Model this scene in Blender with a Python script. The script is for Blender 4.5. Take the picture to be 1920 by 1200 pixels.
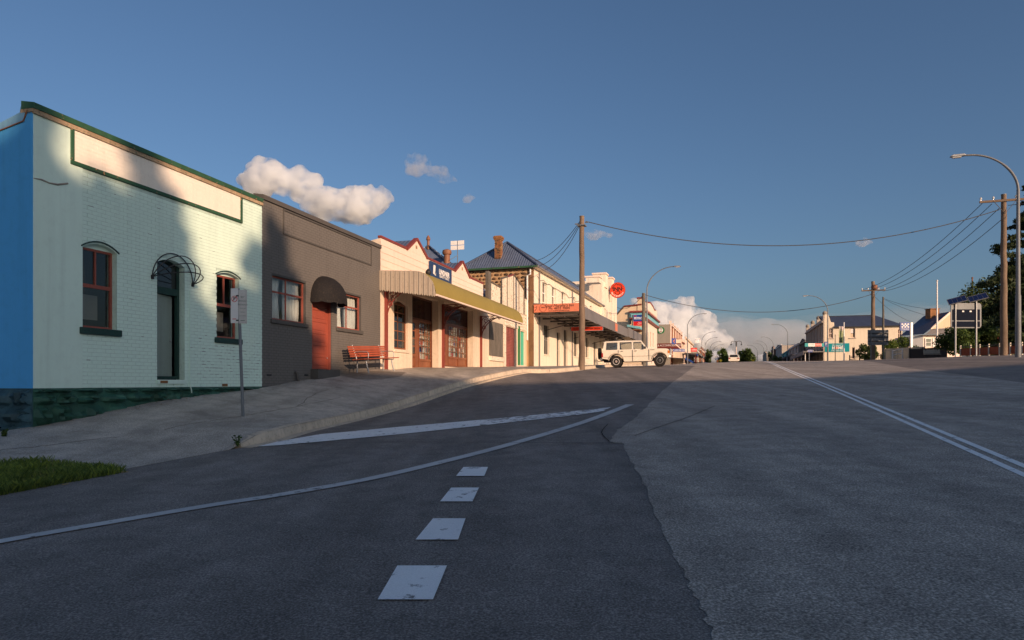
import bpy, bmesh, math, random
import numpy as np
from math import sin, cos, tan, pi, radians, atan, atan2, sqrt
from mathutils import Vector, Matrix

for _o in list(bpy.data.objects):
    bpy.data.objects.remove(_o)
SC = bpy.context.scene
COL = SC.collection

# ------------------------------------------------------------------ camera
F, CX, HY, EYE = 1280.0, 960.0, 718.0, 1.6
cam_data = bpy.data.cameras.new('camera')
cam_data.sensor_width = 36.0
cam_data.lens = 24.0
cam_data.shift_y = (HY - 600.0) / 1920.0
cam_data.clip_start = 0.1
cam_data.clip_end = 20000.0
cam = bpy.data.objects.new('camera', cam_data)
COL.objects.link(cam)
cam.location = (0, 0, EYE)
cam.rotation_euler = (pi / 2, 0, 0)
SC.camera = cam

# ------------------------------------------------------------------ light
TH = atan(415 / 1280)            # the street's bearing
THM = atan(353 / 1280)           # the near frontage's bearing
U = (sin(TH), cos(TH)); N = (cos(TH), -sin(TH))
SUN_EL = radians(14)
_a = radians(38)
SUNV = Vector((cos(THM) * cos(_a) - sin(THM) * sin(_a), -sin(THM) * cos(_a) - cos(THM) * sin(_a)))
SUNV.normalize()
SUN3 = Vector((SUNV.x * cos(SUN_EL), SUNV.y * cos(SUN_EL), sin(SUN_EL)))
sun_d = bpy.data.lights.new('sun', 'SUN')
sun_d.energy = 3.85
sun_d.angle = radians(0.53)
sun_d.color = (1.0, 0.68, 0.455)
sun = bpy.data.objects.new('sun', sun_d)
COL.objects.link(sun)
sun.rotation_euler = (-SUN3).to_track_quat('-Z', 'Y').to_euler()

world = bpy.data.worlds.new('World')
SC.world = world
world.use_nodes = True
_nt = world.node_tree
_bg = _nt.nodes['Background']
_sky = _nt.nodes.new('ShaderNodeTexSky')
_sky.sky_type = 'NISHITA'
_sky.sun_disc = False
_sky.sun_elevation = SUN_EL
_sky.sun_rotation = atan2(SUNV.x, SUNV.y)
_sky.altitude = 600
_sky.air_density = 1.0
_sky.dust_density = 4.2
_sky.ozone_density = 3.7
_nt.links.new(_sky.outputs[0], _bg.inputs[0])
_bg.inputs[1].default_value = 0.080

SC.view_settings.view_transform = 'Standard'
SC.view_settings.look = 'None'
SC.view_settings.exposure = 0.5
SC.view_settings.gamma = 1.0
SC.view_settings.use_curve_mapping = False
SC.render.engine = 'CYCLES'
SC.cycles.use_denoising = True
SC.cycles.max_bounces = 12
SC.cycles.diffuse_bounces = 3
SC.cycles.transparent_max_bounces = 16
SC.cycles.volume_bounces = 10
SC.cycles.sample_clamp_indirect = 4

# ------------------------------------------------------------------ helpers
def pix(px, py, Z):
    return Vector(((px - CX) / F * Z, Z, EYE + (HY - py) / F * Z))
def st(x, y): return (x * U[0] + y * U[1], x * N[0] + y * N[1])
def xy(s, t): return (s * U[0] + t * N[0], s * U[1] + t * N[1])

class MB:
    def __init__(self): self.v = []; self.f = []
    def add(self, vs, fs):
        n = len(self.v); self.v += [tuple(p) for p in vs]; self.f += [tuple(i + n for i in q) for q in fs]; return self
    def box(self, x0, x1, y0, y1, z0, z1):
        return self.add([(x0,y0,z0),(x1,y0,z0),(x1,y1,z0),(x0,y1,z0),(x0,y0,z1),(x1,y0,z1),(x1,y1,z1),(x0,y1,z1)],
                 [(0,3,2,1),(4,5,6,7),(0,1,5,4),(1,2,6,5),(2,3,7,6),(3,0,4,7)])
    def quad(self, *p): return self.add(p, [tuple(range(len(p)))])
    def prism(self, pts, d):
        n = len(pts); d = Vector(d); q = [Vector(p) for p in pts]
        self.add(q + [p + d for p in q], [tuple(range(n))[::-1], tuple(range(n, 2 * n))] +
                 [(i, (i + 1) % n, (i + 1) % n + n, i + n) for i in range(n)]); return self
    def xz(self, poly, y0, y1): return self.prism([(x, y0, z) for x, z in poly], (0, y1 - y0, 0))
    def yz(self, poly, x0, x1): return self.prism([(x0, y, z) for y, z in poly], (x1 - x0, 0, 0))
    def bar(self, a, b, w, h=None):
        a = Vector(a); b = Vector(b); h = h or w; d = (b - a).normalized()
        up = Vector((0, 0, 1)) if abs(d.z) < .95 else Vector((0, 1, 0))
        r = d.cross(up).normalized() * w / 2; q = r.cross(d).normalized() * h / 2
        return self.add([a-r-q, a+r-q, a+r+q, a-r+q, b-r-q, b+r-q, b+r+q, b-r+q],
                 [(0,1,2,3),(7,6,5,4),(0,4,5,1),(1,5,6,2),(2,6,7,3),(3,7,4,0)])
    def tube(self, pts, r, n=8, closed=False):
        pts = [Vector(p) for p in pts]; m = len(pts)
        rs = list(r) if hasattr(r, '__len__') else [r] * m
        prev = None; vs = []; fs = []
        for i, p in enumerate(pts):
            if closed: d = pts[(i + 1) % m] - pts[i - 1]
            else: d = pts[min(i + 1, m - 1)] - pts[max(i - 1, 0)]
            d.normalize()
            if prev is None:
                a = Vector((0, 0, 1)) if abs(d.z) < .9 else Vector((1, 0, 0))
                prev = d.cross(a).normalized()
            e = (prev - d * prev.dot(d)).normalized(); prev = e; g = d.cross(e)
            for k in range(n):
                an = 2 * pi * k / n
                vs.append(p + (e * cos(an) + g * sin(an)) * rs[i])
        for i in range(m if closed else m - 1):
            j = (i + 1) % m
            for k in range(n):
                fs.append((i*n+k, i*n+(k+1) % n, j*n+(k+1) % n, j*n+k))
        if not closed:
            fs.append(tuple(range(n))[::-1]); fs.append(tuple((m-1)*n+k for k in range(n)))
        return self.add(vs, fs)
    def lathe(self, prof, n=16, c=(0, 0, 0), axis='z'):
        vs = []; fs = []; c = Vector(c)
        for r, h in prof:
            for k in range(n):
                an = 2 * pi * k / n; a, b = r * cos(an), r * sin(an)
                vs.append(c + Vector((a, b, h) if axis == 'z' else (a, -h, b) if axis == 'y' else (h, a, b)))
        for i in range(len(prof) - 1):
            for k in range(n):
                fs.append((i*n+k, i*n+(k+1) % n, (i+1)*n+(k+1) % n, (i+1)*n+k))
        fs.append(tuple(range(n))[::-1]); fs.append(tuple((len(prof)-1)*n+k for k in range(n)))
        return self.add(vs, fs)
    def wall(self, x0, x1, z0, z1, holes=(), y=0.0, dep=.18):
        """front sheet facing -y with openings and their reveals"""
        xs = sorted({x0, x1} | {h[i] for h in holes for i in (0, 1)}); zs = sorted({z0, z1} | {h[i] for h in holes for i in (2, 3)})
        for a, b in zip(xs, xs[1:]):
            for c, d in zip(zs, zs[1:]):
                mx, mz = (a + b) / 2, (c + d) / 2
                if mx < x0 or mx > x1 or mz < z0 or mz > z1: continue
                if any(h[0] < mx < h[1] and h[2] < mz < h[3] for h in holes): continue
                self.quad((a, y, c), (b, y, c), (b, y, d), (a, y, d))
        for h in holes:
            a, b, c, d = h; Y = y + dep
            self.quad((a, y, c), (a, Y, c), (b, Y, c), (b, y, c)); self.quad((a, y, d), (b, y, d), (b, Y, d), (a, Y, d))
            self.quad((a, y, c), (a, y, d), (a, Y, d), (a, Y, c)); self.quad((b, y, c), (b, Y, c), (b, Y, d), (b, y, d))
        return self
    def build(self, name, mat, parent=None, smooth=None, bev=0, loc=None, rot=None):
        me = bpy.data.meshes.new(name)
        me.from_pydata(self.v, [], self.f)
        me.materials.append(M(mat))
        if smooth:
            me.polygons.foreach_set('use_smooth', [True] * len(me.polygons))
            me.set_sharp_from_angle(angle=radians(smooth))
        me.update()
        return link(name, me, parent, bev, loc, rot)
def link(name, me, parent=None, bev=0, loc=None, rot=None):
    o = bpy.data.objects.new(name, me); COL.objects.link(o)
    if parent is not None: o.parent = parent
    if bev:
        m = o.modifiers.new('bevel', 'BEVEL'); m.width = bev; m.segments = 2; m.limit_method = 'ANGLE'; m.angle_limit = radians(40)
    if loc is not None: o.location = loc
    if rot is not None: o.rotation_euler = rot
    return o
def tag(o, label, cat, group=None):
    o['label'] = label; o['category'] = cat
    if group: o['group'] = group
    return o
def thing(name, label, cat, loc=(0, 0, 0), rz=0.0, group=None):
    o = bpy.data.objects.new(name, None); COL.objects.link(o)
    o.location = loc; o.rotation_euler = (0, 0, rz); o.empty_display_size = .2
    return tag(o, label, cat, group)
def dup(root, loc, rz, label=None):
    def cp(o, par):
        c = o.copy(); COL.objects.link(c); c.parent = par
        for ch in o.children: cp(ch, c)
        return c
    r = cp(root, None); r.location = loc; r.rotation_euler = (0, 0, rz)
    if label: r['label'] = label
    return r
def text(s, size, mat, parent, loc, rot=(pi / 2, 0, 0), align='CENTER', ext=.004, name='lettering', sx=1.0, shear=0.0, bold=0.0):
    c = bpy.data.curves.new(name, 'FONT'); c.body = s; c.size = size; c.align_x = align; c.align_y = 'CENTER'; c.extrude = ext
    c.resolution_u = 3; c.shear = shear; c.offset = bold
    t = bpy.data.objects.new('tmp', c); COL.objects.link(t)
    dg = bpy.context.evaluated_depsgraph_get()
    me = bpy.data.meshes.new_from_object(t.evaluated_get(dg)); me.name = name
    bpy.data.objects.remove(t); me.materials.clear(); me.materials.append(M(mat))
    o = link(name, me, parent, 0, loc, rot); o.scale = (sx, 1, 1); o['kind'] = 'stuff'
    return o

# ------------------------------------------------------------------ materials
MATS = {}
def M(k):
    if k in MATS: return MATS[k]
    raise KeyError(k)
def srgb(r, g, b):
    f = lambda c: ((c / 255 + .055) / 1.055) ** 2.4 if c > 10 else c / 255 / 12.92
    return (f(r), f(g), f(b))
def base(k, col, rough=.7, metal=0.0, spec=.4):
    m = bpy.data.materials.new(k); m.use_nodes = True; MATS[k] = m
    b = m.node_tree.nodes['Principled BSDF']
    b.inputs['Base Color'].default_value = (*col, 1); b.inputs['Roughness'].default_value = rough
    b.inputs['Metallic'].default_value = metal; b.inputs['Specular IOR Level'].default_value = spec
    return m, m.node_tree, b
def nd(nt, t, **kw):
    n = nt.nodes.new('ShaderNode' + t)
    for a, v in kw.items():
        if a.startswith('i_'): n.inputs[a[2:].replace('_', ' ')].default_value = v
        else: setattr(n, a, v)
    return n
def noise(nt, co, scale, det=4, rough=.55):
    n = nd(nt, 'TexNoise'); n.inputs['Scale'].default_value = scale; n.inputs['Detail'].default_value = det; n.inputs['Roughness'].default_value = rough
    nt.links.new(co, n.inputs['Vector']); return n.outputs['Fac']
def ramp(nt, src, stops):
    r = nd(nt, 'ValToRGB'); e = r.color_ramp.elements
    while len(e) < len(stops): e.new(.5)
    for x, (p, c) in zip(e, stops): x.position = p; x.color = (*c, 1) if len(c) == 3 else c
    nt.links.new(src, r.inputs[0]); return r.outputs[0]
def mixc(nt, fac, a, b, mode='MIX'):
    m = nd(nt, 'MixRGB', blend_type=mode)
    for s, v in ((m.inputs[0], fac), (m.inputs[1], a), (m.inputs[2], b)):
        if isinstance(v, (int, float)): s.default_value = v
        elif isinstance(v, tuple): s.default_value = (*v, 1)
        else: nt.links.new(v, s)
    return m.outputs[0]
def bump(nt, b, h, st_=.3, dist=.01):
    n = nd(nt, 'Bump'); n.inputs['Strength'].default_value = st_; n.inputs['Distance'].default_value = dist
    nt.links.new(h, n.inputs['Height']); nt.links.new(n.outputs[0], b.inputs['Normal'])
def paint(k, col, var=.12, sc=1.5, rough=.65, dirt=.25, dcol=(.16, .12, .08), bmp=.15, flake=None, metal=0, spec=.35, fl=.63):
    """painted or plain surface: uneven tone, grime in patches, fine relief, optional flaking"""
    m, nt, b = base(k, col, rough, metal, spec)
    tc = nd(nt, 'TexCoord').outputs['Object']
    mp = nd(nt, 'Mapping'); nt.links.new(tc, mp.inputs[0]); mp.inputs['Scale'].default_value = (1, 1, .45)
    n1 = noise(nt, mp.outputs[0], sc, 6, .6); n2 = noise(nt, tc, sc * 7, 5, .65); n3 = noise(nt, tc, sc * 40, 3)
    lo = tuple(c * (1 - var) for c in col); hi = tuple(min(c * (1 + var), 1) for c in col)
    c = ramp(nt, n1, [(.3, lo), (.7, hi)])
    d = ramp(nt, n2, [(.5, (0, 0, 0)), (.78, (dirt,) * 3)])
    c = mixc(nt, d, c, dcol)
    ms = nd(nt, 'Mapping'); nt.links.new(tc, ms.inputs[0]); ms.inputs['Scale'].default_value = (5, 5, .22)
    sk = noise(nt, ms.outputs[0], 1.0, 5, .6)      # rain streaks running down the face
    c = mixc(nt, ramp(nt, sk, [(.50, (0, 0, 0)), (.80, (min(dirt * 1.5, .6),) * 3)]), c, tuple(x * .45 for x in col))
    if flake:
        fm = ramp(nt, n2, [(fl, (0, 0, 0)), (fl + .02, (1, 1, 1))])
        c = mixc(nt, fm, c, flake)
    nt.links.new(c, b.inputs['Base Color'])
    bump(nt, b, n3, bmp, .01)
    return m
def asphalt(k, col, agg=.5, sc=90, patch=.25, spk=.6):
    m, nt, b = base(k, col, .85, 0, .3)
    tc = nd(nt, 'TexCoord').outputs['Object']
    v = nd(nt, 'TexVoronoi'); v.inputs['Scale'].default_value = sc; nt.links.new(tc, v.inputs['Vector'])
    big = noise(nt, tc, .35, 6, .6); mid = noise(nt, tc, 2.2, 5, .6); fin = noise(nt, tc, sc * .8, 3, .6)
    # long wear streaks along the lanes
    mp = nd(nt, 'Mapping'); mp.inputs['Rotation'].default_value = (0, 0, TH); mp.inputs['Scale'].default_value = (1.1, .07, 1)
    nt.links.new(tc, mp.inputs[0]); lane = noise(nt, mp.outputs[0], 1.0, 4, .55)
    c = ramp(nt, big, [(.3, tuple(x * (1 - patch) for x in col)), (.7, tuple(x * (1 + patch) for x in col))])
    c = mixc(nt, .7, c, ramp(nt, lane, [(.35, (.72,) * 3), (.65, (1.18,) * 3)]), 'MULTIPLY')
    c = mixc(nt, .8, c, ramp(nt, mid, [(.35, (.78,) * 3), (.65, (1.16,) * 3)]), 'MULTIPLY')
    stn = noise(nt, tc, .9, 3, .5); c = mixc(nt, 1.0, c, ramp(nt, stn, [(.66, (1, 1, 1)), (.76, (.72, .72, .73))]), 'MULTIPLY')      # oil stains
    c = mixc(nt, agg, c, ramp(nt, fin, [(.3, (.35,) * 3), (.5, (.9,) * 3), (.72, (2.1,) * 3)]), 'MULTIPLY')
    wn = nd(nt, 'SeparateColor'); nt.links.new(v.outputs['Color'], wn.inputs[0])
    sp = ramp(nt, wn.outputs[0], [(.955, (0, 0, 0)), (.985, (spk,) * 3)])
    c = mixc(nt, sp, c, (.30, .28, .25))
    nt.links.new(c, b.inputs['Base Color'])
    ad = nd(nt, 'Math', operation='ADD'); nt.links.new(fin, ad.inputs[0]); nt.links.new(v.outputs['Distance'], ad.inputs[1])
    bump(nt, b, ad.outputs[0], .5, .012)
    return m
def glassy(k, col=(.012, .014, .016), rough=.04):
    m, nt, b = base(k, col, rough, 0, .8)
    tc = nd(nt, 'TexCoord').outputs['Object']; bump(nt, b, noise(nt, tc, 1.6, 2), .05, .05)
    return m
def clear_glass(k, tint=(.9, .93, .93)):
    m = bpy.data.materials.new(k); m.use_nodes = True; m.use_transparent_shadow = True; MATS[k] = m; nt = m.node_tree; nt.nodes.clear()
    o = nd(nt, 'OutputMaterial'); mx = nd(nt, 'MixShader'); t = nd(nt, 'BsdfTransparent'); g = nd(nt, 'BsdfGlossy'); lw_ = nd(nt, 'LayerWeight'); lw_.inputs[0].default_value = .5; pw = nd(nt, 'Math', operation='POWER'); pw.inputs[1].default_value = 5; nt.links.new(lw_.outputs['Facing'], pw.inputs[0]); fr = nd(nt, 'Math', operation='MULTIPLY_ADD'); fr.inputs[1].default_value = .9; fr.inputs[2].default_value = .05; nt.links.new(pw.outputs[0], fr.inputs[0])
    t.inputs[0].default_value = (*tint, 1); g.inputs['Roughness'].default_value = .03
    nt.links.new(fr.outputs[0], mx.inputs[0]); nt.links.new(t.outputs[0], mx.inputs[1]); nt.links.new(g.outputs[0], mx.inputs[2]); nt.links.new(mx.outputs[0], o.inputs[0])
def leafmat(k, col, hue=.06, trans=.25):
    m, nt, b = base(k, col, .6, 0, .25)
    g = nd(nt, 'NewGeometry'); r = g.outputs['Random Per Island']
    tc = nd(nt, 'TexCoord').outputs['Object']; n = noise(nt, tc, .9, 3)
    c = ramp(nt, r, [(0, tuple(x * .55 for x in col)), (.6, col), (1, (col[0] * 1.9, col[1] * 1.5, col[2] * .9))])
    c = mixc(nt, .8, c, ramp(nt, n, [(.35, (.6,) * 3), (.65, (1.3,) * 3)]), 'MULTIPLY')
    nt.links.new(c, b.inputs['Base Color'])
    tr = nd(nt, 'BsdfTranslucent'); nt.links.new(c, tr.inputs[0]); mx = nd(nt, 'MixShader'); mx.inputs[0].default_value = trans
    nt.links.new(b.outputs[0], mx.inputs[1]); nt.links.new(tr.outputs[0], mx.inputs[2]); nt.links.new(mx.outputs[0], nt.nodes['Material Output'].inputs[0])
def corrug(k, col, pitch=.076, axis=0, rough=.45, metal=.3, dirt=.25):
    m = paint(k, col, .12, .8, rough, dirt, bmp=.05, metal=metal); nt = m.node_tree; b = nt.nodes['Principled BSDF']
    w = nd(nt, 'TexWave', wave_type='BANDS', bands_direction='XYZ'[axis], wave_profile='SIN'); w.inputs['Scale'].default_value = 1 / pitch / pi * .5 * 2 * pi / 20 * 10 / pi * pi / pi
    w.inputs['Scale'].default_value = .314 / pitch
    tc = nd(nt, 'TexCoord').outputs['Object']; nt.links.new(tc, w.inputs['Vector'])
    bump(nt, b, w.outputs['Fac'], .9, .03)

paint('mint', srgb(216, 238, 224), .05, .8, .6, .10, (.20, .24, .20), .2, flake=srgb(150, 110, 85), fl=.755)
paint('mint_smooth', srgb(216, 237, 223), .05, .6, .6, .12, (.25, .29, .25), .12)
paint('mint_joint', srgb(190, 212, 199), .12, 2, .7, .4, (.16, .17, .14))
paint('sign_white', srgb(236, 226, 212), .04, .8, .6, .10, (.4, .3, .2), .2, flake=srgb(190, 120, 85), fl=.785)
paint('green_trim', srgb(46, 84, 60), .22, 1.5, .6, .25, flake=srgb(186, 136, 100), fl=.655)
paint('green_dark', srgb(30, 62, 56), .12, 2, .55, .2)
paint('bare_timber', srgb(168, 144, 116), .3, 2.5, .8, .8, (.06, .07, .05), .4, flake=srgb(52, 84, 62), fl=.62)
paint('blue_wall', srgb(82, 168, 228), .06, .7, .6, .12, (.03, .08, .16), .3)
paint('blue_pale', srgb(118, 165, 195), .08, 1, .6, .2)
paint('plinth', srgb(50, 92, 78), .45, 3.0, .55, .5, (.02, .03, .03), .6, flake=srgb(150, 130, 118), fl=.735)
paint('plinth_blue', srgb(52, 82, 92), .45, 3.0, .55, .5, (.02, .03, .03), .6, flake=srgb(130, 118, 112), fl=.715)
paint('grey_wall', srgb(108, 103, 98), .07, 1, .6, .12, (.05, .05, .05), .25)
paint('grey_joint', srgb(80, 79, 77), .1, 2, .7, .3)
paint('grey_trim', srgb(84, 80, 76), .06, 1, .6, .15)
paint('red_trim', srgb(150, 80, 66), .12, 3, .5, .2, (.1, .04, .03))
paint('red_door', srgb(158, 78, 60), .10, 2, .45, .18, (.12, .04, .03))
paint('red_dark', srgb(132, 62, 54), .15, 2, .5, .3, (.06, .03, .03))
paint('door_pale', srgb(140, 152, 142), .08, 1, .5, .2)
paint('curtain', srgb(222, 216, 208), .1, 4, .9, .15, (.4, .35, .3))
paint('canvas_black', srgb(25, 23, 24), .15, 3, .85, .2)
paint('cream_board', srgb(236, 212, 196), .05, .7, .6, .14, (.35, .25, .16), .2)
paint('cream_render', srgb(220, 202, 180), .08, .9, .75, .35, (.30, .22, .15), .3)
paint('tan_render', srgb(214, 190, 160), .05, .9, .75, .16, (.30, .22, .15), .3)
paint('white_peel', srgb(226, 212, 192), .12, 1.2, .7, .45, (.30, .22, .15), .4, flake=srgb(120, 92, 68), fl=.60)
paint('white_wall', srgb(234, 220, 200), .07, .8, .7, .35, (.35, .26, .18), .3)
paint('olive', srgb(150, 132, 66), .06, .8, .6, .15, (.12, .1, .04))
paint('awning_grey', srgb(184, 170, 152), .1, 1.2, .55, .3, (.2, .17, .13))
paint('varnish', srgb(134, 80, 52), .2, 3, .35, .25, (.08, .03, .02), .15)
paint('varnish_dark', srgb(96, 50, 34), .2, 3, .35, .25, (.04, .02, .02), .15)
paint('navy', srgb(40, 62, 100), .06, 1, .45, .1)
paint('letter_white', srgb(230, 226, 222), .04, 2, .5, .08)
paint('letter_black', srgb(26, 24, 26), .1, 2, .5, .05)
paint('letter_grey', srgb(84, 96, 100), .1, 2, .5, .05)
paint('sign_orange', srgb(214, 126, 96), .06, 1, .5, .12, (.3, .1, .06))
paint('sign_red', srgb(214, 62, 34), .06, 1, .45, .12)
paint('signal_red', srgb(206, 30, 28), .06, 1, .45, .1)
paint('sign_blue', srgb(28, 66, 142), .06, 1, .45, .1)
paint('sign_teal', srgb(0, 140, 150), .05, 1, .45, .1)
paint('sign_green', srgb(24, 110, 58), .08, 1, .45, .1)
paint('sign_yellow', srgb(224, 190, 40), .06, 1, .5, .1)
paint('rust_orange', srgb(136, 92, 68), .2, 2, .6, .4)
paint('fascia_grey', srgb(118, 114, 114), .1, .7, .6, .3, (.1, .08, .07))
paint('steel', srgb(160, 162, 164), .1, 3, .45, .25, metal=.6)
paint('steel_dull', srgb(118, 122, 126), .1, 3, .6, .3, metal=.15)
paint('steel_dark', srgb(52, 52, 54), .1, 3, .55, .2, metal=.3)
paint('timber_pole', srgb(122, 104, 88), .25, 2, .9, .5, (.07, .05, .04), .8)
paint('timber_grey', srgb(104, 98, 90), .25, 2, .9, .5, (.05, .04, .04), .8)
paint('bench_slat', srgb(170, 84, 56), .12, 3, .45, .15, (.2, .06, .04))
paint('wire', srgb(70, 74, 80), .05, 1, .6, .1)
paint('brick_old', srgb(142, 98, 62), .3, 3, .85, .5, (.12, .06, .04), .6)
paint('stone_brown', srgb(132, 98, 70), .35, 2.2, .9, .5, (.06, .04, .03), .8)
paint('stone_dark', srgb(84, 66, 52), .35, 2.2, .9, .5, (.04, .03, .03), .8)
paint('mortar', srgb(186, 152, 114), .15, 2, .9, .3)
paint('kerb', srgb(205, 188, 166), .15, 1.5, .85, .55, (.10, .08, .06), .5)
paint('gutter', srgb(150, 136, 118), .2, 1.5, .85, .55, (.10, .08, .06), .5)
paint('soil', srgb(112, 100, 78), .2, .5, .95, .4, (.08, .07, .04), .5)
paint('straw', srgb(170, 150, 104), .2, 3, .9, .2)
paint('rubber', srgb(34, 32, 31), .25, 6, .9, .5, (.14, .11, .08), .4)
paint('car_white', srgb(226, 216, 198), .03, 1, .32, .12, (.4, .32, .24), .02, spec=.6)
paint('car_trim', srgb(36, 36, 38), .1, 3, .5, .3)
paint('lens_red', srgb(150, 24, 20), .1, 3, .25, .1, spec=.6)
paint('lens_amber', srgb(214, 120, 30), .1, 3, .25, .1, spec=.6)
paint('lens_clear', srgb(190, 190, 186), .1, 3, .15, .1, spec=.8)
paint('solar', srgb(24, 36, 78), .1, 4, .2, .1, spec=.7)
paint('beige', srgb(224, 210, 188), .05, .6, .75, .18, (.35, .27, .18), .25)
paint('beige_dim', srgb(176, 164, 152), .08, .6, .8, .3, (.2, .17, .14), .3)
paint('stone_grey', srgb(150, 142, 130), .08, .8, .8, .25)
paint('brown_wall', srgb(132, 82, 56), .12, 1, .8, .3)
paint('maroon', srgb(112, 44, 36), .12, 1, .6, .2)
paint('aqua_trim', srgb(120, 180, 190), .06, 1, .6, .2)
paint('teal_shop', srgb(40, 148, 152), .08, 1, .6, .2)
paint('red_roof', srgb(150, 56, 40), .12, 1, .7, .2)
paint('dark_wall', srgb(78, 70, 66), .12, 1, .8, .3)
paint('green_door', srgb(72, 180, 150), .06, 1, .5, .15)
paint('roller_red', srgb(150, 84, 78), .3, 3, .6, .5, (.28, .22, .18), .3)
paint('rope', srgb(206, 196, 178), .1, 2, .8, .2)
paint('fence_brick', srgb(150, 78, 52), .2, 2, .85, .3)
paint('fence_dark', srgb(58, 54, 52), .2, 2, .85, .3)
paint('fence_pale', srgb(190, 178, 156), .1, 1.2, .8, .3)
corrug('roof_blue', srgb(108, 120, 142), .20, 0)
corrug('roof_blue_y', srgb(108, 120, 142), .20, 1)
corrug('roof_slate', srgb(76, 86, 108), .10, 0)
corrug('tin_grey', srgb(150, 146, 142), .10, 0)
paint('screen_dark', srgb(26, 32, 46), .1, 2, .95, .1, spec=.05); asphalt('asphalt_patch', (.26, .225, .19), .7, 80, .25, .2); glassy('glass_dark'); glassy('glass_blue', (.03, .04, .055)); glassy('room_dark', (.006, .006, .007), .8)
clear_glass('glass_clear')
asphalt('asphalt_dark', (.215, .190, .172), .9, 80, .14, .8)
asphalt('asphalt_light', (.395, .345, .295), 1.0, 70, .10, .15)
asphalt('asphalt_path', (.43, .38, .325), .7, 70, .22, .1)
leafmat('leaf_dark', (.075, .115, .04)); leafmat('leaf_mid', (.07, .12, .034)); leafmat('leaf_bright', (.10, .16, .035)); leafmat('grass', (.14, .21, .05), trans=.35)
leafmat('leaf_dry', (.24, .19, .09)); leafmat('needle', (.045, .07, .03))
def worn(k, wear=.62, lo=.84, hi=.93):
    m, nt, b = base(k, (.55, .55, .54), .7, 0, .3)
    tc = nd(nt, 'TexCoord').outputs['Object']
    n2 = noise(nt, tc, 5, 6, .7); n3 = noise(nt, tc, 90, 3, .6); n4 = noise(nt, tc, 1.3, 4)
    c = ramp(nt, n4, [(.3, (lo, lo, lo)), (.7, (hi, hi, hi * .98))])
    c = mixc(nt, .5, c, ramp(nt, n3, [(.3, (.75,) * 3), (.6, (1.05,) * 3)]), 'MULTIPLY')
    f = ramp(nt, n2, [(wear, (0, 0, 0)), (wear + .06, (.9,) * 3)])
    c = mixc(nt, f, c, (.11, .10, .10)); nt.links.new(c, b.inputs['Base Color']); bump(nt, b, n3, .4, .01)
worn('road_paint', .585); worn('road_paint_worn', .505); worn('road_paint_dim', .60, .50, .62)
# ------------------------------------------------------------------ ground shape
def prof(pts):
    xs = [p[0] for p in pts]; ys = [p[1] for p in pts]; n = len(xs)
    d = [(ys[i+1]-ys[i])/(xs[i+1]-xs[i]) for i in range(n-1)]
    m = [d[0]] + [0 if d[i-1]*d[i] <= 0 else 2*d[i-1]*d[i]/(d[i-1]+d[i]) for i in range(1, n-1)] + [d[-1]]
    def f(x):
        if x <= xs[0]: return ys[0] + d[0]*(x-xs[0])
        if x >= xs[-1]: return ys[-1]
        i = 0
        while x > xs[i+1]: i += 1
        h = xs[i+1]-xs[i]; u = (x-xs[i])/h
        return ((1+2*u)*(1-u)**2*ys[i] + u*(1-u)**2*h*m[i] + u*u*(3-2*u)*ys[i+1] + u*u*(u-1)*h*m[i+1])
    return f
pL = prof([(-40,-3.2),(0,-1.55),(5,-1.2),(10,-.87),(13.3,-.43),(17.3,-.11),(20.1,.2),(25.3,.6),(39.1,.98),(51.9,1.3),(60,1.5),(70,1.7),(80,1.9),(100,2.2),(115,2.42),(140,2.6),(300,2.6),(900,0)])
pK = prof([(-40,-3.2),(0,-1.72),(5,-1.5),(10.9,-1.22),(16,-1.03),(20.7,-.73),(26.8,-.18),(34.8,.48),(43.5,.85),(48,1.02),(57,1.35),(67,1.6),(80,1.87),(100,2.2),(115,2.4),(140,2.6),(300,2.6),(900,0)])
pM = prof([(-40,-3.2),(0,-1.65),(10,-1.12),(20,-.60),(32.7,.10),(40,.65),(48,1.15),(57,1.45),(67,1.85),(78,2.2),(89,2.5),(115,3.0),(140,3.2),(300,3.1),(900,0)])
pC = prof([(-40,-3.1),(0,-1.6),(10,-1.08),(20,-.56),(32.7,.07),(45,.66),(56,1.22),(67,1.8),(78,2.27),(89,2.66),(115,3.25),(140,3.4),(300,3.2),(900,0)])
pR = prof([(-40,-2.0),(0,-1.3),(20,-.2),(35,.75),(52.8,1.8),(57,1.95),(75,2.3),(89,2.5),(115,2.9),(140,3.1),(300,3.1),(900,0)])
tkf = prof([(-40,-9.0),(6,-9.0),(10.9,-8.75),(13.5,-9.35),(16.5,-9.8),(20,-10.2),(25,-10.5),(30,-10.6),(34.8,-10.6),(37,-9.5),(40,-9.3),(80,-9.6),(300,-9.6),(900,-9.6)])
def tff(s): return -13.27 - .0445 * (min(max(s, 10), 40) - 10)
def kst(s): return .20 * min(max((s - 10.3) / .8, 0), 1)
def lerp(a, b, u): return a + (b - a) * u
def H(s, t):
    c = [(-60, pL(s) - 5), (-17, pL(s) - .65), (-13.3, pL(s)), (-10, pK(s)), (-3, pM(s)), (3.4, pC(s)), (16, pR(s)), (40, pR(s) + .4), (150, pR(s) + 2)]
    if s > 30: c[0] = (-60, pL(s)); c[1] = (-17, pL(s))
    if t <= c[0][0]: return c[0][1] + EYE
    if t >= c[-1][0]: return c[-1][1] + EYE
    for (a, va), (b, vb) in zip(c, c[1:]):
        if t <= b: return lerp(va, vb, (t - a) / (b - a)) + EYE
def HF(s, t):
    tk, tf = tkf(s), tff(s)
    if t < tf: return EYE + pL(s) + (.2 * (t - tf) if s < 10.6 else 0)
    return EYE + lerp(pL(s), H(s, tk) - EYE + kst(s), (t - tf) / (tk - tf))
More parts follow.
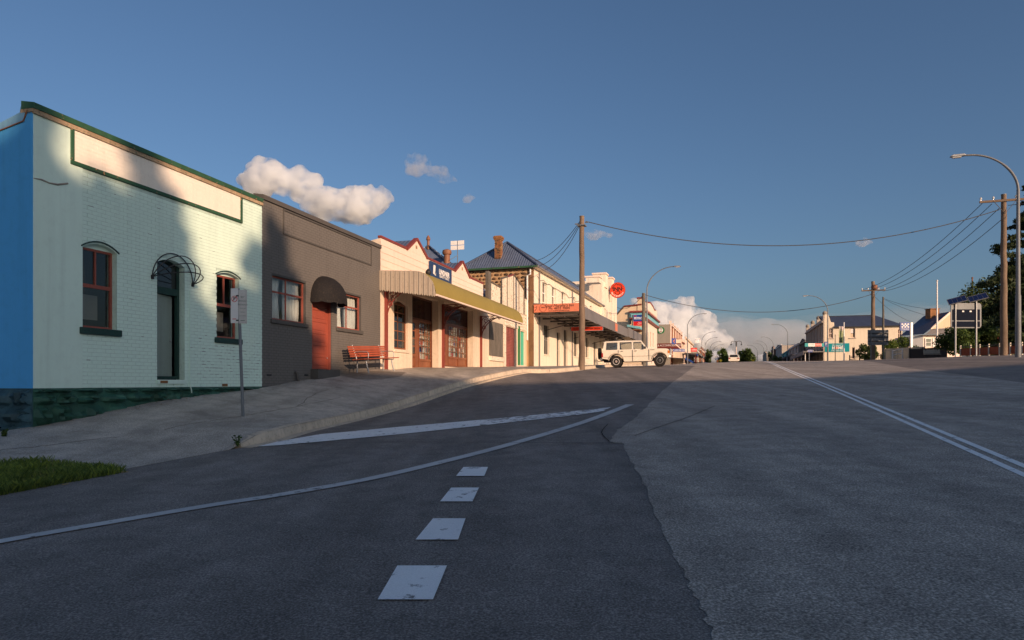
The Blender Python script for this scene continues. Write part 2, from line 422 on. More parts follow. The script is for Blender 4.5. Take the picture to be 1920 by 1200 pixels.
def G(x, y):
    s, t = st(x, y)
    return HF(s, t) if t < tkf(s) and t > -40 else H(s, t)
def gpix(px, py):
    """the point of the ground seen at a pixel"""
    dx, dz = (px - CX) / F, (HY - py) / F; z0 = 1.5; Z = 1.5
    while Z < 500:
        Z *= 1.01
        if EYE + dz * Z < G(dx * Z, Z): break
    a, b = Z / 1.01, Z
    for _ in range(24):
        m = (a + b) / 2
        if EYE + dz * m < G(dx * m, m): b = m
        else: a = m
    return (dx * b, b)
def gs(px, py): return st(*gpix(px, py))
def ground(px, Z):
    x = (px - CX) / F * Z
    return Vector((x, Z, G(x, Z)))

S_CUT = [float(i) for i in range(-30, 60)] + [60 + 2.0 * i for i in range(45)] + [150 + 15.0 * i for i in range(50)]
T_CUT = [-60., -30., -17., -13.3, -12., -11., -10., -9., -8., -7., -5., -3., -1., 1., 3.4, 5., 7., 9., 11., 13., 16., 20., 26., 40., 60., 150.]
def drape(name, poly, off, mat, fn=None, label=None, cat=None, kind='structure', parent=None, fine=True, thick=0):
    """a sheet laid on the ground; poly in street coordinates (s, t)"""
    fn = fn or H
    bm = bmesh.new()
    f = bm.faces.new([bm.verts.new((p[0], p[1], 0)) for p in poly])
    bmesh.ops.triangulate(bm, faces=[f])
    ss = [p[0] for p in poly]; ts = [p[1] for p in poly]
    for c in S_CUT:
        if min(ss) < c < max(ss): bmesh.ops.bisect_plane(bm, geom=bm.verts[:] + bm.edges[:] + bm.faces[:], plane_co=(c, 0, 0), plane_no=(1, 0, 0))
    for c in T_CUT:
        if min(ts) < c < max(ts): bmesh.ops.bisect_plane(bm, geom=bm.verts[:] + bm.edges[:] + bm.faces[:], plane_co=(0, c, 0), plane_no=(0, 1, 0))
    bmesh.ops.triangulate(bm, faces=bm.faces[:])
    for v in bm.verts:
        s, t = v.co.x, v.co.y; x, y = xy(s, t); v.co = (x, y, fn(s, t) + off)
    bm.normal_update()
    for f in bm.faces:
        if f.normal.z < 0: f.normal_flip()
    me = bpy.data.meshes.new(name); bm.to_mesh(me); bm.free(); me.materials.append(M(mat))
    me.polygons.foreach_set('use_smooth', [True] * len(me.polygons))
    o = link(name, me, parent)
    if kind and parent is None: o['kind'] = kind
    if label: tag(o, label, cat)
    return o
def ribbon(pts, w0, w1=None):
    """outline in (s,t) of a stripe along points in (s,t)"""
    w1 = w1 or w0; L = []; R_ = []; n = len(pts)
    for i, p in enumerate(pts):
        a = Vector(pts[max(i - 1, 0)]); b = Vector(pts[min(i + 1, n - 1)]); d = (b - a).normalized(); q = Vector((-d.y, d.x)) * lerp(w0, w1, i / (n - 1)) / 2
        L.append(tuple(Vector(p) + q)); R_.append(tuple(Vector(p) - q))
    return L + R_[::-1]
def curve(pts, k=6):
    out = []
    for i in range(len(pts) - 1):
        p = [Vector(pts[max(min(j, len(pts) - 1), 0)]) for j in (i - 1, i, i + 1, i + 2)]
        for u in range(k):
            u /= k
            out.append(tuple(.5 * ((2 * p[1]) + (p[2] - p[0]) * u + (2 * p[0] - 5 * p[1] + 4 * p[2] - p[3]) * u * u + (-p[0] + 3 * p[1] - 3 * p[2] + p[3]) * u ** 3)))
    return out + [tuple(pts[-1])]

# ------------------------------------------------------------------ ground, roads, paths
def build_terrain():
    S = [-400, -150, -70] + list(range(-30, 60, 3)) + list(range(60, 160, 5)) + [180, 220, 300, 420, 600, 900, 1600, 4000]
    T = [-3000, -800, -250, -120, -60, -40, -30, -22, -17, -13.3, -11.5, -10, -7, -3, 0, 3.4, 8, 12, 16, 22, 30, 40, 60, 100, 150, 300, 800, 3000]
    mb = MB()
    for s in S:
        for t in T:
            x, y = xy(s, t)
            mb.v.append((x, y, H(max(s, -60), t) - .12 + (0 if s < 600 else -6 * (s - 600) / 3400)))
    n = len(T)
    for i in range(len(S) - 1):
        for j in range(n - 1): mb.f.append((i*n+j, i*n+j+1, (i+1)*n+j+1, (i+1)*n+j)[::-1])
    o = mb.build('ground', 'soil', smooth=80); o['kind'] = 'structure'
build_terrain()
_ks = [-30 + i for i in range(36)] + [6, 8, 9, 10, 10.9, 11.5, 12, 13, 14.5, 16.3, 18, 20.7, 24, 28, 32, 34.8, 35.6, 36.3, 37, 38.5, 40, 45, 55, 65, 80, 100, 130, 200, 300, 560]
_ks = sorted(set(_ks))
KERB = [(s, tkf(s)) for s in _ks]
drape('road', KERB + [(560, 13.6), (140, 13.6), (64, 13.4), (58, 13.6), (54, 16), (52, 22), (50, 60), (-30, 60)], 0.0, 'asphalt_dark')
lw = [gs(*p) for p in [(1342, 1199), (1318, 1150), (1290, 1092), (1262, 1036), (1232, 970), (1205, 906), (1183, 862), (1168, 832), (1143, 829), (1158, 806), (1190, 785), (1216, 760), (1240, 735), (1262, 716), (1285, 700), (1306, 686)]]
_r = random.Random(4)
_lw = []
for a, b in zip(lw, lw[1:]):
    for k in range(8):
        u = k / 8; _lw.append((lerp(a[0], b[0], u) + _r.uniform(-.02, .02), lerp(a[1], b[1], u) + _r.uniform(-.025, .025)))
drape('main_road', [(-25, lw[0][1] + 1.2)] + _lw + [(60, -6.2), (100, -6.0), (300, -5.5), (300, 10), (110, 10), (75, 10.5)] + [gs(1698, 690), gs(1790, 701), gs(1920, 718)] + [(28, 17.5), (12, 22), (-25, 26)], .006, 'asphalt_light')
drape('footpath', [p for p in KERB if p[0] >= 10.3][::-1] + [(10.3, tkf(10.3))] + [p for p in KERB if -12 < p[0] < 10.3][::-1] + [(-12, -32), (9.2, -32), (10.4, -13.6), (40, -15.2), (560, -15.2)], .004, 'asphalt_path', HF)
# drape('dirt_strip', [gs(*p) for p in [(150, 905), (240, 884), (330, 862), (425, 842), (440, 830), (380, 832), (280, 852), (190, 874)]], .012, 'asphalt_dark', HF)

def build_kerb():
    """cast kerb with its gutter lip, in lengths with open joints"""
    ss = [10.55 + .02 * i for i in range(3)] ; s = 10.55; k = 0
    root = thing('kerb', 'weathered cast concrete kerb edging the left footpath', 'kerb')
    rng = random.Random(2)
    while s < 150:
        L = (2.6 + rng.uniform(-.15, .15)) if s < 60 else 15
        e = s + L; mb = MB(); gu = MB(); n = max(int(L / .35), 3)
        ring = []; ring2 = []
        for i in range(n + 1):
            q = lerp(s + .012, e - .012, i / n)
            t0 = tkf(q); d = tkf(q + .1) - t0; nx = Vector((.1, d)).normalized(); nn = Vector((-nx.y, nx.x))  # towards +t
            h = kst(q); zb = 0
            wob = rng.uniform(-.006, .006)
            def P(off, dz, use=None):
                ps, pt = q + nn.x * off, t0 + nn.y * off; x, y = xy(ps, pt)
                return (x, y, H(q, t0) + dz)
            ring.append([P(.035 + wob, -.1), P(.035 + wob, .0), P(.0 + wob, h - .02), P(-.03, h + .012), P(-.16, h + .018), P(-.17, -.1)])
            ring2.append([P(.24, -.1), P(.24, .014), P(.036, .018), P(.036, -.1)])
        for rr, m_ in ((ring, mb), (ring2, gu)):
            w = len(rr[0])
            for r in rr: m_.v += r
            for i in range(n):
                for j in range(w - 1): m_.f.append((i*w+j, (i+1)*w+j, (i+1)*w+j+1, i*w+j+1))
            m_.f.append(tuple(range(w))[::-1]); m_.f.append(tuple(n*w+j for j in range(w)))
        mb.build('kerb_block', 'kerb', root, smooth=35); gu.build('gutter_block', 'kerb', root)
        s = e
build_kerb()

# old repairs and cracks in the footpath
drape('path_patch', [gs(*p) for p in [(638, 704), (668, 698), (705, 696), (762, 698), (752, 706), (716, 712), (668, 711)]], .012, 'asphalt_patch', HF)
def crack(pts, w, sd):
    rc = random.Random(sd); q = curve([gs(*p) for p in pts], 10); q = [(a + rc.uniform(-.035, .035), b + rc.uniform(-.035, .035)) for a, b in q]
    drape('path_crack', ribbon(q, w, w * .6), .010, 'rubber', HF)
crack([(-30, 848), (90, 836), (200, 822), (310, 806), (400, 789), (470, 778), (560, 762), (640, 745)], .022, 1); crack([(560, 762), (600, 735), (690, 722), (800, 712)], .016, 4)
# painted lines
solid = curve([gs(*p) for p in [(-160, 1050), (0, 1017), (200, 982), (400, 948), (525, 929), (692, 899), (817, 870), (942, 838), (1067, 801), (1125, 781), (1181, 759)]], 4)
o = drape('edge_line', ribbon(solid, .17, .24), .012, 'road_paint_dim'); o['kind'] = 'structure'
drape('wedge_line', [gs(*p) for p in [(484, 838), (520, 829), (600, 815), (750, 801), (900, 788), (900, 799), (750, 815), (600, 829), (520, 836)]], .012, 'road_paint')
drape('wedge_line_worn', [gs(*p) for p in [(900, 788), (1000, 779), (1080, 771), (1146, 764), (1130, 772), (1080, 779), (1000, 788), (900, 799)]], .0125, 'road_paint_worn')
for q in [[(708,1127),(745,1063),(838,1063),(812,1127)], [(779,1014),(812,974),(873,974),(859,1014)], [(825,942),(846,916),(898,916),(886,942)], [(855,894),(869,877),(915,877),(908,894)]]:
    drape('give_way_dash', [gs(*p) for p in q], .012, 'road_paint')
for dt in (-.115, .115):
    drape('centre_line', [(5, 3.4 + dt - .055), (5, 3.4 + dt + .055), (95, 3.4 + dt + .055), (95, 3.4 + dt - .055)], .012, 'road_paint')
# tar seams
def seam(pts, w=.02): drape('tar_seam', ribbon(curve([gs(*p) for p in pts], 4), w), .014, 'rubber')
seam([(560, 832), (760, 830), (1000, 831), (1168, 832)], .025)
seam([(1190, 818), (1240, 800), (1290, 783), (1340, 762)], .02); seam([(1143, 829), (1128, 812), (1140, 796)], .02)

# ------------------------------------------------------------------ building frames
class Front:
    """a street front: local x along the street (away), local -y towards the street, z up from its base"""
    def __init__(s, px, Z, th, py0=None, z0=None):
        s.O = Vector(((px - CX) / F * Z, Z)); s.th = th; s.u = Vector((sin(th), cos(th))); s.n = Vector((cos(th), -sin(th)))
        s.z0 = z0 if z0 is not None else EYE + (HY - py0) / F * Z
    def root(s, name, label, cat, group=None):
        return thing(name, label, cat, (s.O.x, s.O.y, s.z0), pi / 2 - s.th, group)
    def x(s, px, yl=0):
        d = Vector(((px - CX) / F, 1)); lam = (s.O.dot(s.n) - yl) / d.dot(s.n)
        return lam * d.dot(s.u) - s.O.dot(s.u)
    def p(s, px, py, yl=0):
        d = Vector(((px - CX) / F, 1)); lam = (s.O.dot(s.n) - yl) / d.dot(s.n)
        return lam * d.dot(s.u) - s.O.dot(s.u), EYE + lam * (HY - py) / F - s.z0
    def z(s, px, py, yl=0): return s.p(px, py, yl)[1]
    def w(s, lx, ly): return s.O + s.u * lx - s.n * ly
    def g(s, lx, ly):
        q = s.w(lx, ly); return G(q.x, q.y) - s.z0
    def side(s, px, py, lx=0.0):
        """(ly, z) of a pixel on the plane local x = lx (an end wall)"""
        d = Vector(((px - CX) / F, 1)); lam = (s.O.dot(s.u) + lx) / d.dot(s.u)
        return s.O.dot(s.n) - lam * d.dot(s.n), EYE + lam * (HY - py) / F - s.z0
    def rot(s): return pi / 2 - s.th
def closed_body(mb, x0, x1, y1, z0, z1, back=True):
    """end walls, back and flat top behind a front sheet"""
    mb.quad((x0, 0, z0), (x0, 0, z1), (x0, y1, z1), (x0, y1, z0)); mb.quad((x1, 0, z0), (x1, y1, z0), (x1, y1, z1), (x1, 0, z1))
    if back: mb.quad((x0, y1, z0), (x0, y1, z1), (x1, y1, z1), (x1, y1, z0)); mb.quad((x0, 0, z1), (x1, 0, z1), (x1, y1, z1), (x0, y1, z1))
def brickwork(parent, mat, x0, x1, z0, z1, holes, single=0, key=None, y=0.0, L=.23, h=.076, j=.010, proud=.006, seed=1, mask=None):
    """stretcher courses; the largest in view are single bricks, the rest one part"""
    rng = random.Random(seed); full = []; rest = MB(); c = 0; z = z0
    while z + h < z1:
        x = x0 - (0 if c % 2 == 0 else (L + j) / 2)
        while x < x1:
            a, b = max(x, x0), min(x + L, x1)
            segs = [(a, b)]
            for hh in holes:
                if hh[2] < z + h and hh[3] > z:
                    ns = []
                    for (p, q) in segs:
                        if hh[1] <= p or hh[0] >= q: ns.append((p, q)); continue
                        if p < hh[0]: ns.append((p, hh[0]))
                        if q > hh[1]: ns.append((hh[1], q))
                    segs = ns
            for (p, q) in segs:
                if q - p < .03: continue
                if mask and not mask((p + q) / 2, z): continue
                if q - p > L - .001: full.append((p, z))
                else: rest.box(p, q, y - proud - rng.uniform(-.0015, .0015), y + .01, z, z + h)
            x += L + j
        z += h + j; c += 1
    full.sort(key=key or (lambda q: q[0]))
    if single:
        me = [MB().box(0, L, -proud, .01, 0, h) for _ in range(1)][0]
        m_ = bpy.data.meshes.new('brick'); m_.from_pydata(me.v, [], me.f); m_.materials.append(M(mat))
        for (p, zz) in full[:single]:
            link('brick', m_, parent, 0, (p, y - rng.uniform(-.0018, .0018), zz), (rng.uniform(-.008, .008), rng.uniform(-.002, .002), rng.uniform(-.004, .004)))
    for (p, zz) in full[single:]: rest.box(p, p + L, y - proud - rng.uniform(-.0018, .0018), y + .01, zz, zz + h)
    o = rest.build('brick', mat, parent); o['kind'] = 'stuff'
def rubble(parent, mats, place, w, h, rw=.5, rh=.32, gap=.03, depth=.08, seed=3, name='stone', keep=None, rough=.35):
    """irregular stones; place(a, b, out) maps panel coordinates to local space"""
    rng = random.Random(seed); z = 0; rows = []
    while z < h - .04:
        hh = min(rh * rng.uniform(.7, 1.3), h - z)
        if h - z - hh < rh * .3: hh = h - z
        x = -rng.uniform(0, rw * .6)
        while x < w:
            ww = rw * rng.uniform(.6, 1.5); a, b = max(x, 0) + gap / 2, min(x + ww, w) - gap / 2
            if b - a > .08 and (keep is None or keep((a + b) / 2, z + hh / 2)):
                mb = MB(); nx, nz = (7, 6) if rough > .7 else (5, 4); c0, c1 = z + gap / 2, z + hh - gap / 2
                off = [rng.uniform(-1, 1) for _ in range(8)]; dep = depth * rng.uniform(.6, 1.25); g = {}
                for i in range(nx):
                    for k in range(nz):
                        u, v = i / (nx - 1), k / (nz - 1)
                        e = min(u, 1 - u, .35) / .35; f = min(v, 1 - v, .4) / .4; q = (e * f) ** .45 if e * f > 0 else 0
                        cu = lerp(a, b, u) + .12 * hh * off[0] * (v - .5) * (1 - q) ; cv = lerp(c0, c1, v) + .1 * hh * off[1] * (u - .5)
                        if i in (0, nx - 1) and k in (0, nz - 1):
                            cu += (.07 if i == 0 else -.07) * min(ww, .6); cv += (.05 if k == 0 else -.05) * hh / .3
                        out = dep * q * (1 + rough * rng.uniform(-1, 1)) + (.0 if q else -.01)
                        g[i, k] = len(mb.v); mb.v.append(place(cu, cv, out))
                for i in range(nx - 1):
                    for k in range(nz - 1): mb.f.append((g[i, k], g[i+1, k], g[i+1, k+1], g[i, k+1]))
                mb.build(name, rng.choice(mats), parent, smooth=24 if rough > .7 else 50)
            x += ww
        z += hh
def arch_pts(x0, x1, zs, rise, n=10):
    """points of a segmental arch from left springing to right"""
    return [(lerp(x0, x1, i / n), zs + rise * (1 - (2 * i / n - 1) ** 2)) for i in range(n + 1)]
def spandrel(mb, x0, x1, zs, rise, y0, y1):
    a = arch_pts(x0, x1, zs, rise); zt = zs + rise + .002
    for (p, q) in zip(a, a[1:]):
        mb.prism([(p[0], y0, p[1]), (q[0], y0, q[1]), (q[0], y0, zt), (p[0], y0, zt)], (0, y1 - y0, 0))
def frame_rect(mb, x0, x1, z0, z1, w, y0, y1):
    mb.box(x0, x0 + w, y0, y1, z0, z1); mb.box(x1 - w, x1, y0, y1, z0, z1); mb.box(x0 + w, x1 - w, y0, y1, z0, z0 + w); mb.box(x0 + w, x1 - w, y0, y1, z1 - w, z1)
def window(parent, x0, x1, z0, z1, y=.1, fmat='red_trim', pane='glass_dark', bars=((.5,), (.5,)), w=.055, bw=.03, sill=None, sdrop=.12, sout=.08, label=None):
    """bars: fractions of the width and of the height where glazing bars run"""
    fm = MB(); frame_rect(fm, x0, x1, z0, z1, w, y, y + .06); f = fm.build('window', fmat, parent)
    if label: f['label'] = label
    bm_ = MB()
    for u in bars[0]: c = lerp(x0, x1, u); bm_.box(c - bw / 2, c + bw / 2, y + .008, y + .045, z0 + w, z1 - w)
    if bm_.v: bm_.build('glazing_bar', fmat, f)
    for v in bars[1]:
        c = lerp(z0, z1, v); MB().box(x0 + w, x1 - w, y + .004, y + .05, c - bw * .8, c + bw * .8).build('glazing_bar', fmat, f)
    xs = [x0 + w] + [lerp(x0, x1, u) for u in bars[0]] + [x1 - w]; zs = [z0 + w] + [lerp(z0, z1, u) for u in bars[1]] + [z1 - w]
    for a, b in zip(xs, xs[1:]):
        for c, d in zip(zs, zs[1:]): MB().box(a, b, y + .028, y + .034, c, d).build('pane', pane, f)
    if sill: MB().box(x0 - .09, x1 + .09, -sout, y + .02, z0 - sdrop, z0 - .004).build('sill', sill, f, bev=.012)
    return f

# ------------------------------------------------------------------ mint green corner shop
A = Front(62, 13.6, THM, z0=EYE - .105)          # base = top of the stone plinth, near corner
def build_mint():
    r = A.root('corner_shop', 'single-storey mint green painted brick shop with blue end wall on the near corner', 'shop')
    xe = A.x(491); ztop = A.z(62, 213); z0 = 0.0
    w1 = (*[A.x(p) for p in (155, 219)], A.z(155, 613), A.z(187, 458)); w2 = (*[A.x(p) for p in (406, 448)], A.z(425, 634), A.z(427, 512))
    d = (*[A.x(p) for p in (294, 346)], A.z(294, 712), A.z(318, 487)); holes = [w1, w2, d]
    xs = A.x(154)                                      # smooth rendered strip ends here
    mb = MB(); mb.wall(xs, xe, z0, ztop, holes, 0, .26); mb.quad((xs, 0, z0 - 1), (xe, 0, z0 - 1), (xe, 0, z0), (xs, 0, z0)); mb.build('wall', 'mint_joint', r)
    mb = MB(); mb.box(0.0, xs, -.012, .2, -1.0, ztop); mb.build('rendered_strip', 'mint_smooth', r)
    mb = MB(); mb.quad((xe, .0, -1), (xe, 9, -1), (xe, 9, ztop), (xe, 0, ztop)); mb.quad((.02, 9, -2), (.02, 9, ztop - .6), (xe, 9, ztop - .6), (xe, 9, -2)); mb.quad((.02, .2, ztop - .7), (xe, .2, ztop - .7), (xe, 9, ztop - .7), (.02, 9, ztop - .7))
    mb.build('rear_wall', 'grey_wall', r)
    for hh, rise in ((w1, .13), (w2, .10), (d, .12)):
        mb = MB(); spandrel(mb, hh[0], hh[1], hh[3] - rise, rise, -.006, .25); mb.build('arch', 'mint', r)
    sg = (A.x(131), A.x(453)); zs0 = A.z(131, 307); zs1 = A.z(131, 232) - .02
    key = lambda q: q[0] * 1.0 + (0 if .1 < q[1] < 2.4 else 3)
    brickwork(r, 'mint', xs + .006, xe, .004, ztop - .005, holes + [(sg[0] - .02, sg[1], zs0 - .02, zs1 + .6)], 300, key, proud=.0065)
    MB().box(sg[0] + .05, sg[1] - .05, -.0125, .0, zs0 + .05, zs1).build('panel_field', 'sign_white', r)
    rng = random.Random(9); mb = MB()
    for i in range(150):
        lx = rng.uniform(xs, xe - .2) if i < 60 else rng.triangular(A.x(360), xe - .1, xe - .5); row = int(rng.uniform(2, 58) if i < 60 else rng.triangular(1, 18, 3)); zz = .004 + row * .086 + .078
        if any(h[0] - .05 < lx < h[1] + .05 and h[2] - .05 < zz < h[3] + .05 for h in holes) or (sg[0] - .1 < lx < sg[1] + .1 and zz > zs0 - .1): continue
        mb.box(lx, lx + rng.uniform(.03, .16), -.0062, .0, zz - .001, zz + rng.uniform(.006, .012))
    o = mb.build('open_joint', 'dark_wall', r); o['kind'] = 'stuff'
    # raised name panel: border mouldings with bare brick inside
    brickwork(r, 'sign_white', sg[0] + .07, sg[1] - .07, zs0 + .08, zs1 - .05, [], 0, y=-.013, seed=5, proud=.004)
    for q in ((sg[0], sg[1], zs0, zs0 + .085), (sg[0], sg[0] + .08, zs0 + .087, zs1), (sg[1] - .08, sg[1], zs0 + .087, zs1), (sg[0] + .082, sg[1] - .082, zs1 - .07, zs1)):
        MB().box(q[0], q[1], -.045, .02, q[2], q[3]).build('panel_moulding', 'green_trim', r, bev=.008)
    # parapet cap: bare timber board below a green metal cap
    MB().box(-.02, xe, -.05, .2, ztop - .0, ztop + .095).build('timber_board', 'bare_timber', r)
    MB().prism([(-.04, -.07, ztop + .097), (-.04, -.07, ztop + .21), (-.04, .26, ztop + .27), (-.04, .26, ztop + .097)], (xe + .03, 0, 0)).build('parapet_cap', 'green_trim', r)
    # end wall (blue) with stepped parapet
    pts = [(.0, -2.2), (.0, ztop + .09), (.30, ztop + .09), (.33, ztop - .14)]
    for px, py in ((46, 196), (42, 206), (20, 228), (0, 239), (-120, 292)): pass
    e = [A.side(px, py) for px, py in ((48, 207), (40, 216), (20, 233), (0, 245))]
    pts = [(0, -2.2), (0, ztop + .09), (e[0][0] - .06, ztop + .12), (e[0][0], e[0][1])] + e[1:] + [(e[3][0] + 4, e[3][1] - 1.2), (9, e[3][1] - 1.6), (9, -2.2)]
    MB().yz(pts, -.02, .0).build('end_wall', 'blue_wall', r)
    # pale flashing strips on the end wall
    fl = [A.side(px, py) for px, py in ((62, 193), (50, 199), (47, 228), (0, 247), (-60, 270), (-60, 252), (0, 233), (40, 212), (41, 203), (48, 191))]
    MB().yz([(max(a, .005), b) for a, b in fl], -.034, -.022).build('flashing', 'blue_pale', r)
    MB().box(-.035, -.0, -.03, A.side(41, 190)[0], ztop + .03, ztop + .10).build('end_cap', 'bare_timber', r)
    a0, a1 = A.side(62, 206), A.side(47, 228); b1 = A.side(0, 247); b2 = A.side(-60, 271)
    mb = MB(); mb.bar((-.036, max(a0[0], .1), a0[1]), (-.036, a1[0], a1[1]), .02); mb.bar((-.036, a1[0], a1[1]), (-.036, b1[0], b1[1]), .02); mb.bar((-.036, b1[0], b1[1]), (-.036, b2[0], b2[1]), .02); mb.build('flashing_edge', 'rust_orange', r)
    # stone plinth
    rubble(r, ['plinth'], lambda a, b, o: (a - .02, -.03 - o, b - 1.3), xe - .3, 1.29, .62, .34, .03, .12, 3, rough=.95)
    rubble(r, ['plinth_blue'], lambda a, b, o: (-.03 - o, 4.0 - a, b - 2.2), 4.02, 2.19, .5, .32, .035, .14, 4, rough=.95)
    MB().box(-.02, xe - .02, -.022, .1, -1.5, -.003).build('plinth_core', 'plinth', r); MB().box(-.024, .1, -.02, 6, -2.5, -.003).build('plinth_core', 'plinth_blue', r)
    # sash windows
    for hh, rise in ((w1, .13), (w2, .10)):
        MB().box(hh[0], hh[1], .9, .91, hh[2] - .1, hh[3]).build('room_back', 'dark_wall', r); MB().box(lerp(hh[0], hh[1], .42), hh[1] - .05, .5, .51, lerp(hh[2], hh[3], .12), lerp(hh[2], hh[3], .42)).build('reflection_board', 'stone_grey', r)  # pale board behind the glass stands in for a reflection in the pane
        f = window(r, hh[0] + .002, hh[1] - .002, hh[2], hh[3] - rise + .02, .13, 'red_trim', 'glass_clear', ((), (.53,)), .05, .05, 'green_dark', .15, .07)
        c = lerp(hh[0], hh[1], .5); MB().box(c - .016, c + .016, .128, .17, lerp(hh[2], hh[3] - rise, .54), hh[3] - rise - .03).build('glazing_bar', 'red_trim', f)
        a = arch_pts(hh[0] - .05, hh[1] + .05, hh[3] - rise - .005, rise + .035); mb = MB()
        for (p, q) in zip(a, a[1:]): mb.prism([(p[0], -.03, p[1]), (q[0], -.03, q[1]), (q[0], -.03, q[1] + .03), (p[0], -.03, p[1] + .03)], (0, .03, 0))
        mb.build('arch_drip', 'green_dark', f)
        mb = MB(); mb.xz([(hh[0], hh[3] - rise + .02)] + arch_pts(hh[0], hh[1], hh[3] - rise + .02, rise - .02)[1:-1] + [(hh[1], hh[3] - rise + .02)], .12, .2); mb.build('arch_infill', 'mint_smooth', f)
    # doorway: dark frame, transom pane and pale door standing ajar
    fr = MB(); w = .07; zt = A.z(318, 545) ; frame_rect(fr, d[0], d[1], d[2] + .02, d[3] + .02, w, .16, .25); fr.box(d[0] + w, d[1] - w, .155, .25, zt - .08, zt + .09)
    dr = fr.build('door_frame', 'green_dark', r)
    MB().box(d[0] + w, d[1] - w, .2, .206, zt + .09, d[3] - .06).build('transom_pane', 'glass_dark', dr)
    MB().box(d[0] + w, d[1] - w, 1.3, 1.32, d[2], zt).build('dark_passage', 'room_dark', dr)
    lf = MB(); ww = d[1] - d[0] - 2 * w; lf.box(0, ww - .01, 0, .045, 0, zt - d[2] - .13)
    leaf = lf.build('door', 'door_pale', r, loc=(d[0] + w, .19, d[2] + .04), rot=(0, 0, radians(9)))
    MB().lathe([(.0, 0), (.028, .002), (.03, .02), (.015, .035), (.012, .05)], 10, (ww - .09, 0, .95), 'y').build('door_knob', 'steel', leaf, 40)
    MB().box(d[0] - .02, d[1] + .02, -.05, .3, d[2] - .1, d[2]).build('door_step', 'mint_smooth', r)
    MB().box(d[0] + .06, d[0] + .3, -.056, .0, d[2] - .085, d[2] - .02).build('bare_brick', 'brick_old', r)
    bx, bz = A.p(416, 724); MB().box(bx, bx + .23, -.012, .01, .01, .08).build('bare_brick', 'brick_old', r)
    # hooped canopy frame with no cover
    l, rr = A.p(283, 519), A.p(361, 530); cx = (l[0] + rr[0]) / 2; R_ = (rr[0] - l[0]) / 2 - .02; zc = l[1]
    mb = MB()
    for an in (88, 62, 36, 14):
        hgt = R_ * 1.0; k = [(cx - R_ * cos(pi * i / 18), -.02 - R_ * 1.05 * sin(pi * i / 18) * cos(radians(an)), zc + hgt * sin(pi * i / 18) * sin(radians(an))) for i in range(19)]
        mb.tube(k, .013, 6)
    mb.box(cx - R_ - .03, cx - R_ + .03, -.05, 0, zc - .05, zc + .05); mb.box(cx + R_ - .03, cx + R_ + .03, -.05, 0, zc - .05, zc + .05)
    mb.build('canopy_frame', 'steel_dark', r, 50)
    px_, pz = A.p(354, 545); mb = MB(); mb.tube([(px_, -.03, pz), (px_, -.03, .1), (px_ + .02, -.07, -.1), (px_ + .03, -.08, -.35)], .014, 6); mb.build('conduit', 'mint_smooth', r)
    # repaired crack across the rendered strip
    c = [A.p(*q, -.013) for q in ((63, 334), (78, 337), (92, 343), (108, 346), (127, 344))]
    mb = MB(); mb.tube([(a, -.012, b) for a, b in c], [.008, .02, .016, .024, .02], 6); mb.build('crack_repair', 'stone_grey', r)
    return r
build_mint()

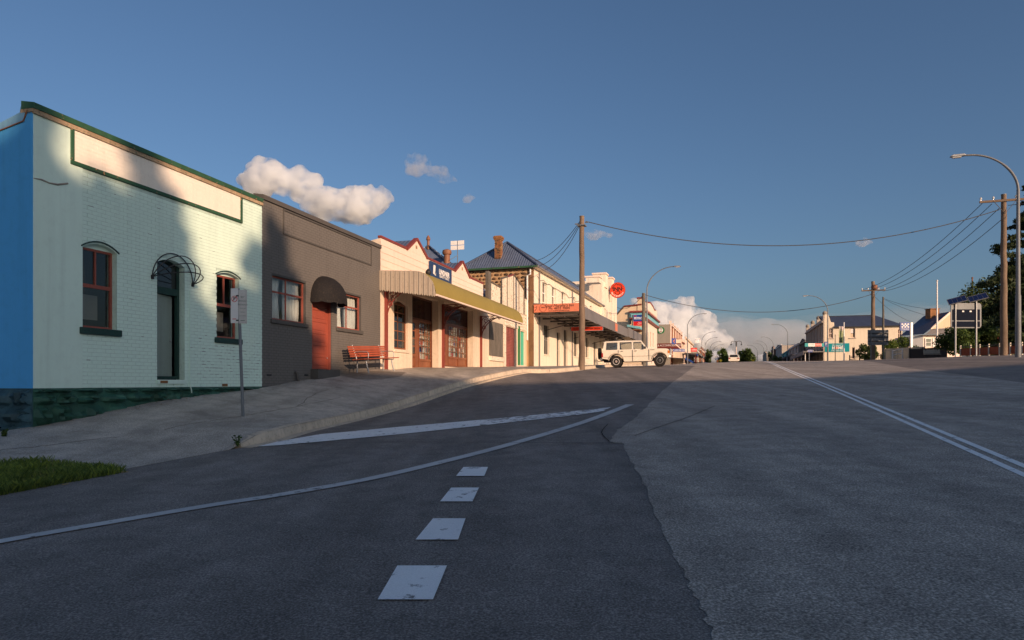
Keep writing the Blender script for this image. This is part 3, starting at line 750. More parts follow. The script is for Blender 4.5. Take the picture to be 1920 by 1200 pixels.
# ------------------------------------------------------------------ grey painted brick shop
B = Front(491, 13.6 * 1251 / (1313 - 491), THM, py0=725)
def build_grey():
    r = B.root('brick_shop', 'single-storey dark grey painted brick shop with orange-red door', 'shop')
    xe = B.x(713); zt = B.z(491, 373)
    w1 = (*[B.x(p) for p in (510, 573)], B.z(510, 598), B.z(510, 515)); w2 = (*[B.x(p) for p in (632, 677)], B.z(633, 614), B.z(633, 546)); d = (*[B.x(p) for p in (585, 621)], B.z(586, 692), B.z(586, 553))
    holes = [w1, w2, d]
    mb = MB(); mb.wall(0, xe, -.6, zt, holes, 0, .16); closed_body(mb, 0, xe, 9, -.6, zt); mb.build('wall', 'grey_joint', r)
    key = lambda q: q[0] + abs(q[1] - 1.5) * .3
    pn = (B.x(530), B.x(696), B.z(530, 439), B.z(530, 391))
    brickwork(r, 'grey_wall', .004, xe - .004, .012, zt - .004, holes, 0, key, proud=.005, seed=8)
    for q in ((pn[0], pn[1], pn[2], pn[2] + .05), (pn[0], pn[1], pn[3] - .05, pn[3]), (pn[0], pn[0] + .05, pn[2] + .052, pn[3] - .052), (pn[1] - .05, pn[1], pn[2] + .052, pn[3] - .052)):
        MB().box(q[0], q[1], -.035, 0, q[2], q[3]).build('panel_moulding', 'grey_trim', r)
    MB().prism([(0, -.06, zt), (0, -.06, zt + .14), (0, .3, zt + .2), (0, .3, zt)], (xe, 0, 0)).build('parapet_cap', 'grey_trim', r)
    for hh, bs in ((w1, ((.47,), (.64,))), (w2, ((.47,), (.64,)))):
        MB().box(hh[0], hh[1], .75, .76, hh[2] - .1, hh[3] + .1).build('room_back', 'curtain', r)
        f = window(r, hh[0], hh[1] - .0, hh[2], hh[3], .09, 'red_trim', 'glass_clear', bs, .05, .035, 'grey_trim', .13, .07)
        rng = random.Random(int(hh[0] * 100))
        for s0, s1 in ((.0, .44), (.5, 1.0)):
            mb = MB(); n = 26; W = hh[1] - hh[0]
            for i in range(n + 1):
                u = i / n; xx = hh[0] + W * lerp(s0, s1, u)
                yy = .27 + .022 * sin(u * 34 + rng.uniform(-.3, .3)); pull = .13 * W * (1 - s0) * sin(pi * .5 * u)
                for k in range(5):
                    v = k / 4; mb.v.append((xx + (-pull if s0 == 0 else pull * .3) * sin(v * pi) * .5, yy + .01 * sin(v * 5 + u * 9), lerp(hh[2], hh[3], v)))
            for i in range(n):
                for k in range(4): mb.f.append((i*5+k, (i+1)*5+k, (i+1)*5+k+1, i*5+k+1))
            mb.build('curtain', 'curtain', f, 60)
    # door of five panels
    fr = MB(); w = .07; fr.box(d[0], d[0] + w, .02, .14, d[2], d[3]); fr.box(d[1] - w, d[1], .02, .14, d[2], d[3]); fr.box(d[0] + w, d[1] - w, .02, .14, d[3] - w, d[3]); f = fr.build('door_frame', 'red_trim', r)
    dz = B.z(586, 575); lf = MB(); x0, x1 = d[0] + w + .003, d[1] - w - .003
    lf.box(x0, x1, .11, .14, d[2] + .01, dz)
    n = 5; st_ = .1; hh = (dz - d[2] - .01 - .08) / n
    lf.box(x0, x0 + st_, .09, .11, d[2] + .01, dz); lf.box(x1 - st_, x1, .09, .11, d[2] + .01, dz)
    for i in range(n + 1): z = d[2] + .01 + i * hh; lf.box(x0 + st_, x1 - st_, .09, .11, z, z + .08)
    dr = lf.build('door', 'red_door', r, bev=.006)
    for i in range(n): z = d[2] + .09 + i * hh; MB().box(x0 + st_ + .05, x1 - st_ - .05, .098, .112, z + .05, z + hh - .13).build('door_panel', 'red_door', dr, bev=.008)
    MB().box(x0, x1, .1, .13, dz + .02, d[3] - w).build('transom', 'red_door', r)
    MB().lathe([(0, 0), (.026, .003), (.026, .02), (.01, .03)], 10, (x1 - .07, .09, 1.0), 'y').build('door_knob', 'steel', dr, 40)
    MB().box(d[0] - .1, d[1] + .1, -.3, .02, d[2] - .35, d[2] - .01).build('door_step', 'grey_trim', r)
    # domed black fabric canopy
    l, rr = B.p(583, 558), B.p(637, 566, -.1); cx = B.x(610, -.05); R_ = (B.x(634) - B.x(583)) / 2 * .98; zc = B.z(583, 560); zh = B.z(603, 517) - zc; dp = .75
    mb = MB(); nu, nv = 20, 8
    for i in range(nu + 1):
        a = pi * i / nu
        for k in range(nv + 1):
            b = pi / 2 * k / nv
            rib = 1 + .015 * abs(sin(a * 4))
            mb.v.append((cx - R_ * cos(a) * cos(b) * rib, -.01 - dp * sin(a) * cos(b) * rib, zc + zh * sin(b)))
    for i in range(nu):
        for k in range(nv): mb.f.append((i*(nv+1)+k, (i+1)*(nv+1)+k, (i+1)*(nv+1)+k+1, i*(nv+1)+k+1))
    cn = mb.build('canopy', 'canvas_black', r, 60)
    mb = MB(); nn = 60
    for i in range(nn + 1):
        a = pi * i / nn; dr_ = .09 + .035 * abs(sin(a * 6))
        x, y = cx - R_ * cos(a) * 1.012, -.01 - dp * sin(a) * 1.012; mb.v += [(x, y, zc + .01), (x, y, zc - dr_)]
    for i in range(nn): mb.f.append((2*i, 2*i+1, 2*i+3, 2*i+2))
    mb.build('valance', 'canvas_black', cn)
    # rough footing stones, pipe stub and vents
    rubble(r, ['grey_wall', 'grey_trim'], lambda a, b, o: (a, -.01 - o, b - .45), B.x(573), .44, .42, .2, .03, .06, 12, rough=.5)
    for px in (503, 573): x, z = B.p(px, 703); MB().box(x - .08, x + .14, -.02, .0, z - .03, z + .02).build('air_vent', 'room_dark', r)
    x, z = B.p(553, 705); mb = MB(); mb.tube([(x, -.01, z + .12), (x, -.09, z + .1), (x + .03, -.1, z - .15), (x + .1, -.14, z - .45)], .05, 8); mb.build('drain_pipe', 'grey_trim', r, 50)
build_grey()
# ------------------------------------------------------------------ cream weatherboard shop with curved awning
C_ = Front(713, 13.6 * 1251 / 600, THM, py0=691)
def scroll(mb, c, r0, turns, a0, sgn, ax, r=.022, n=26):
    """spiral in the plane y-z at x = ax"""
    p = []
    for i in range(n + 1):
        u = i / n; a = a0 + sgn * turns * 2 * pi * u; rr = r0 * (1 - .82 * u); p.append((ax, c[0] + rr * cos(a), c[1] + rr * sin(a)))
    mb.tube(p, r, 6)
def shopfront(r, x0, x1, z0, z1, cols, y=.34):
    """timber shopfront: a door leaf and tall display windows under a row of transom lights"""
    zt = lerp(z0, z1, .70); fr = MB(); w = .07
    frame_rect(fr, x0, x1, z0, z1, w, y, y + .09); fr.box(x0 + w, x1 - w, y - .01, y + .09, zt - .05, zt + .05)
    f = fr.build('shopfront_frame', 'varnish_dark', r)
    MB().box(x0 + .02, x1 - .02, y + 1.5, y + 1.52, z0, z1).build('room_back', 'dark_wall', r)
    MB().box(x0 + .02, x1 - .02, y + .1, y + 1.5, z0 - .02, z0 + .01).build('shop_floor', 'varnish_dark', r)
    rng = random.Random(int(x0 * 37))
    tot = sum(c[1] for c in cols); x = x0 + w
    for kind, ww in cols:
        a, b = x, x + (x1 - x0 - 2 * w) * ww / tot; x = b; p0, p1 = z0 + .04, zt - .05
        if kind == 'door':
            lf = MB(); sw = (b - a) * .27; lo = lerp(p0, p1, .30); frame_rect(lf, a + .01, b - .01, p0, p1, .01, y + .03, y + .07)
            lf.box(a + .01, a + sw, y + .03, y + .075, p0, p1); lf.box(b - sw, b - .01, y + .03, y + .075, p0, p1); lf.box(a + sw, b - sw, y + .03, y + .075, p0, p0 + .2); lf.box(a + sw, b - sw, y + .03, y + .075, lo - .07, lo + .07); lf.box(a + sw, b - sw, y + .03, y + .075, p1 - .16, p1)
            n = 4; h = (p1 - .16 - lo - .07) / n
            for i in range(1, n): lf.box(a + sw, b - sw, y + .035, y + .07, lo + .07 + i * h - .025, lo + .07 + i * h + .025)
            d = lf.build('door', 'varnish', r)
            MB().box(a + sw + .02, b - sw - .02, y + .045, y + .06, p0 + .22, lo - .09).build('door_panel', 'varnish', d, bev=.01)
            for i in range(n): MB().box(a + sw, b - sw, y + .05, y + .056, lo + .07 + i * h + .025, lo + .07 + (i + 1) * h - .025).build('pane', 'glass_dark', d)
            MB().tube([(a + sw * .5, y + .03, lerp(p0, p1, .47)), (a + sw * .5, y - .03, lerp(p0, p1, .47)), (a + sw * .5, y - .03, lerp(p0, p1, .53)), (a + sw * .5, y + .03, lerp(p0, p1, .53))], .012, 6).build('door_handle', 'steel', d)
        else:
            nx, nz = kind; lo = lerp(p0, p1, .22); lf = MB(); frame_rect(lf, a + .01, b - .01, p0, p1, .06, y + .02, y + .08); lf.box(a + .07, b - .07, y + .02, y + .08, lo - .05, lo + .05)
            g = lf.build('display_window', 'varnish', r)
            MB().box(a + .12, b - .12, y + .045, y + .065, p0 + .1, lo - .09).build('lower_panel', 'varnish', g, bev=.01); MB().box(a + .07, b - .07, y + .06, y + .08, p0 + .06, lo - .05).build('lower_panel', 'varnish', g)
            for i in range(1, nx): q = lerp(a + .07, b - .07, i / nx); MB().box(q - .012, q + .012, y + .03, y + .06, lo + .05, p1 - .06).build('glazing_bar', 'varnish', g)
            for k in range(1, nz): q = lerp(lo + .05, p1 - .06, k / nz); MB().box(a + .07, b - .07, y + .033, y + .057, q - .012, q + .012).build('glazing_bar', 'varnish', g)
            MB().box(a + .07, b - .07, y + .044, y + .048, lo + .05, p1 - .06).build('pane', 'glass_clear', g)
            for k in range(5):      # shelves of folded goods behind the glass
                zz = lerp(lo + .05, p1 - .1, k / 5); sh = MB().box(a + .06, b - .06, y + .12, y + .4, zz - .015, zz).build('shelf', 'curtain', g)
                n = 4
                for i in range(n):
                    q = lerp(a + .1, b - .1, (i + .1) / n); ww_ = (b - a - .2) / n * .8
                    MB().box(q, q + ww_, y + .14, y + .34, zz, zz + rng.uniform(.18, .3)).build('goods', rng.choice(['curtain', 'letter_white', 'cream_board', 'signal_red', 'sign_blue', 'navy', 'rust_orange', 'fence_pale', 'letter_white', 'curtain']), g)
    n = max(int((x1 - x0) / .16), 4)
    for i in range(n):
        a = lerp(x0 + w, x1 - w, i / n); b = lerp(x0 + w, x1 - w, (i + 1) / n)
        MB().box(a, a + .02, y + .02, y + .06, zt + .05, z1 - w).build('transom_bar', 'varnish_dark', f); MB().box(a + .02, b, y + .04, y + .046, zt + .05, z1 - w).build('transom_pane', 'glass_blue', f)
def build_cream():
    F_ = C_; r = F_.root('weatherboard_shop', 'cream weatherboard shop with twin small gables and curved olive awning', 'shop')
    xe = F_.x(905); ztop = F_.z(713, 446); za = F_.z(717, 508); zu = F_.z(717, 545)
    win = (*[F_.x(p) for p in (739, 765)], F_.z(741, 654), F_.z(741, 562)); o1 = (F_.x(773), F_.x(822), -.05, F_.z(773, 549)); o2 = (F_.x(832), F_.x(887), F_.z(832, 687), F_.z(832, 566))
    mb = MB(); mb.wall(0, xe, -.9, za, [win, o1, o2], 0, .34); mb.quad((0, 0, -.9), (0, 0, ztop), (0, 8, ztop - 1.6), (0, 8, -.9)); mb.quad((xe, 0, -.9), (xe, 8, -.9), (xe, 8, ztop - 1.6), (xe, 0, ztop)); mb.quad((0, 8, -.9), (0, 8, ztop - 1.6), (xe, 8, ztop - 1.6), (xe, 8, -.9))
    mb.build('wall', 'cream_render', r)
    MB().box(.02, xe - .02, .01, .06, za - .1, ztop - .02).build('backing', 'cream_render', r)
    n = 5; h = (ztop - za + .1) / n; z = za - .1
    for i in range(n):      # lapped boards of the false front
        MB().xz([(0, z), (xe, z), (xe, z + h + .02), (0, z + h + .02)], 0, .0).v
        MB().prism([(0, -.034, z), (0, -.012, z), (0, .0, z + h + .015), (0, -.014, z + h + .015)][::-1], (xe, 0, 0)).build('weatherboard', 'cream_board', r); z += h
    def gable(pl, pp, pr):
        a, p, b = F_.p(*pl), F_.p(*pp), F_.p(*pr); a = (a[0], ztop + .012); b = (b[0], ztop + .012)
        g = MB().xz([(a[0], a[1]), (b[0], b[1]), (p[0], p[1])], -.02, .06).build('gable', 'cream_board', r)
        mb = MB(); mb.bar((a[0] - .05, .0, a[1]), (p[0], .0, p[1] + .05), .2, .1); mb.build('coping', 'red_dark', g); MB().bar((p[0], .0, p[1] + .05), (b[0] + .05, .0, b[1]), .2, .1).build('coping', 'red_dark', g)
        MB().box(p[0] - .1, p[0] + .1, -.03, -.0, lerp(a[1], p[1], .35), lerp(a[1], p[1], .6)).build('gable_vent', 'bare_timber', g)
        # little roof running back behind each gable
        MB().add([(a[0], .06, a[1]), (p[0], .06, p[1]), (b[0], .06, b[1]), (a[0], 4, a[1]), (p[0], 4, p[1]), (b[0], 4, b[1])], [(0, 1, 4, 3), (1, 2, 5, 4)]).build('gable_roof', 'roof_blue_y', r)
        return a, b
    g1 = gable((762, 464), (780, 450), (799, 480)); g2 = gable((852, 502), (866, 492), (879, 515))
    for a, b in ((-.03, g1[0][0]), (g1[1][0], g2[0][0]), (g2[1][0], xe)): MB().box(a, b, -.06, .1, ztop + .004, ztop + .1).build('coping', 'red_dark', r)
    # arched side window
    f = window(r, win[0], win[1], win[2], win[3] - .1, .12, 'varnish', 'glass_dark', ((.45,), (.2, .4, .6, .8)), .08, .025, 'cream_render', .14, .06)
    mb = MB(); spandrel(mb, win[0], win[1], win[3] - .16, .16, -.004, .3); mb.build('arch', 'cream_render', r)
    MB().box(win[0], win[1], .15, .2, win[3] - .11, win[3]).build('arch_infill', 'varnish_dark', f)
    shopfront(r, o1[0], o1[1], o1[2], o1[3], [('door', 1.0), ((4, 6), 1.05)]); shopfront(r, o2[0], o2[1], o2[2], o2[3], [('door', .9), ((4, 6), .95), ((4, 6), .85)])
    MB().box(o1[0] - .1, o1[1] + .05, -.25, .34, o1[2] - .25, o1[2] - .003).build('door_step', 'cream_render', r)
    # bullnose awning
    D = 2.5; zf = F_.z(822, 553, -D); xa = F_.x(981, -D); zw = za - .02; x0 = -.06
    pr = [(0, zw)] + [(-1.55 * i / 4, lerp(zw, zf + .98, (i / 4) ** 1.1)) for i in range(1, 5)]
    for i in range(1, 9): a = pi / 2 * i / 8; pr.append((-1.55 - (D - 1.55) * sin(a), zf + .98 * cos(a)))
    mb = MB(); n = len(pr)
    for y, z in pr: mb.v += [(x0, y, z), (xa, y, z)]
    for y, z in pr: mb.v += [(x0, y, z - .03), (xa, y, z - .03)]
    for i in range(n - 1): mb.f += [(2*i, 2*i+2, 2*i+3, 2*i+1), (2*n+2*i, 2*n+2*i+1, 2*n+2*i+3, 2*n+2*i+2)]
    mb.f += [(2*i, 2*i+2, 2*n+2*i+2, 2*n+2*i) for i in range(n - 1)] + [(2*i+1, 2*n+2*i+1, 2*n+2*i+3, 2*i+3) for i in range(n - 1)] + [(2*n-2, 4*n-2, 4*n-1, 2*n-1)]
    aw = mb.build('awning', 'olive', r, 50)
    MB().tube([(x0, -D - .01, zf - .03), (xa, -D - .01, zf - .03)], .045, 8).build('gutter', 'cream_board', aw)
    MB().box(x0 + .05, xa - .05, -D + .05, -D + .1, zf - .08, zf + .02).build('awning_beam', 'varnish_dark', aw)
    for i in range(9): x = lerp(x0 + .3, xa - .2, i / 8); MB().add([(x - .02, 0, zw - .05), (x + .02, 0, zw - .05), (x + .02, -2.3, zf + .25), (x - .02, -2.3, zf + .25), (x - .02, 0, zw - .13), (x + .02, 0, zw - .13), (x + .02, -2.3, zf + .17), (x - .02, -2.3, zf + .17)], [(0, 1, 2, 3), (4, 7, 6, 5), (0, 4, 5, 1), (1, 5, 6, 2), (2, 6, 7, 3), (3, 7, 4, 0)]).build('awning_rafter', 'varnish_dark', aw)
    # vertical strips closing the near end, scalloped along the bottom
    N_ = 24
    for i in range(N_):
        ya, yb = -D * i / N_, -D * (i + 1) / N_; ym = (ya + yb) / 2
        def zt_(y):
            for (a, za_), (b, zb_) in zip(pr, pr[1:]):
                if b <= y <= a: return lerp(za_, zb_, (y - a) / (b - a))
            return zf
        zb = lerp(zu + .02, zf - .06, (-ym / D)); rr = .025 * (1 if i % 2 else -.2)
        MB().prism([(x0 - .02 - rr, ya, zb), (x0 - .02 - rr, ym, zb - .06), (x0 - .02 - rr, yb, zb), (x0 - .02 - rr, yb, zt_(yb)), (x0 - .02 - rr, ym, zt_(ym)), (x0 - .02 - rr, ya, zt_(ya))], (.012, 0, 0)).build('end_strip', 'awning_grey', aw)
    # wall posts with scrolled iron brackets
    for px in (724, 831, 902):
        x = F_.x(px, -.06); gz = F_.g(x, -.1); zz = lerp(zw, zf, .25) - .35
        p = MB().box(x - .05, x + .05, -.13, -.003, gz - .05, zz).build('bracket_post', 'red_dark', r)
        mb = MB(); k = [(x, -.1 - 1.5 * (1 - cos(a)), zz - 1.35 + 1.3 * sin(a)) for a in [pi / 2 * i / 14 for i in range(15)]]
        mb.tube(k, .03, 6); k2 = [(x, -.1 - 1.25 * (1 - cos(a)), zz - .95 + .85 * sin(a)) for a in [pi / 2 * i / 12 for i in range(13)]]; mb.tube(k2, .022, 6)
        mb.bar((x, -.1, zz - .03), (x, -1.75, zz - .02), .04)
        for c, r0, a0, sg in (((-.35, zz - .27), .2, 0, 1), ((-.75, zz - .2), .14, pi, -1), ((-1.2, zz - .16), .1, 0, 1), ((-.24, zz - .72), .12, pi / 2, 1)): scroll(mb, c, r0, 1.6, a0, sg, x)
        mb.build('scroll_bracket', 'red_dark', p, 60)
    MB().lathe([(.02, 0), (.02, .1), (.06, .12), (.12, .22), (.12, .28), (.05, .38), (.01, .4)], 12, (F_.x(803, -1.9), -1.9, F_.z(803, 521, -1.9) - .02)).build('finial', 'steel_dark', aw, 50)
    # hipped main roof behind
    zr = ztop - .3; Y = 6.5; ax, az = F_.p(803, 460, Y); x1 = F_.x(884, 2.5)
    hw = x1 - ax
    roof = MB().add([(ax - hw, 1.2, zr), (x1, 1.2, zr), (x1, 12, zr), (ax - hw, 12, zr), (ax - .1, Y, az), (ax + .1, Y, az)], [(0, 1, 5, 4), (1, 2, 5), (2, 3, 4, 5), (3, 0, 4)]).build('roof', 'roof_blue', r)
    for q in ((x1, 1.2), (x1, 12), (ax - hw, 1.2)): MB().bar((q[0], q[1], zr + .03), (ax, Y, az + .03), .16, .06).build('ridge_cap', 'roof_slate', roof)
    MB().lathe([(.1, -.3), (.1, .35), (.16, .4), (.14, .55), (.06, .7), (.01, .75)], 10, (ax, Y, az)).build('roof_finial', 'rust_orange', roof, 40)
    vx, vz = F_.p(838, 481, 4.5); MB().lathe([(.22, -.6), (.22, .12), (.30, .14), (.34, .28), (.30, .44), (.1, .52)], 14, (vx, 4.5, vz)).build('roof_vent', 'rust_orange', roof, 40)
    # aerial of four white panels
    tx, tz = F_.p(858, 451, 4.0); bz = F_.z(858, 499, 4.0); t = MB(); t.tube([(tx, 4, bz - .8), (tx, 4, tz - .02)], .03, 6); t.tube([(tx, 4, lerp(bz, tz, .42)), (tx - 1.1, 4.2, bz + .25)], .02, 5)
    an = t.build('aerial_mast', 'steel_dull', r); y = 3.94
    hw, hh = (F_.x(870, 4) - F_.x(848, 4)) / 2, (tz - F_.z(858, 469, 4)) / 2
    a = Vector((hw, 0, 0))
    for ix in (-1, 1):
        for iz in (0, 1): cx = tx; cy = 4 + ix * .27; cz = tz - hh * (.5 + iz); MB().box(cx - .05, cx - .03, cy - .24, cy + .24, cz - hh * .44, cz + hh * .44).build('aerial_panel', 'letter_white', an, loc=(0, 0, 0))
    an2 = an
build_cream()
def sock_sign():
    F_ = C_; x0, z0 = F_.p(806, 520, -.1); x1 = F_.x(846, -.1); z1 = F_.z(806, 489, -.1)
    q = F_.w(x0, -.1); r = thing('shop_sign', 'navy blue fascia sign with white sock lettering above the olive awning', 'sign', (q.x, q.y, F_.z0 + z0), F_.rot())
    w, h = x1 - x0, z1 - z0
    MB().box(0, w, -.03, .06, 0, h).build('board', 'navy', r); MB().box(0, w, -.03, .06, -.34, -.004).build('lower_strip', 'letter_white', r)
    text('LINDNER', .36, 'letter_white', r, (w * .63, -.036, h * .56), bold=.012, sx=.98); text('QUALITY SOCKS', .19, 'letter_white', r, (w * .63, -.036, h * .30), sx=.95); text('GOULBURN SOCK SHOP', .16, 'letter_grey', r, (w * .5, -.036, -.17), sx=1.0)
    mb = MB(); a, b = w * .10, w * .19; mb.prism([(a + .05, -.036, h * .3), (b + .12, -.036, h * .22), (b + .2, -.036, h * .38), (b + .06, -.036, h * .48), (b + .1, -.036, h * .84), (a + .1, -.036, h * .84)][::1], (0, .006, 0)); mb.build('emblem', 'letter_white', r)
    for i in range(3): zz = h * (.29 + .06 * i); MB().bar((b + .0, -.039, zz + .03), (b + .19, -.039, zz), .006, .03).build('emblem_stripe', 'navy', r)
sock_sign()

# red slatted bench
def build_bench():
    F_ = B; x0 = F_.x(669, -.75); x1 = F_.x(738, -.75); L = x1 - x0 - .1; q = F_.w(x0, -.45); z = G(*F_.w((x0 + x1) / 2, -.6))
    r = thing('bench', 'orange-red slatted street bench on pale steel legs against the grey shop', 'bench', (q.x, q.y, z + .02), F_.rot())
    tilt = (F_.g(x1, -.6) - F_.g(x0, -.6)) / (x1 - x0); r.rotation_euler = (0, -atan(tilt) * .7, F_.rot())
    for i in range(5): y = -.12 - i * .1; MB().box(0, L, y - .085, y, .43 + .006 * i, .465 + .006 * i).build('seat_slat', 'bench_slat', r, bev=.008)
    for i in range(5): z_ = .54 + i * .085; y = -.05 + i * .025; MB().box(0, L, y - .02, y + .015, z_, z_ + .07).build('back_slat', 'bench_slat', r, bev=.008)
    for u in (.14, .86):
        x = L * u; mb = MB(); mb.tube([(x, -.56, -.05), (x, -.5, .2), (x, -.46, .42)], .028, 8); mb.tube([(x, -.08, -.05), (x, -.1, .2), (x, -.1, .42), (x, .0, .7), (x, .09, .98)], .028, 8); mb.bar((x, -.55, .405), (x, -.08, .41), .05, .03); mb.build('leg_frame', 'steel', r, 50)
        mb = MB(); mb.tube([(x, .03, .72), (x, -.2, .74), (x, -.52, .73), (x, -.57, .66), (x, -.55, .43)], .016, 8); mb.build('arm_rest', 'steel', r, 50)
build_bench()

# ------------------------------------------------------------------ derelict timber shop
E = Front(905, 13.6 * 1251 / 408, THM, py0=688)
def build_shed():
    F_ = E; r = F_.root('derelict_shop', 'small peeling white timber shop with stepped parapet and red roller shutter', 'shop')
    xe = F_.x(1000); zc = F_.z(920, 566)
    P = lambda px, py: F_.p(px, py, -.02)
    rl = (F_.x(948), F_.x(967), F_.z(948, 687), F_.z(948, 611)); gd = (F_.x(976), F_.x(984), F_.z(978, 685), F_.z(978, 621))
    mb = MB(); mb.wall(0, xe, -.5, zc + .05, [rl, gd], 0, .2); closed_body(mb, 0, xe, 9, -.5, zc, True); mb.build('wall', 'cream_render', r)
    # parapet of upright sheets, stepped and gabled
    tops = [(919, 530, 937, 540), (940, 523, 950, 520), (950, 520, 962, 516), (962, 516, 972, 530), (972, 530, 981, 544), (983, 560, 997, 566)]
    for a, b, c, d in tops:
        p, q = P(a, b), P(c, d); zb = zc - .0
        MB().xz([(p[0], zb), (q[0] - .02, zb), (q[0] - .02, q[1]), (p[0], p[1])], -.05 - .01 * (a % 2), -.0).build('parapet_sheet', 'white_peel', r)
    for px, py in ((940, 523), (950, 520), (962, 516), (972, 530), (982, 545)): x, z = P(px, py); MB().box(x - .05, x + .02, -.085, -.04, zc, z + .03).build('batten', 'timber_grey', r)
    for a, b in zip(tops, tops[1:] + tops[-1:]):
        p, q = P(a[0], a[1]), P(a[2], a[3]); MB().bar((p[0], -.03, p[1] + .04), (q[0], -.03, q[1] + .04), .16, .08).build('coping', 'red_dark' if a[0] in (950,) else 'timber_grey', r)
    MB().box(F_.x(913), F_.x(918), -.1, .1, zc - .5, F_.z(913, 508)).build('post', 'timber_grey', r)
    MB().box(F_.x(905), F_.x(912), .3, .35, zc - 1, F_.z(905, 528)).build('gap_board', 'maroon', r)
    # lapped boards right of the shutter head
    x0 = F_.x(946); n = 5; za = F_.z(970, 588) + .1; zb = F_.z(970, 616)
    za = min(za, zc - .03)
    for i in range(n): z = lerp(zb, za, i / n); MB().prism([(x0, -.05, z), (x0, -.015, z), (x0, -.003, z + (za - zb) / n), (x0, -.02, z + (za - zb) / n)][::-1], (xe - x0 - .02, 0, 0)).build('weatherboard', 'white_peel', r)
    # grey ply sheet over the old window with a peeling sill
    MB().box(F_.x(917), F_.x(942), -.05, -.0, F_.z(930, 668), F_.z(917, 601)).build('ply_sheet', 'timber_grey', r); MB().box(F_.x(917), F_.x(944), -.12, -.0, F_.z(930, 677), F_.z(930, 669)).build('old_sill', 'white_peel', r)
    MB().box(F_.x(943), F_.x(947.5), -.06, -.0, F_.z(944, 687), F_.z(944, 611)).build('peeling_post', 'white_peel', r)
    n = 26
    sh = MB().box(rl[0], rl[1], .14, .16, rl[2], rl[3]).build('roller_shutter', 'roller_red', r); hh = (rl[3] - rl[2]) / n
    for i in range(n): z = rl[2] + i * hh; MB().prism([(rl[0], .13, z + .01), (rl[0], .10, z + hh * .5), (rl[0], .13, z + hh)], (rl[1] - rl[0], 0, 0)).build('shutter_slat', 'roller_red', sh)
    MB().box(gd[0], gd[1], .1, .15, gd[2], gd[3]).build('door', 'green_door', r); MB().box(F_.x(971), F_.x(974), -.05, 0, gd[2], gd[3] + .3).build('door_jamb', 'sign_green', r)
    MB().box(F_.x(985), xe - .1, -.03, -.0, -.05, F_.z(985, 620)).build('cream_sheet', 'tan_render', r)
    MB().box(xe - .12, xe + .02, -.09, .1, -.3, F_.z(1000, 540)).build('corner_post', 'timber_grey', r)
build_shed()

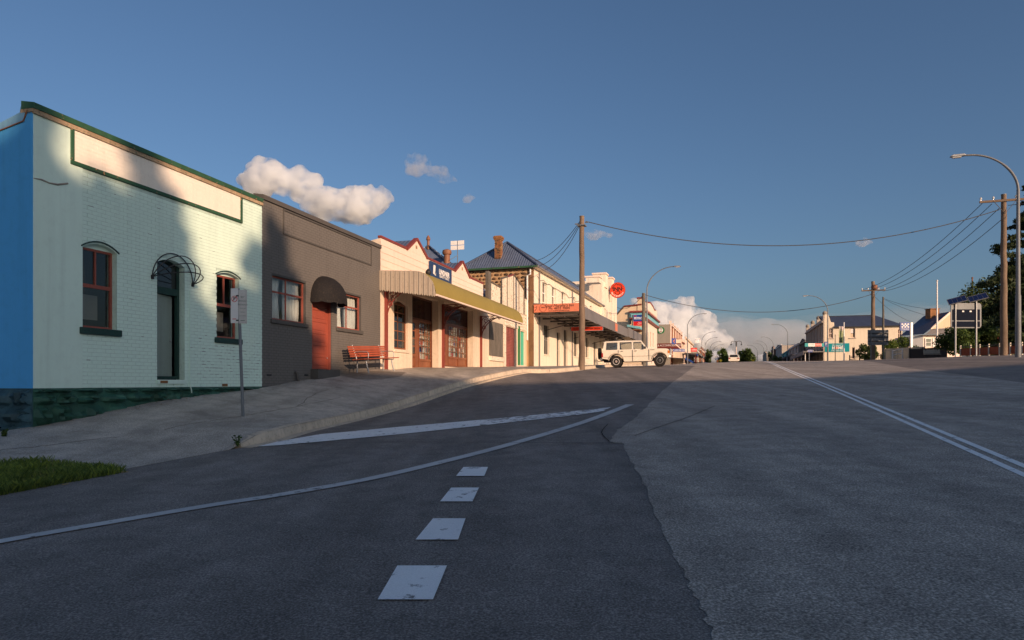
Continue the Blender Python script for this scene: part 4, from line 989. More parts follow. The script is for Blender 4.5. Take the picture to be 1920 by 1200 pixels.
# ------------------------------------------------------------------ two-storey inn
D_ = Front(1001, 52, TH, py0=687)
INN_END = D_.x(1125); INN_END2 = D_.x(1153)
def build_inn():
    F_ = D_; r = F_.root('inn', 'two-storey white inn with blue hipped iron roof, rubble end wall and brick chimney', 'building')
    W, _ = F_.side(868, 504); ze = F_.z(1001, 502); xe = INN_END
    ups = [(1017, 1025, 528, 566), (1035, 1042, 537, 570), (1053, 1060, 546, 574), (1074, 1079, 556, 582), (1088, 1092, 566, 586), (1106, 1110, 573, 592)]
    lows = [(1020, 1030, 608, 664), (1044, 1050, 622, 690), (1057, 1064, 617, 690), (1076, 1083, 622, 668), (1098, 1104, 632, 670), (1113, 1118, 640, 690)]
    holes = [(F_.x(a), F_.x(b), F_.z(a, d), F_.z(a, c)) for a, b, c, d in ups + lows]
    mb = MB(); mb.wall(0, xe, -1.2, ze, holes, 0, .25); mb.quad((0, W, -1), (xe, W, -1), (xe, W, ze), (0, W, ze)); mb.quad((xe, 0, -1), (xe, W, -1), (xe, W, ze), (xe, 0, ze)); mb.build('wall', 'white_wall', r)
    mb = MB(); mb.quad((0, 0, -1), (0, 0, ze), (0, W, ze), (0, W, -1)); mb.build('end_wall', 'mortar', r)
    rubble(r, ['stone_brown', 'stone_dark', 'stone_brown'], lambda a, b, o: (-.01 - o, W - a, b + 3.0), W - .35, ze - 3.05, .40, .31, .085, .08, 7, rough=.4)
    MB().box(-.06, .0, .0, .34, -1, ze - .02).build('quoin_strip', 'stone_brown', r); MB().tube([(-.12, .25, ze - .1), (-.12, .25, ze - .5), (-.1, .5, ze - .6), (-.1, .5, 2)], .07, 8).build('downpipe', 'letter_white', r, 40)
    for i, h in enumerate(holes):
        f = window(r, h[0], h[1], h[2], h[3], .16, 'letter_white' if i < 6 else 'fascia_grey', 'glass_dark', ((), (.5,)), .06, .05, None)
        MB().box(h[0] - .1, h[1] + .1, -.07, .1, h[2] - .1, h[2] - .005).build('sill', 'white_wall', f)
    # hipped roof
    ax, az = F_.p(951, 455, W / 2); rx = xe + 1.0; ov = .35
    v = [(-ov, -ov, ze + .12), (rx, -ov, ze + .12), (rx, W + ov, ze + .12), (-ov, W + ov, ze + .12), (ax, W / 2, az), (rx, W / 2, az)]
    rf = MB().add([v[0], v[1], v[5], v[4]], [(0, 1, 2, 3)]).build('roof', 'roof_blue', r)
    MB().add([v[3], v[0], v[4]], [(0, 1, 2)]).build('hip_end', 'roof_blue_y', rf); MB().add([v[2], v[3], v[4], v[5]], [(0, 1, 2, 3)]).build('roof_slope', 'roof_blue', rf); MB().add([v[1], v[2], v[5]], [(0, 1, 2)]).build('roof_gable', 'white_wall', rf)
    for a, b in ((0, 4), (3, 4), (4, 5)): MB().tube([Vector(v[a]) + Vector((0, 0, .03)), Vector(v[b]) + Vector((0, 0, .03))], .09, 8).build('ridge_cap', 'roof_slate', rf, 50)
    MB().box(-ov - .06, -ov + .06, -ov, W + ov, ze - .02, ze + .12).build('gutter', 'green_trim', rf); MB().box(-ov + .07, rx, -ov - .08, -ov + .06, ze - .02, ze + .12).build('gutter', 'fascia_grey', rf)
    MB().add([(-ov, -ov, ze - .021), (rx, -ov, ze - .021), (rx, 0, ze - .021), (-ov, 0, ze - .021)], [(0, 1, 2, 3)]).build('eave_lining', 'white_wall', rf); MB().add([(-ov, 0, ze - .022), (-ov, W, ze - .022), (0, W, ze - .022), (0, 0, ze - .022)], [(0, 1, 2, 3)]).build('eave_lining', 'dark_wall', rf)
    # brick chimney on the end slope
    cx0 = .55; yl, zb = F_.side(924, 497, cx0); yr, _ = F_.side(942, 497, cx0); zt = F_.side(932, 442, cx0)[1]; wy = abs(yl - yr) * .62; cy = (yl + yr) / 2
    ch = MB().box(cx0, cx0 + wy, cy - wy / 2, cy + wy / 2, zb - .8, zt - .3).build('chimney', 'mortar', r)
    z = zb - .5; k = 0; me = None
    while z < zt - .36:
        nb = max(int(wy / .24), 3); bl = wy / nb
        rng = random.Random(k)
        for i in range(nb):
            o = (bl / 2 if k % 2 else 0)
            a, b = cy - wy / 2 + i * bl - o * .5, cy - wy / 2 + (i + 1) * bl - o * .5 - .012
            MB().box(cx0 - .015 - rng.uniform(0, .008), cx0 + .04, max(a, cy - wy / 2), min(b, cy + wy / 2), z, z + .07).build('brick', rng.choice(['brick_old', 'brick_old', 'brown_wall', 'stone_brown', 'stone_dark']), ch)
            MB().box(max(cx0 + i * bl - o * .5, cx0), cx0 + (i + 1) * bl - o * .5 - .012, cy - wy / 2 - .012 - rng.uniform(0, .008), cy - wy / 2 + .04, z, z + .07).build('brick', rng.choice(['brick_old', 'brick_old', 'rust_orange', 'stone_brown', 'straw']), ch)
        z += .083; k += 1
    MB().box(cx0 - .06, cx0 + wy + .06, cy - wy / 2 - .06, cy + wy / 2 + .06, zt - .32, zt - .2).build('chimney_cap', 'brick_old', ch); MB().box(cx0 - .1, cx0 + wy + .1, cy - wy / 2 - .1, cy + wy / 2 + .1, zt - .2, zt - .06).build('chimney_cap', 'brick_old', ch); MB().box(cx0 - .04, cx0 + wy + .04, cy - wy / 2 - .04, cy + wy / 2 + .04, zt - .06, zt).build('chimney_cap', 'brick_old', ch)
    for px in (1010, 1072): x = F_.x(px); MB().tube([(x, -.07, ze - .1), (x, -.07, -.3)], .06, 8).build('downpipe', 'fascia_grey', r, 40)
    MB().tube([(F_.x(1006 + 6 * i), -.06, ze - .5 - .25 * sin(i * 1.7) ** 2 - .02 * i) for i in range(17)], .018, 5).build('wall_cable', 'wire', r)
    # taller far end with square piers on its parapet
    x0, x1 = xe + .01, INN_END2; zp = F_.z(1128, 528); w3 = [(1129, 1132, 578, 603), (1139, 1142, 585, 606), (1147, 1149, 590, 608), (1139, 1142, 549, 565)]
    h3 = [(F_.x(a), F_.x(b), F_.z(a, d), F_.z(a, c)) for a, b, c, d in w3]
    mb = MB(); mb.wall(x0, x1, -1.2, zp, h3, -.25, .3); closed_body(mb, x0, x1, 7, -1, zp); mb.quad((x0, -.25, -1), (x0, -.25, zp), (x0, 0, zp), (x0, 0, -1)); mb.quad((x1, -.25, -1), (x1, 0, -1), (x1, 0, zp), (x1, -.25, zp))
    b = mb.build('end_block', 'white_wall', r)
    for h in h3: window(r, *h, -.1, 'white_wall', 'glass_dark', ((), ()), .05)
    for pa, pt in ((1121, 519), (1133, 513), (1145, 521)): x = F_.x(pa + 3, -.3); MB().box(x - .75, x + .75, -.4, 1.1, zp - .6, F_.z(pa, pt, -.3)).build('parapet_pier', 'white_wall', b); MB().box(x - .85, x + .85, -.5, 1.2, F_.z(pa, pt, -.3), F_.z(pa, pt, -.3) + .18).build('pier_cap', 'cream_board', b)
    bx = F_.x(1090, 3); zr = F_.z(1118, 531, 1); MB().add([(xe - 4, 1, zr - 2.0), (xe, 1, zr - 2.0), (xe, 6, zr), (xe - 4, 6, zr)], [(0, 1, 2, 3)]).build('rear_roof', 'roof_slate', b)
    # street awning
    D = 3.6; zt = F_.z(1097, 576, -D); zb = F_.z(1097, 598, -D); xa = F_.x(1204, -D)
    aw = MB().add([(-.1, 0, zt + .25), (xa, 0, zt + .25), (xa, -D, zt - .05), (-.1, -D, zt - .05), (-.1, 0, zt + .2), (xa, 0, zt + .2), (xa, -D, zt - .1), (-.1, -D, zt - .1)], [(0, 3, 2, 1), (4, 5, 6, 7), (0, 4, 7, 3), (1, 2, 6, 5), (2, 3, 7, 6), (0, 1, 5, 4)]).build('awning', 'tin_grey', r)
    xm = F_.x(1176, -D); MB().box(-.1, xm, -D - .06, -D, zb, zt).build('fascia', 'fascia_grey', aw); MB().box(xm + .02, xa, -D - .14, -D - .08, zb + .05, zt + .12).build('fascia', 'fascia_grey', aw)
    for i in range(16): x = lerp(.1, xa - .1, i / 15); MB().box(x - .04, x + .04, -D + .02, -.01, zb + .12, zb + .24).build('awning_joist', 'dark_wall', aw)
    for y in (-1.2, -2.4): MB().box(0, xa - .1, y - .04, y + .04, zb + .02, zb + .12).build('awning_purlin', 'dark_wall', aw)
    for px in (1022, 1075, 1110, 1140): x = F_.x(px); MB().tube([(x, -.02, zt - 1.6), (x, -D + .4, zb + .1)], .03, 6).build('awning_brace', 'dark_wall', aw)
    MB().prism([(F_.x(1152, -D), -D - .07, zb + .1), (F_.x(1156.5, -D), -D - .07, zb + .1), (F_.x(1156.5, -D), -D - .07, zt - .1), (F_.x(1152, -D), -D - .07, zt - .1)], (0, .02, 0)).build('fascia_badge', 'sign_orange', aw)
    return zt, zb, D
inn_zt, inn_zb, inn_D = build_inn()
def facing_sign(F_, lx, y0, y1, z0, z1, name, label, cat='sign', mat='sign_orange', th=.06):
    """a board square to the street; its root sits at the lower corner nearest the wall, local x runs to the street"""
    q = F_.w(lx, y0); r = thing(name, label, cat, (q.x, q.y, F_.z0 + z0), F_.rot() - pi / 2)
    MB().box(0, abs(y1 - y0), 0, th, 0, z1 - z0).build('board', mat, r)
    return r, abs(y1 - y0), z1 - z0
def inn_signs():
    F_ = D_; y0, z0 = F_.side(1004, 586, -.12); y1, z1 = F_.side(1088, 568, -.12)
    r, w, h = facing_sign(F_, -.16, -.05, y1, z0, z1, 'inn_sign', 'long pale orange sign across the near end of the inn awning')
    text("Spud Murphy's Inn", .30, 'letter_black', r, (w * .55, -.006, h * .76), shear=.25, sx=1.0); text('Ph: 4832 1004', .27, 'letter_black', r, (w * .55, -.006, h * .42), sx=1.05); text('www.spudmurphysinn.com.au', .12, 'letter_black', r, (w * .55, -.006, h * .14), sx=1.1)
    mb = MB(); mb.tube([(w * .2 + .27 * cos(a), -.012, h * .5 + .27 * sin(a)) for a in [2 * pi * i / 24 for i in range(24)]], .012, 5, True); mb.build('emblem', 'red_dark', r); text('INN', .15, 'letter_black', r, (w * .2, -.006, h * .58))
    mb = MB(); mb.tube([(w * .02, -.01, h * .62), (w * .07, -.01, h * .75), (w * .06, -.01, h * .55), (w * .04, -.01, h * .3), (w * .02, -.01, h * .15)], .014, 5); mb.build('emblem', 'letter_black', r)
    lx = 7.0; y0, z0 = F_.side(1071, 620.5, lx); y1, z1 = F_.side(1130, 612, lx)
    r, w, h = facing_sign(F_, lx, y0, y1, z0, z1, 'hanging_sign', 'red-orange strip sign hanging under the inn awning', mat='sign_red')
    text('Bed & Breakfast   Function Room   Bathroom', .2, 'letter_black', r, (w / 2, -.006, h / 2), sx=.62); mb = MB(); frame_rect(mb, -.04, w + .04, -.04, h + .04, .04, -.01, .07); mb.build('frame', 'steel', r)
    for u in (.12, .88): MB().tube([(w * u, .03, h), (w * u, .03, inn_zb + .1 - z0)], .012, 5).build('hanger', 'steel_dark', r)
    lx = F_.x(1143, -.4); yc, zc = F_.side(1158, 544, lx); yr, _ = F_.side(1172, 544, lx); R_ = abs(yr - yc); q = F_.w(lx, yc)
    r = thing('round_sign', 'round red-orange inn sign projecting from the white end block', 'sign', (q.x, q.y, F_.z0 + zc), F_.rot() - pi / 2)
    MB().lathe([(R_, -.08), (R_, .08)], 40, (0, 0, 0), 'y').build('board', 'sign_red', r); text('INN', .62, 'letter_black', r, (0, -.085, .1), bold=.02)
    mb = MB(); mb.tube([(.3 * cos(a), -.09, -.32 + .18 * sin(a)) for a in [2 * pi * i / 20 for i in range(20)]], .03, 5, True); mb.build('emblem', 'letter_black', r); mb = MB(); mb.tube([(R_ * cos(a), 0, R_ * sin(a)) for a in [2 * pi * i / 40 for i in range(40)]], .05, 6, True); mb.build('rim', 'maroon', r)
    for txt, rad, a0, a1, m_, sz in (("Spud Murphy's", R_ * .78, 165, 15, 'letter_black', .34), ('Bed & Breakfast', R_ * .80, 205, 335, 'letter_white', .30)):
        n = len(txt)
        for i, ch in enumerate(txt):
            if ch == ' ': continue
            a = radians(lerp(a0, a1, i / (n - 1))); tl = a - pi / 2 if a0 < 180 else a + pi / 2
            text(ch, sz, m_, r, (rad * cos(a), -.085, rad * sin(a)), rot=(pi / 2, -tl, 0))
    MB().tube([(-R_, .0, 0), (-abs(yc) + .1, 0, 0)], .04, 6).build('bracket', 'steel_dark', r)
inn_signs()
# ------------------------------------------------------------------ white four-wheel-drive
def build_wagon():
    a = ground(1157, 48.3); rz = radians(-12); hd = Vector((cos(rz), sin(rz))); fz = G(a.x + 2.97 * hd.x, a.y + 2.97 * hd.y)
    r = thing('four_wheel_drive', 'white four-wheel-drive wagon parked nose-out at the kerb outside the inn', 'car', (a.x, a.y, a.z + .01), rz)
    r.rotation_euler = (0, -atan((fz - a.z) / 2.97), rz); r.scale = (1.0, 1.0, 1.02)
    R_ = .40
    def arc(cx, r_, a0, a1, n=9, zc=.42): return [(cx + r_ * cos(radians(lerp(a0, a1, i / n))), zc + r_ * sin(radians(lerp(a0, a1, i / n)))) for i in range(n + 1)]
    side = [(-.98, .62), (-1.0, .9), (-.95, 1.17)] + [(2.16, 1.19), (2.3, 1.215), (3.3, 1.19), (3.52, 1.16), (3.6, 1.08), (3.62, .62), (3.5, .56)] + arc(2.97, .51, 5, 175) + [(2.44, .42), (2.4, .37), (.56, .37), (.52, .42)] + arc(0, .51, 5, 170) + [(-.6, .55)]
    b = MB().xz(side, -.85, .85).build('body', 'car_white', r, bev=.035)
    def Y(z): return .835 - .13 * max(z - 1.18, 0) / .6
    zb, zt = 1.16, 1.73
    def pill(x0, x1, X0, X1, nm='pillar', mat='car_white', th=.05, z0=zb, z1=zt):
        for s in (-1, 1):
            y0, y1 = s * Y(z0), s * Y(z1); d = -s * th
            MB().add([(x0, y0, z0), (x1, y0, z0), (X1, y1, z1), (X0, y1, z1), (x0, y0 + d, z0), (x1, y0 + d, z0), (X1, y1 + d, z1), (X0, y1 + d, z1)], [(0, 1, 2, 3), (4, 7, 6, 5), (0, 4, 5, 1), (1, 5, 6, 2), (2, 6, 7, 3), (3, 7, 4, 0)]).build(nm, mat, r)
    pill(-.93, -.70, -.80, -.66); pill(.09, .26, .11, .25); pill(1.09, 1.20, 1.07, 1.18); pill(2.12, 2.2, 1.68, 1.78); pill(-.93, 2.16, -.9, 2.1, 'waist_rail', 'car_white', .05, 1.15, 1.2)
    for x0, x1, X0, X1 in ((-.70, .09, -.66, .11), (.26, 1.09, .25, 1.07), (1.20, 2.12, 1.18, 1.68)): pill(x0, x1, X0, X1, 'side_window', 'glass_clear', .004, 1.2, zt)
    MB().add([(2.18, -.8, 1.2), (2.18, .8, 1.2), (1.73, .68, zt), (1.73, -.68, zt)], [(0, 1, 2, 3)]).build('windscreen', 'glass_clear', r); MB().add([(-.9, -.78, 1.2), (-.9, .78, 1.2), (-.78, .66, zt), (-.78, -.66, zt)], [(0, 1, 2, 3)]).build('rear_window', 'glass_clear', r)
    MB().prism([(-.86, -.73, zt - .02), (1.72, -.73, zt - .02), (1.80, -.7, zt + .01), (1.68, -.66, zt + .07), (.5, -.64, zt + .1), (-.7, -.64, zt + .08), (-.88, -.68, zt + .02)], (0, 1.4, 0)).build('roof', 'car_white', r, bev=.03)
    MB().box(-.86, 1.75, -.735, .735, zt - .03, zt + .02).build('roof_rail', 'car_white', r, bev=.01)
    for x in (.35, 1.25):
        for s in (-.38, .38): MB().prism([(x, s - .24, .8), (x + .5, s - .24, .85), (x + .5, s - .24, 1.0), (x + .12, s - .24, 1.0), (x - .1, s - .24, 1.5), (x - .2, s - .24, 1.48)], (0, .48, 0)).build('seat', 'car_trim', r, bev=.03); MB().box(x - .22, x - .1, s - .13, s + .13, 1.48, 1.66).build('head_rest', 'car_trim', r, bev=.03)
    MB().tube([(1.75 + .0 * i, .38 + .19 * cos(2 * pi * i / 16), 1.12 + .17 * sin(2 * pi * i / 16)) for i in range(16)], .014, 6, True).build('steering_wheel', 'car_trim', r); MB().box(1.8, 2.15, -.78, .78, .9, 1.18).build('dashboard', 'car_trim', r, bev=.05)
    # wheels
    def wheel(x, y, s, nm='wheel', rimm='letter_white'):
        w = MB().lathe([(.22, -.11), (.34, -.125), (R_ - .02, -.115), (R_, -.07), (R_, .07), (R_ - .02, .115), (.34, .125), (.22, .11)], 28, (0, 0, 0), 'y').build(nm, 'rubber', r, 50, loc=(x, y, R_), rot=(0, 0, 0 if s > 0 else pi))
        MB().lathe([(.225, .05), (.225, .118), (.205, .122), (.195, .09), (.1, .075), (.07, .11), (.0, .112)], 24, (0, 0, 0), 'y').build('rim', rimm, w, 40)
        for k in range(8):
            an = 2 * pi * k / 8; MB().lathe([(.026, .05), (.026, .093)], 8, (.145 * cos(an), 0, .145 * sin(an)), 'y').build('rim_hole', 'room_dark', w)
        MB().lathe([(.045, .1), (.045, .13), (.02, .14)], 10, (0, 0, 0), 'y').build('hub', 'rust_orange' if rimm == 'letter_white' else 'car_trim', w, 40)
        k = MB()
        for i in range(36): an = 2 * pi * i / 36; c, s_ = cos(an), sin(an); k.bar(((R_ + .003) * c, -.1, (R_ + .003) * s_), ((R_ + .003) * cos(an + .06), .1, (R_ + .003) * sin(an + .06)), .028, .012)
        k.build('tread', 'rubber', w)
    wheel(0, -.74, 1); wheel(0, .74, -1); wheel(2.97, -.74, 1, rimm='steel'); wheel(2.97, .74, -1, rimm='steel')
    sp = MB().lathe([(.2, -.1), (.34, -.12), (R_ - .01, -.1), (R_, -.05), (R_, .05), (R_ - .01, .1), (.34, .12), (.2, .1)], 26, (0, 0, 0), 'x').build('spare_wheel', 'rubber', r, 50, loc=(-1.2, .15, 1.0)); MB().lathe([(.2, -.1), (.1, -.11), (0, -.11)], 16, (0, 0, 0), 'x').build('spare_cover', 'car_trim', sp)
    for cx in (0, 2.97):
        for s in (-1, 1): k = arc(cx, .53, 8, 172, 14); MB().tube([(x, s * .855, z) for x, z in k], .045, 6).build('wheel_arch_flare', 'awning_grey', r, 50)
    MB().box(-1.12, -.96, -.8, .8, .5, .66).build('rear_bumper', 'steel_dull', r, bev=.03); MB().tube([(-1.0, 0, .48), (-1.35, 0, .48), (-1.36, 0, .56)], .03, 6).build('tow_bar', 'car_trim', r)
    MB().prism([(3.55, -.86, .56), (3.72, -.78, .56), (3.76, 0, .56), (3.72, .78, .56), (3.55, .86, .56)], (0, 0, .2)).build('front_bumper', 'steel', r, bev=.03)
    mb = MB()
    for s in (-.5, .5): mb.tube([(3.72, s, .7), (3.76, s, 1.05), (3.70, s * .9, 1.2)], .03, 8)
    mb.tube([(3.66, -.82, .75), (3.68, -.82, 1.12), (3.72, -.5, 1.16), (3.74, .5, 1.16), (3.68, .82, 1.12), (3.66, .82, .75)], .028, 8); mb.build('bull_bar', 'steel', r, 50)
    MB().box(3.6, 3.635, -.5, .5, .85, 1.07).build('grille', 'car_trim', r)
    for s in (-1, 1): MB().box(3.6, 3.65, s * .67 - .14, s * .67 + .14, .87, 1.07).build('headlight', 'lens_clear', r, bev=.02); MB().box(3.5, 3.63, s * .84 - .02, s * .84 + .03, .86, 1.05).build('turn_signal', 'lens_amber', r); MB().box(-1.005, -.9, s * .8 - .07, s * .8 + .065, .72, 1.0).build('tail_light', 'lens_red', r)
    # panel gaps, handles, mirror, snorkel-side vent
    for x, z0 in ((1.14, .4), (.17, .95), (2.25, .45)): MB().box(x - .006, x + .006, -.888, -.84, z0, 1.16).build('door_gap', 'car_trim', r)
    MB().box(-.9, 3.4, -.889, -.84, .72, .727).build('body_crease', 'car_trim', r)
    for x in (.33, 1.28): MB().box(x, x + .14, -.905, -.86, 1.07, 1.1).build('door_handle', 'car_trim', r)
    MB().box(2.35, 2.62, -.889, -.85, 1.12, 1.14).build('side_vent', 'car_trim', r)
    for s in (-1, 1): MB().box(1.95, 2.05, s * .98 - .1, s * .98 + .1, 1.22, 1.36).build('side_mirror', 'car_trim', r, bev=.02)
    MB().box(-.9, 3.4, -.4, .4, .38, .6).build('chassis', 'car_trim', r)
    for x in (0, 2.97): MB().tube([(x, -.7, R_), (x, .7, R_)], .06, 8).build('axle', 'car_trim', r)
    for x in (-.52, 2.42): MB().box(x - .02, x, -.84, -.6, .2, .5).build('mud_flap', 'car_trim', r)
    tl = MB().box(-.2, -.0, -.9, -.86, .95, 1.05)
build_wagon()

# ------------------------------------------------------------------ poles, lamps, signs
def lamp_post(px, Z, h, arm, sgn, label, r0=.11, group='curved-arm street lamps'):
    """sgn: +1 arm towards +x local (over the road)"""
    b = ground(px, Z); rz = -TH if sgn > 0 else pi - TH
    r = thing('street_lamp', label, 'street lamp', b, rz, group); hs = h - arm * .82
    MB().tube([(0, 0, -.1), (0, 0, h * .3), (0, 0, h * .301), (0, 0, hs)], [r0, r0 * .95, r0 * .8, r0 * .55], 10).build('pole', 'steel_dull', r, 40)
    k = [(arm * .92 * (1 - cos(pi / 2 * i / 14)) ** .92, 0, hs + (h - hs) * sin(pi / 2 * i / 14)) for i in range(15)] + [(arm, 0, h + .02)]
    MB().tube([(0, 0, hs - .2)] + k, [r0 * .5] * 8 + [r0 * .4] * 9, 8).build('arm', 'steel_dull', r, 60)
    hd = MB().prism([(arm - .1, -.13, h - .02), (arm + .55, -.13, h - .06), (arm + .75, -.1, h - .02), (arm + .6, -.11, h + .09), (arm, -.12, h + .1)], (0, .26, 0)).build('lamp_head', 'steel', r, bev=.03)
    MB().box(arm + .15, arm + .6, -.1, .1, h - .1, h - .045).build('lens', 'lens_clear', hd)
    return r
lamp_post(1909, 40, 12.1, 2.75, -1, 'nearest grey curved-arm street lamp, at the right edge before the dark trees', .15)
for i, (px, Z, sg) in enumerate([(1213, 79, 1), (1289, 140, 1), (1316, 190, 1), (1322, 214, 1), (1331, 235, 1), (1337, 255, 1), (1552, 112, -1), (1477, 169, -1), (1450, 216, -1), (1438, 236, -1), (1432, 250, -1), (1420, 264, -1)]):
    lab = ['curved-arm street lamp beside the pole behind the white four-wheel-drive', 'curved-arm street lamp in front of the cream narrow shop, second on the left side', 'third curved-arm street lamp along the left side of the street', 'fourth curved-arm street lamp along the left side of the street', 'fifth curved-arm street lamp along the left side of the street', 'farthest curved-arm street lamp on the left side of the street',
           'curved-arm street lamp at the corner of the teal-signed hardware building', 'curved-arm street lamp in front of the teal shop on the right', 'third curved-arm street lamp from the hardware corner', 'fourth curved-arm street lamp from the hardware corner', 'fifth curved-arm street lamp from the hardware corner', 'farthest curved-arm street lamp on the right side of the street'][i]
    lamp_post(px, Z, 11.4, 3.1, sg, lab, .13)
def timber_pole(px, Z, top, r0, mat, label, arm=None, name='power_pole'):
    b = ground(px, Z); r = thing(name, label, 'power pole', b, -TH, 'timber power poles'); h = EYE + (HY - top) / F * Z - b.z; rng = random.Random(px)
    n = 14; MB().tube([(rng.uniform(-.02, .02), rng.uniform(-.02, .02), lerp(-.3, h, i / n)) for i in range(n + 1)], [lerp(r0, r0 * .72, i / n) * rng.uniform(.96, 1.04) for i in range(n + 1)], 12).build('pole', mat, r, 60)
    MB().lathe([(r0 * .76, h - .02), (r0 * .76, h + .03)], 12).build('pole_cap', 'steel_dull', r)
    return r, b, h
P1, b1, h1 = timber_pole(1091, 43.5, 406, .215, 'timber_pole', 'tall bare timber power pole on the footpath before the inn')
mb = MB(); mb.tube([(-.2, 0, h1 - .45), (-.45, 0, h1 - .45)], .04, 6); mb.tube([(.2, 0, h1 - .4), (.42, 0, h1 - .38)], .04, 6); mb.build('insulator', 'steel_dull', P1); MB().box(-.26, .26, -.26, .26, h1 - .62, h1 - .55).build('band', 'steel_dull', P1)
P2, b2, h2 = timber_pole(1207, 76, 550, .26, 'timber_grey', 'grey timber power pole beside the street lamp behind the wagon')
def crossarm(r, h, z, w, drop=.9):
    c = MB().box(-w, w, -.22, -.1, z - .07, z + .07).build('crossarm', 'timber_pole', r); mb = MB()
    for s in (-1, 1): mb.bar((s * w * .45, -.24, z - .03), (0, -.24, z - drop), .05, .02)
    mb.build('crossarm_brace', 'timber_grey', c)
    for u in (-.95, -.45, .45, .95): MB().lathe([(.03, 0), (.03, .08), (.07, .1), (.07, .18), (.03, .24)], 8, (w * u, -.16, z + .07)).build('insulator', 'lens_clear', c, 40)
P3, b3, h3 = timber_pole(1882, 45, 365, .22, 'timber_pole', 'timber power pole with crossarm beside the nearest right-hand lamp'); crossarm(P3, h3, h3 - .42, 1.42)
P4, b4, h4 = timber_pole(1637, 80, 528, .26, 'timber_pole', 'timber power pole with crossarm behind the blank sign on the right'); crossarm(P4, h4, h4 - 1.05, 1.25); MB().lathe([(.3, -.25), (.34, -.2), (.34, .2), (.2, .3)], 12, (.1, -.2, h4 - .7)).build('transformer', 'rust_orange', P4, 40)
P5, b5, h5 = timber_pole(1656, 96, 557, .17, 'timber_grey', 'slim pale pole standing behind the power pole with crossarm')
def wire(a, b, sag, label, r=.018, n=28):
    a, b = Vector(a), Vector(b); mb = MB(); mb.tube([a.lerp(b, i / n) - Vector((0, 0, sag * 4 * (i / n) * (1 - i / n))) for i in range(n + 1)], r, 5)
    o = mb.build('overhead_wire', 'wire', None, 60); tag(o, label, 'wire', 'overhead wires')
    return o
wire(pix(1098, 415, 43.5), pix(1874, 393, 45), 1.95, 'long sagging wire crossing the street from the bare pole', .03)
for k, (px, py) in enumerate(((1003, 489), (1012, 498), (1022, 506))): wire(pix(1088, 414 + 3 * k, 43.5), pix(px, py, 52.5), .5, ['leftmost', 'middle', 'rightmost'][k] + ' service wire dropping from the bare pole to the inn roof', .02)
for k, (x0, y0, x1, y1) in enumerate(((1843, 380, 1618, 543), (1860, 382, 1630, 544), (1874, 390, 1648, 545), (1880, 410, 1655, 546))): wire(pix(x0, y0, 45), pix(x1 + 0, y1, 80), .9, ['uppermost', 'second', 'third', 'lowest'][k] + ' of four lines between the two crossarm poles on the right', .022)
wire(pix(1210, 553, 76), pix(1634, 552, 80), 2.0, 'sagging wire crossing the street farther up from the grey pole', .035); wire(pix(1205, 554, 76), pix(1155, 575, 100), .8, 'short wire from the grey pole towards the petrol shop', .03); wire(pix(1640, 556, 80), pix(1706, 603, 85), .3, 'thin wire falling from the crossarm pole to the chequered sign', .02); wire(pix(1658, 560, 96), pix(1756, 580, 85), .3, 'thin wire from the slim pole to the white flagpole', .02); wire(pix(1660, 562, 96), pix(1760, 596, 90), .3, 'lower thin wire from the slim pole to the cottage', .02)
wire(pix(1890, 385, 45), pix(2100, 330, 40), .3, 'wire leaving the right-hand crossarm pole out of frame', .02)
def no_parking():
    g = gpix(456, 781); r = thing('parking_sign', 'grey post with two white parking plates on the near footpath', 'sign', (g[0], g[1], G(*g)), 0); Z = g[1]
    k = Z / F; h = (781 - 606) * k; ht = (781 - 541) * k; lean = (449 - 456) * k
    MB().tube([(0, 0, -.1), (lean, 0, h + .1), (lean * 1.4, 0, ht)], .034, 10).build('post', 'steel_dull', r, 40)
    w = 15 * k; yaw = radians(14)
    a = MB().box(-w - .0, -.004, -.004, .004, 0, (606 - 541) * k).build('plate', 'letter_white', r, loc=(lean * 1.3 + .02, -.05, h), rot=(0, 0, -.12), bev=.003)
    b = MB().box(.004, w, -.004, .004, 0, (606 - 543) * k).build('plate', 'steel', r, loc=(lean * 1.3 + .02, -.05, h - .01), rot=(0, 0, .35), bev=.003)
    text('P', .11, 'letter_black', a, (-w / 2, -.006, .55)); mb = MB(); mb.tube([(-w / 2 + .065 * cos(t), -.006, .55 + .065 * sin(t)) for t in [2 * pi * i / 20 for i in range(20)]], .007, 5, True); mb.bar((-w / 2 - .046, -.008, .504), (-w / 2 + .046, -.008, .596), .004, .012); mb.build('prohibition_ring', 'signal_red', a)
    MB().box(-w * .75, -w * .25, -.007, -.004, .085, .1).build('arrow', 'signal_red', a)
    for i, (t, s) in enumerate((('90\u00b0', .075), ('ANGLE', .06), ('PARKING', .055), ('VEHICLES', .035), ('UNDER', .032), ('6m LONG', .035))): text(t, s, 'letter_grey', b, (w / 2, -.006, .6 - .085 * i), sx=.9)
    MB().box(w * .25, w * .75, -.007, -.004, .06, .075).build('arrow', 'letter_grey', b)
    for z in (h + .06, h + .62): MB().box(lean * 1.3 - .03, lean * 1.3 + .03, -.06, .03, z - .015, z + .015).build('clamp', 'car_trim', r)
no_parking()
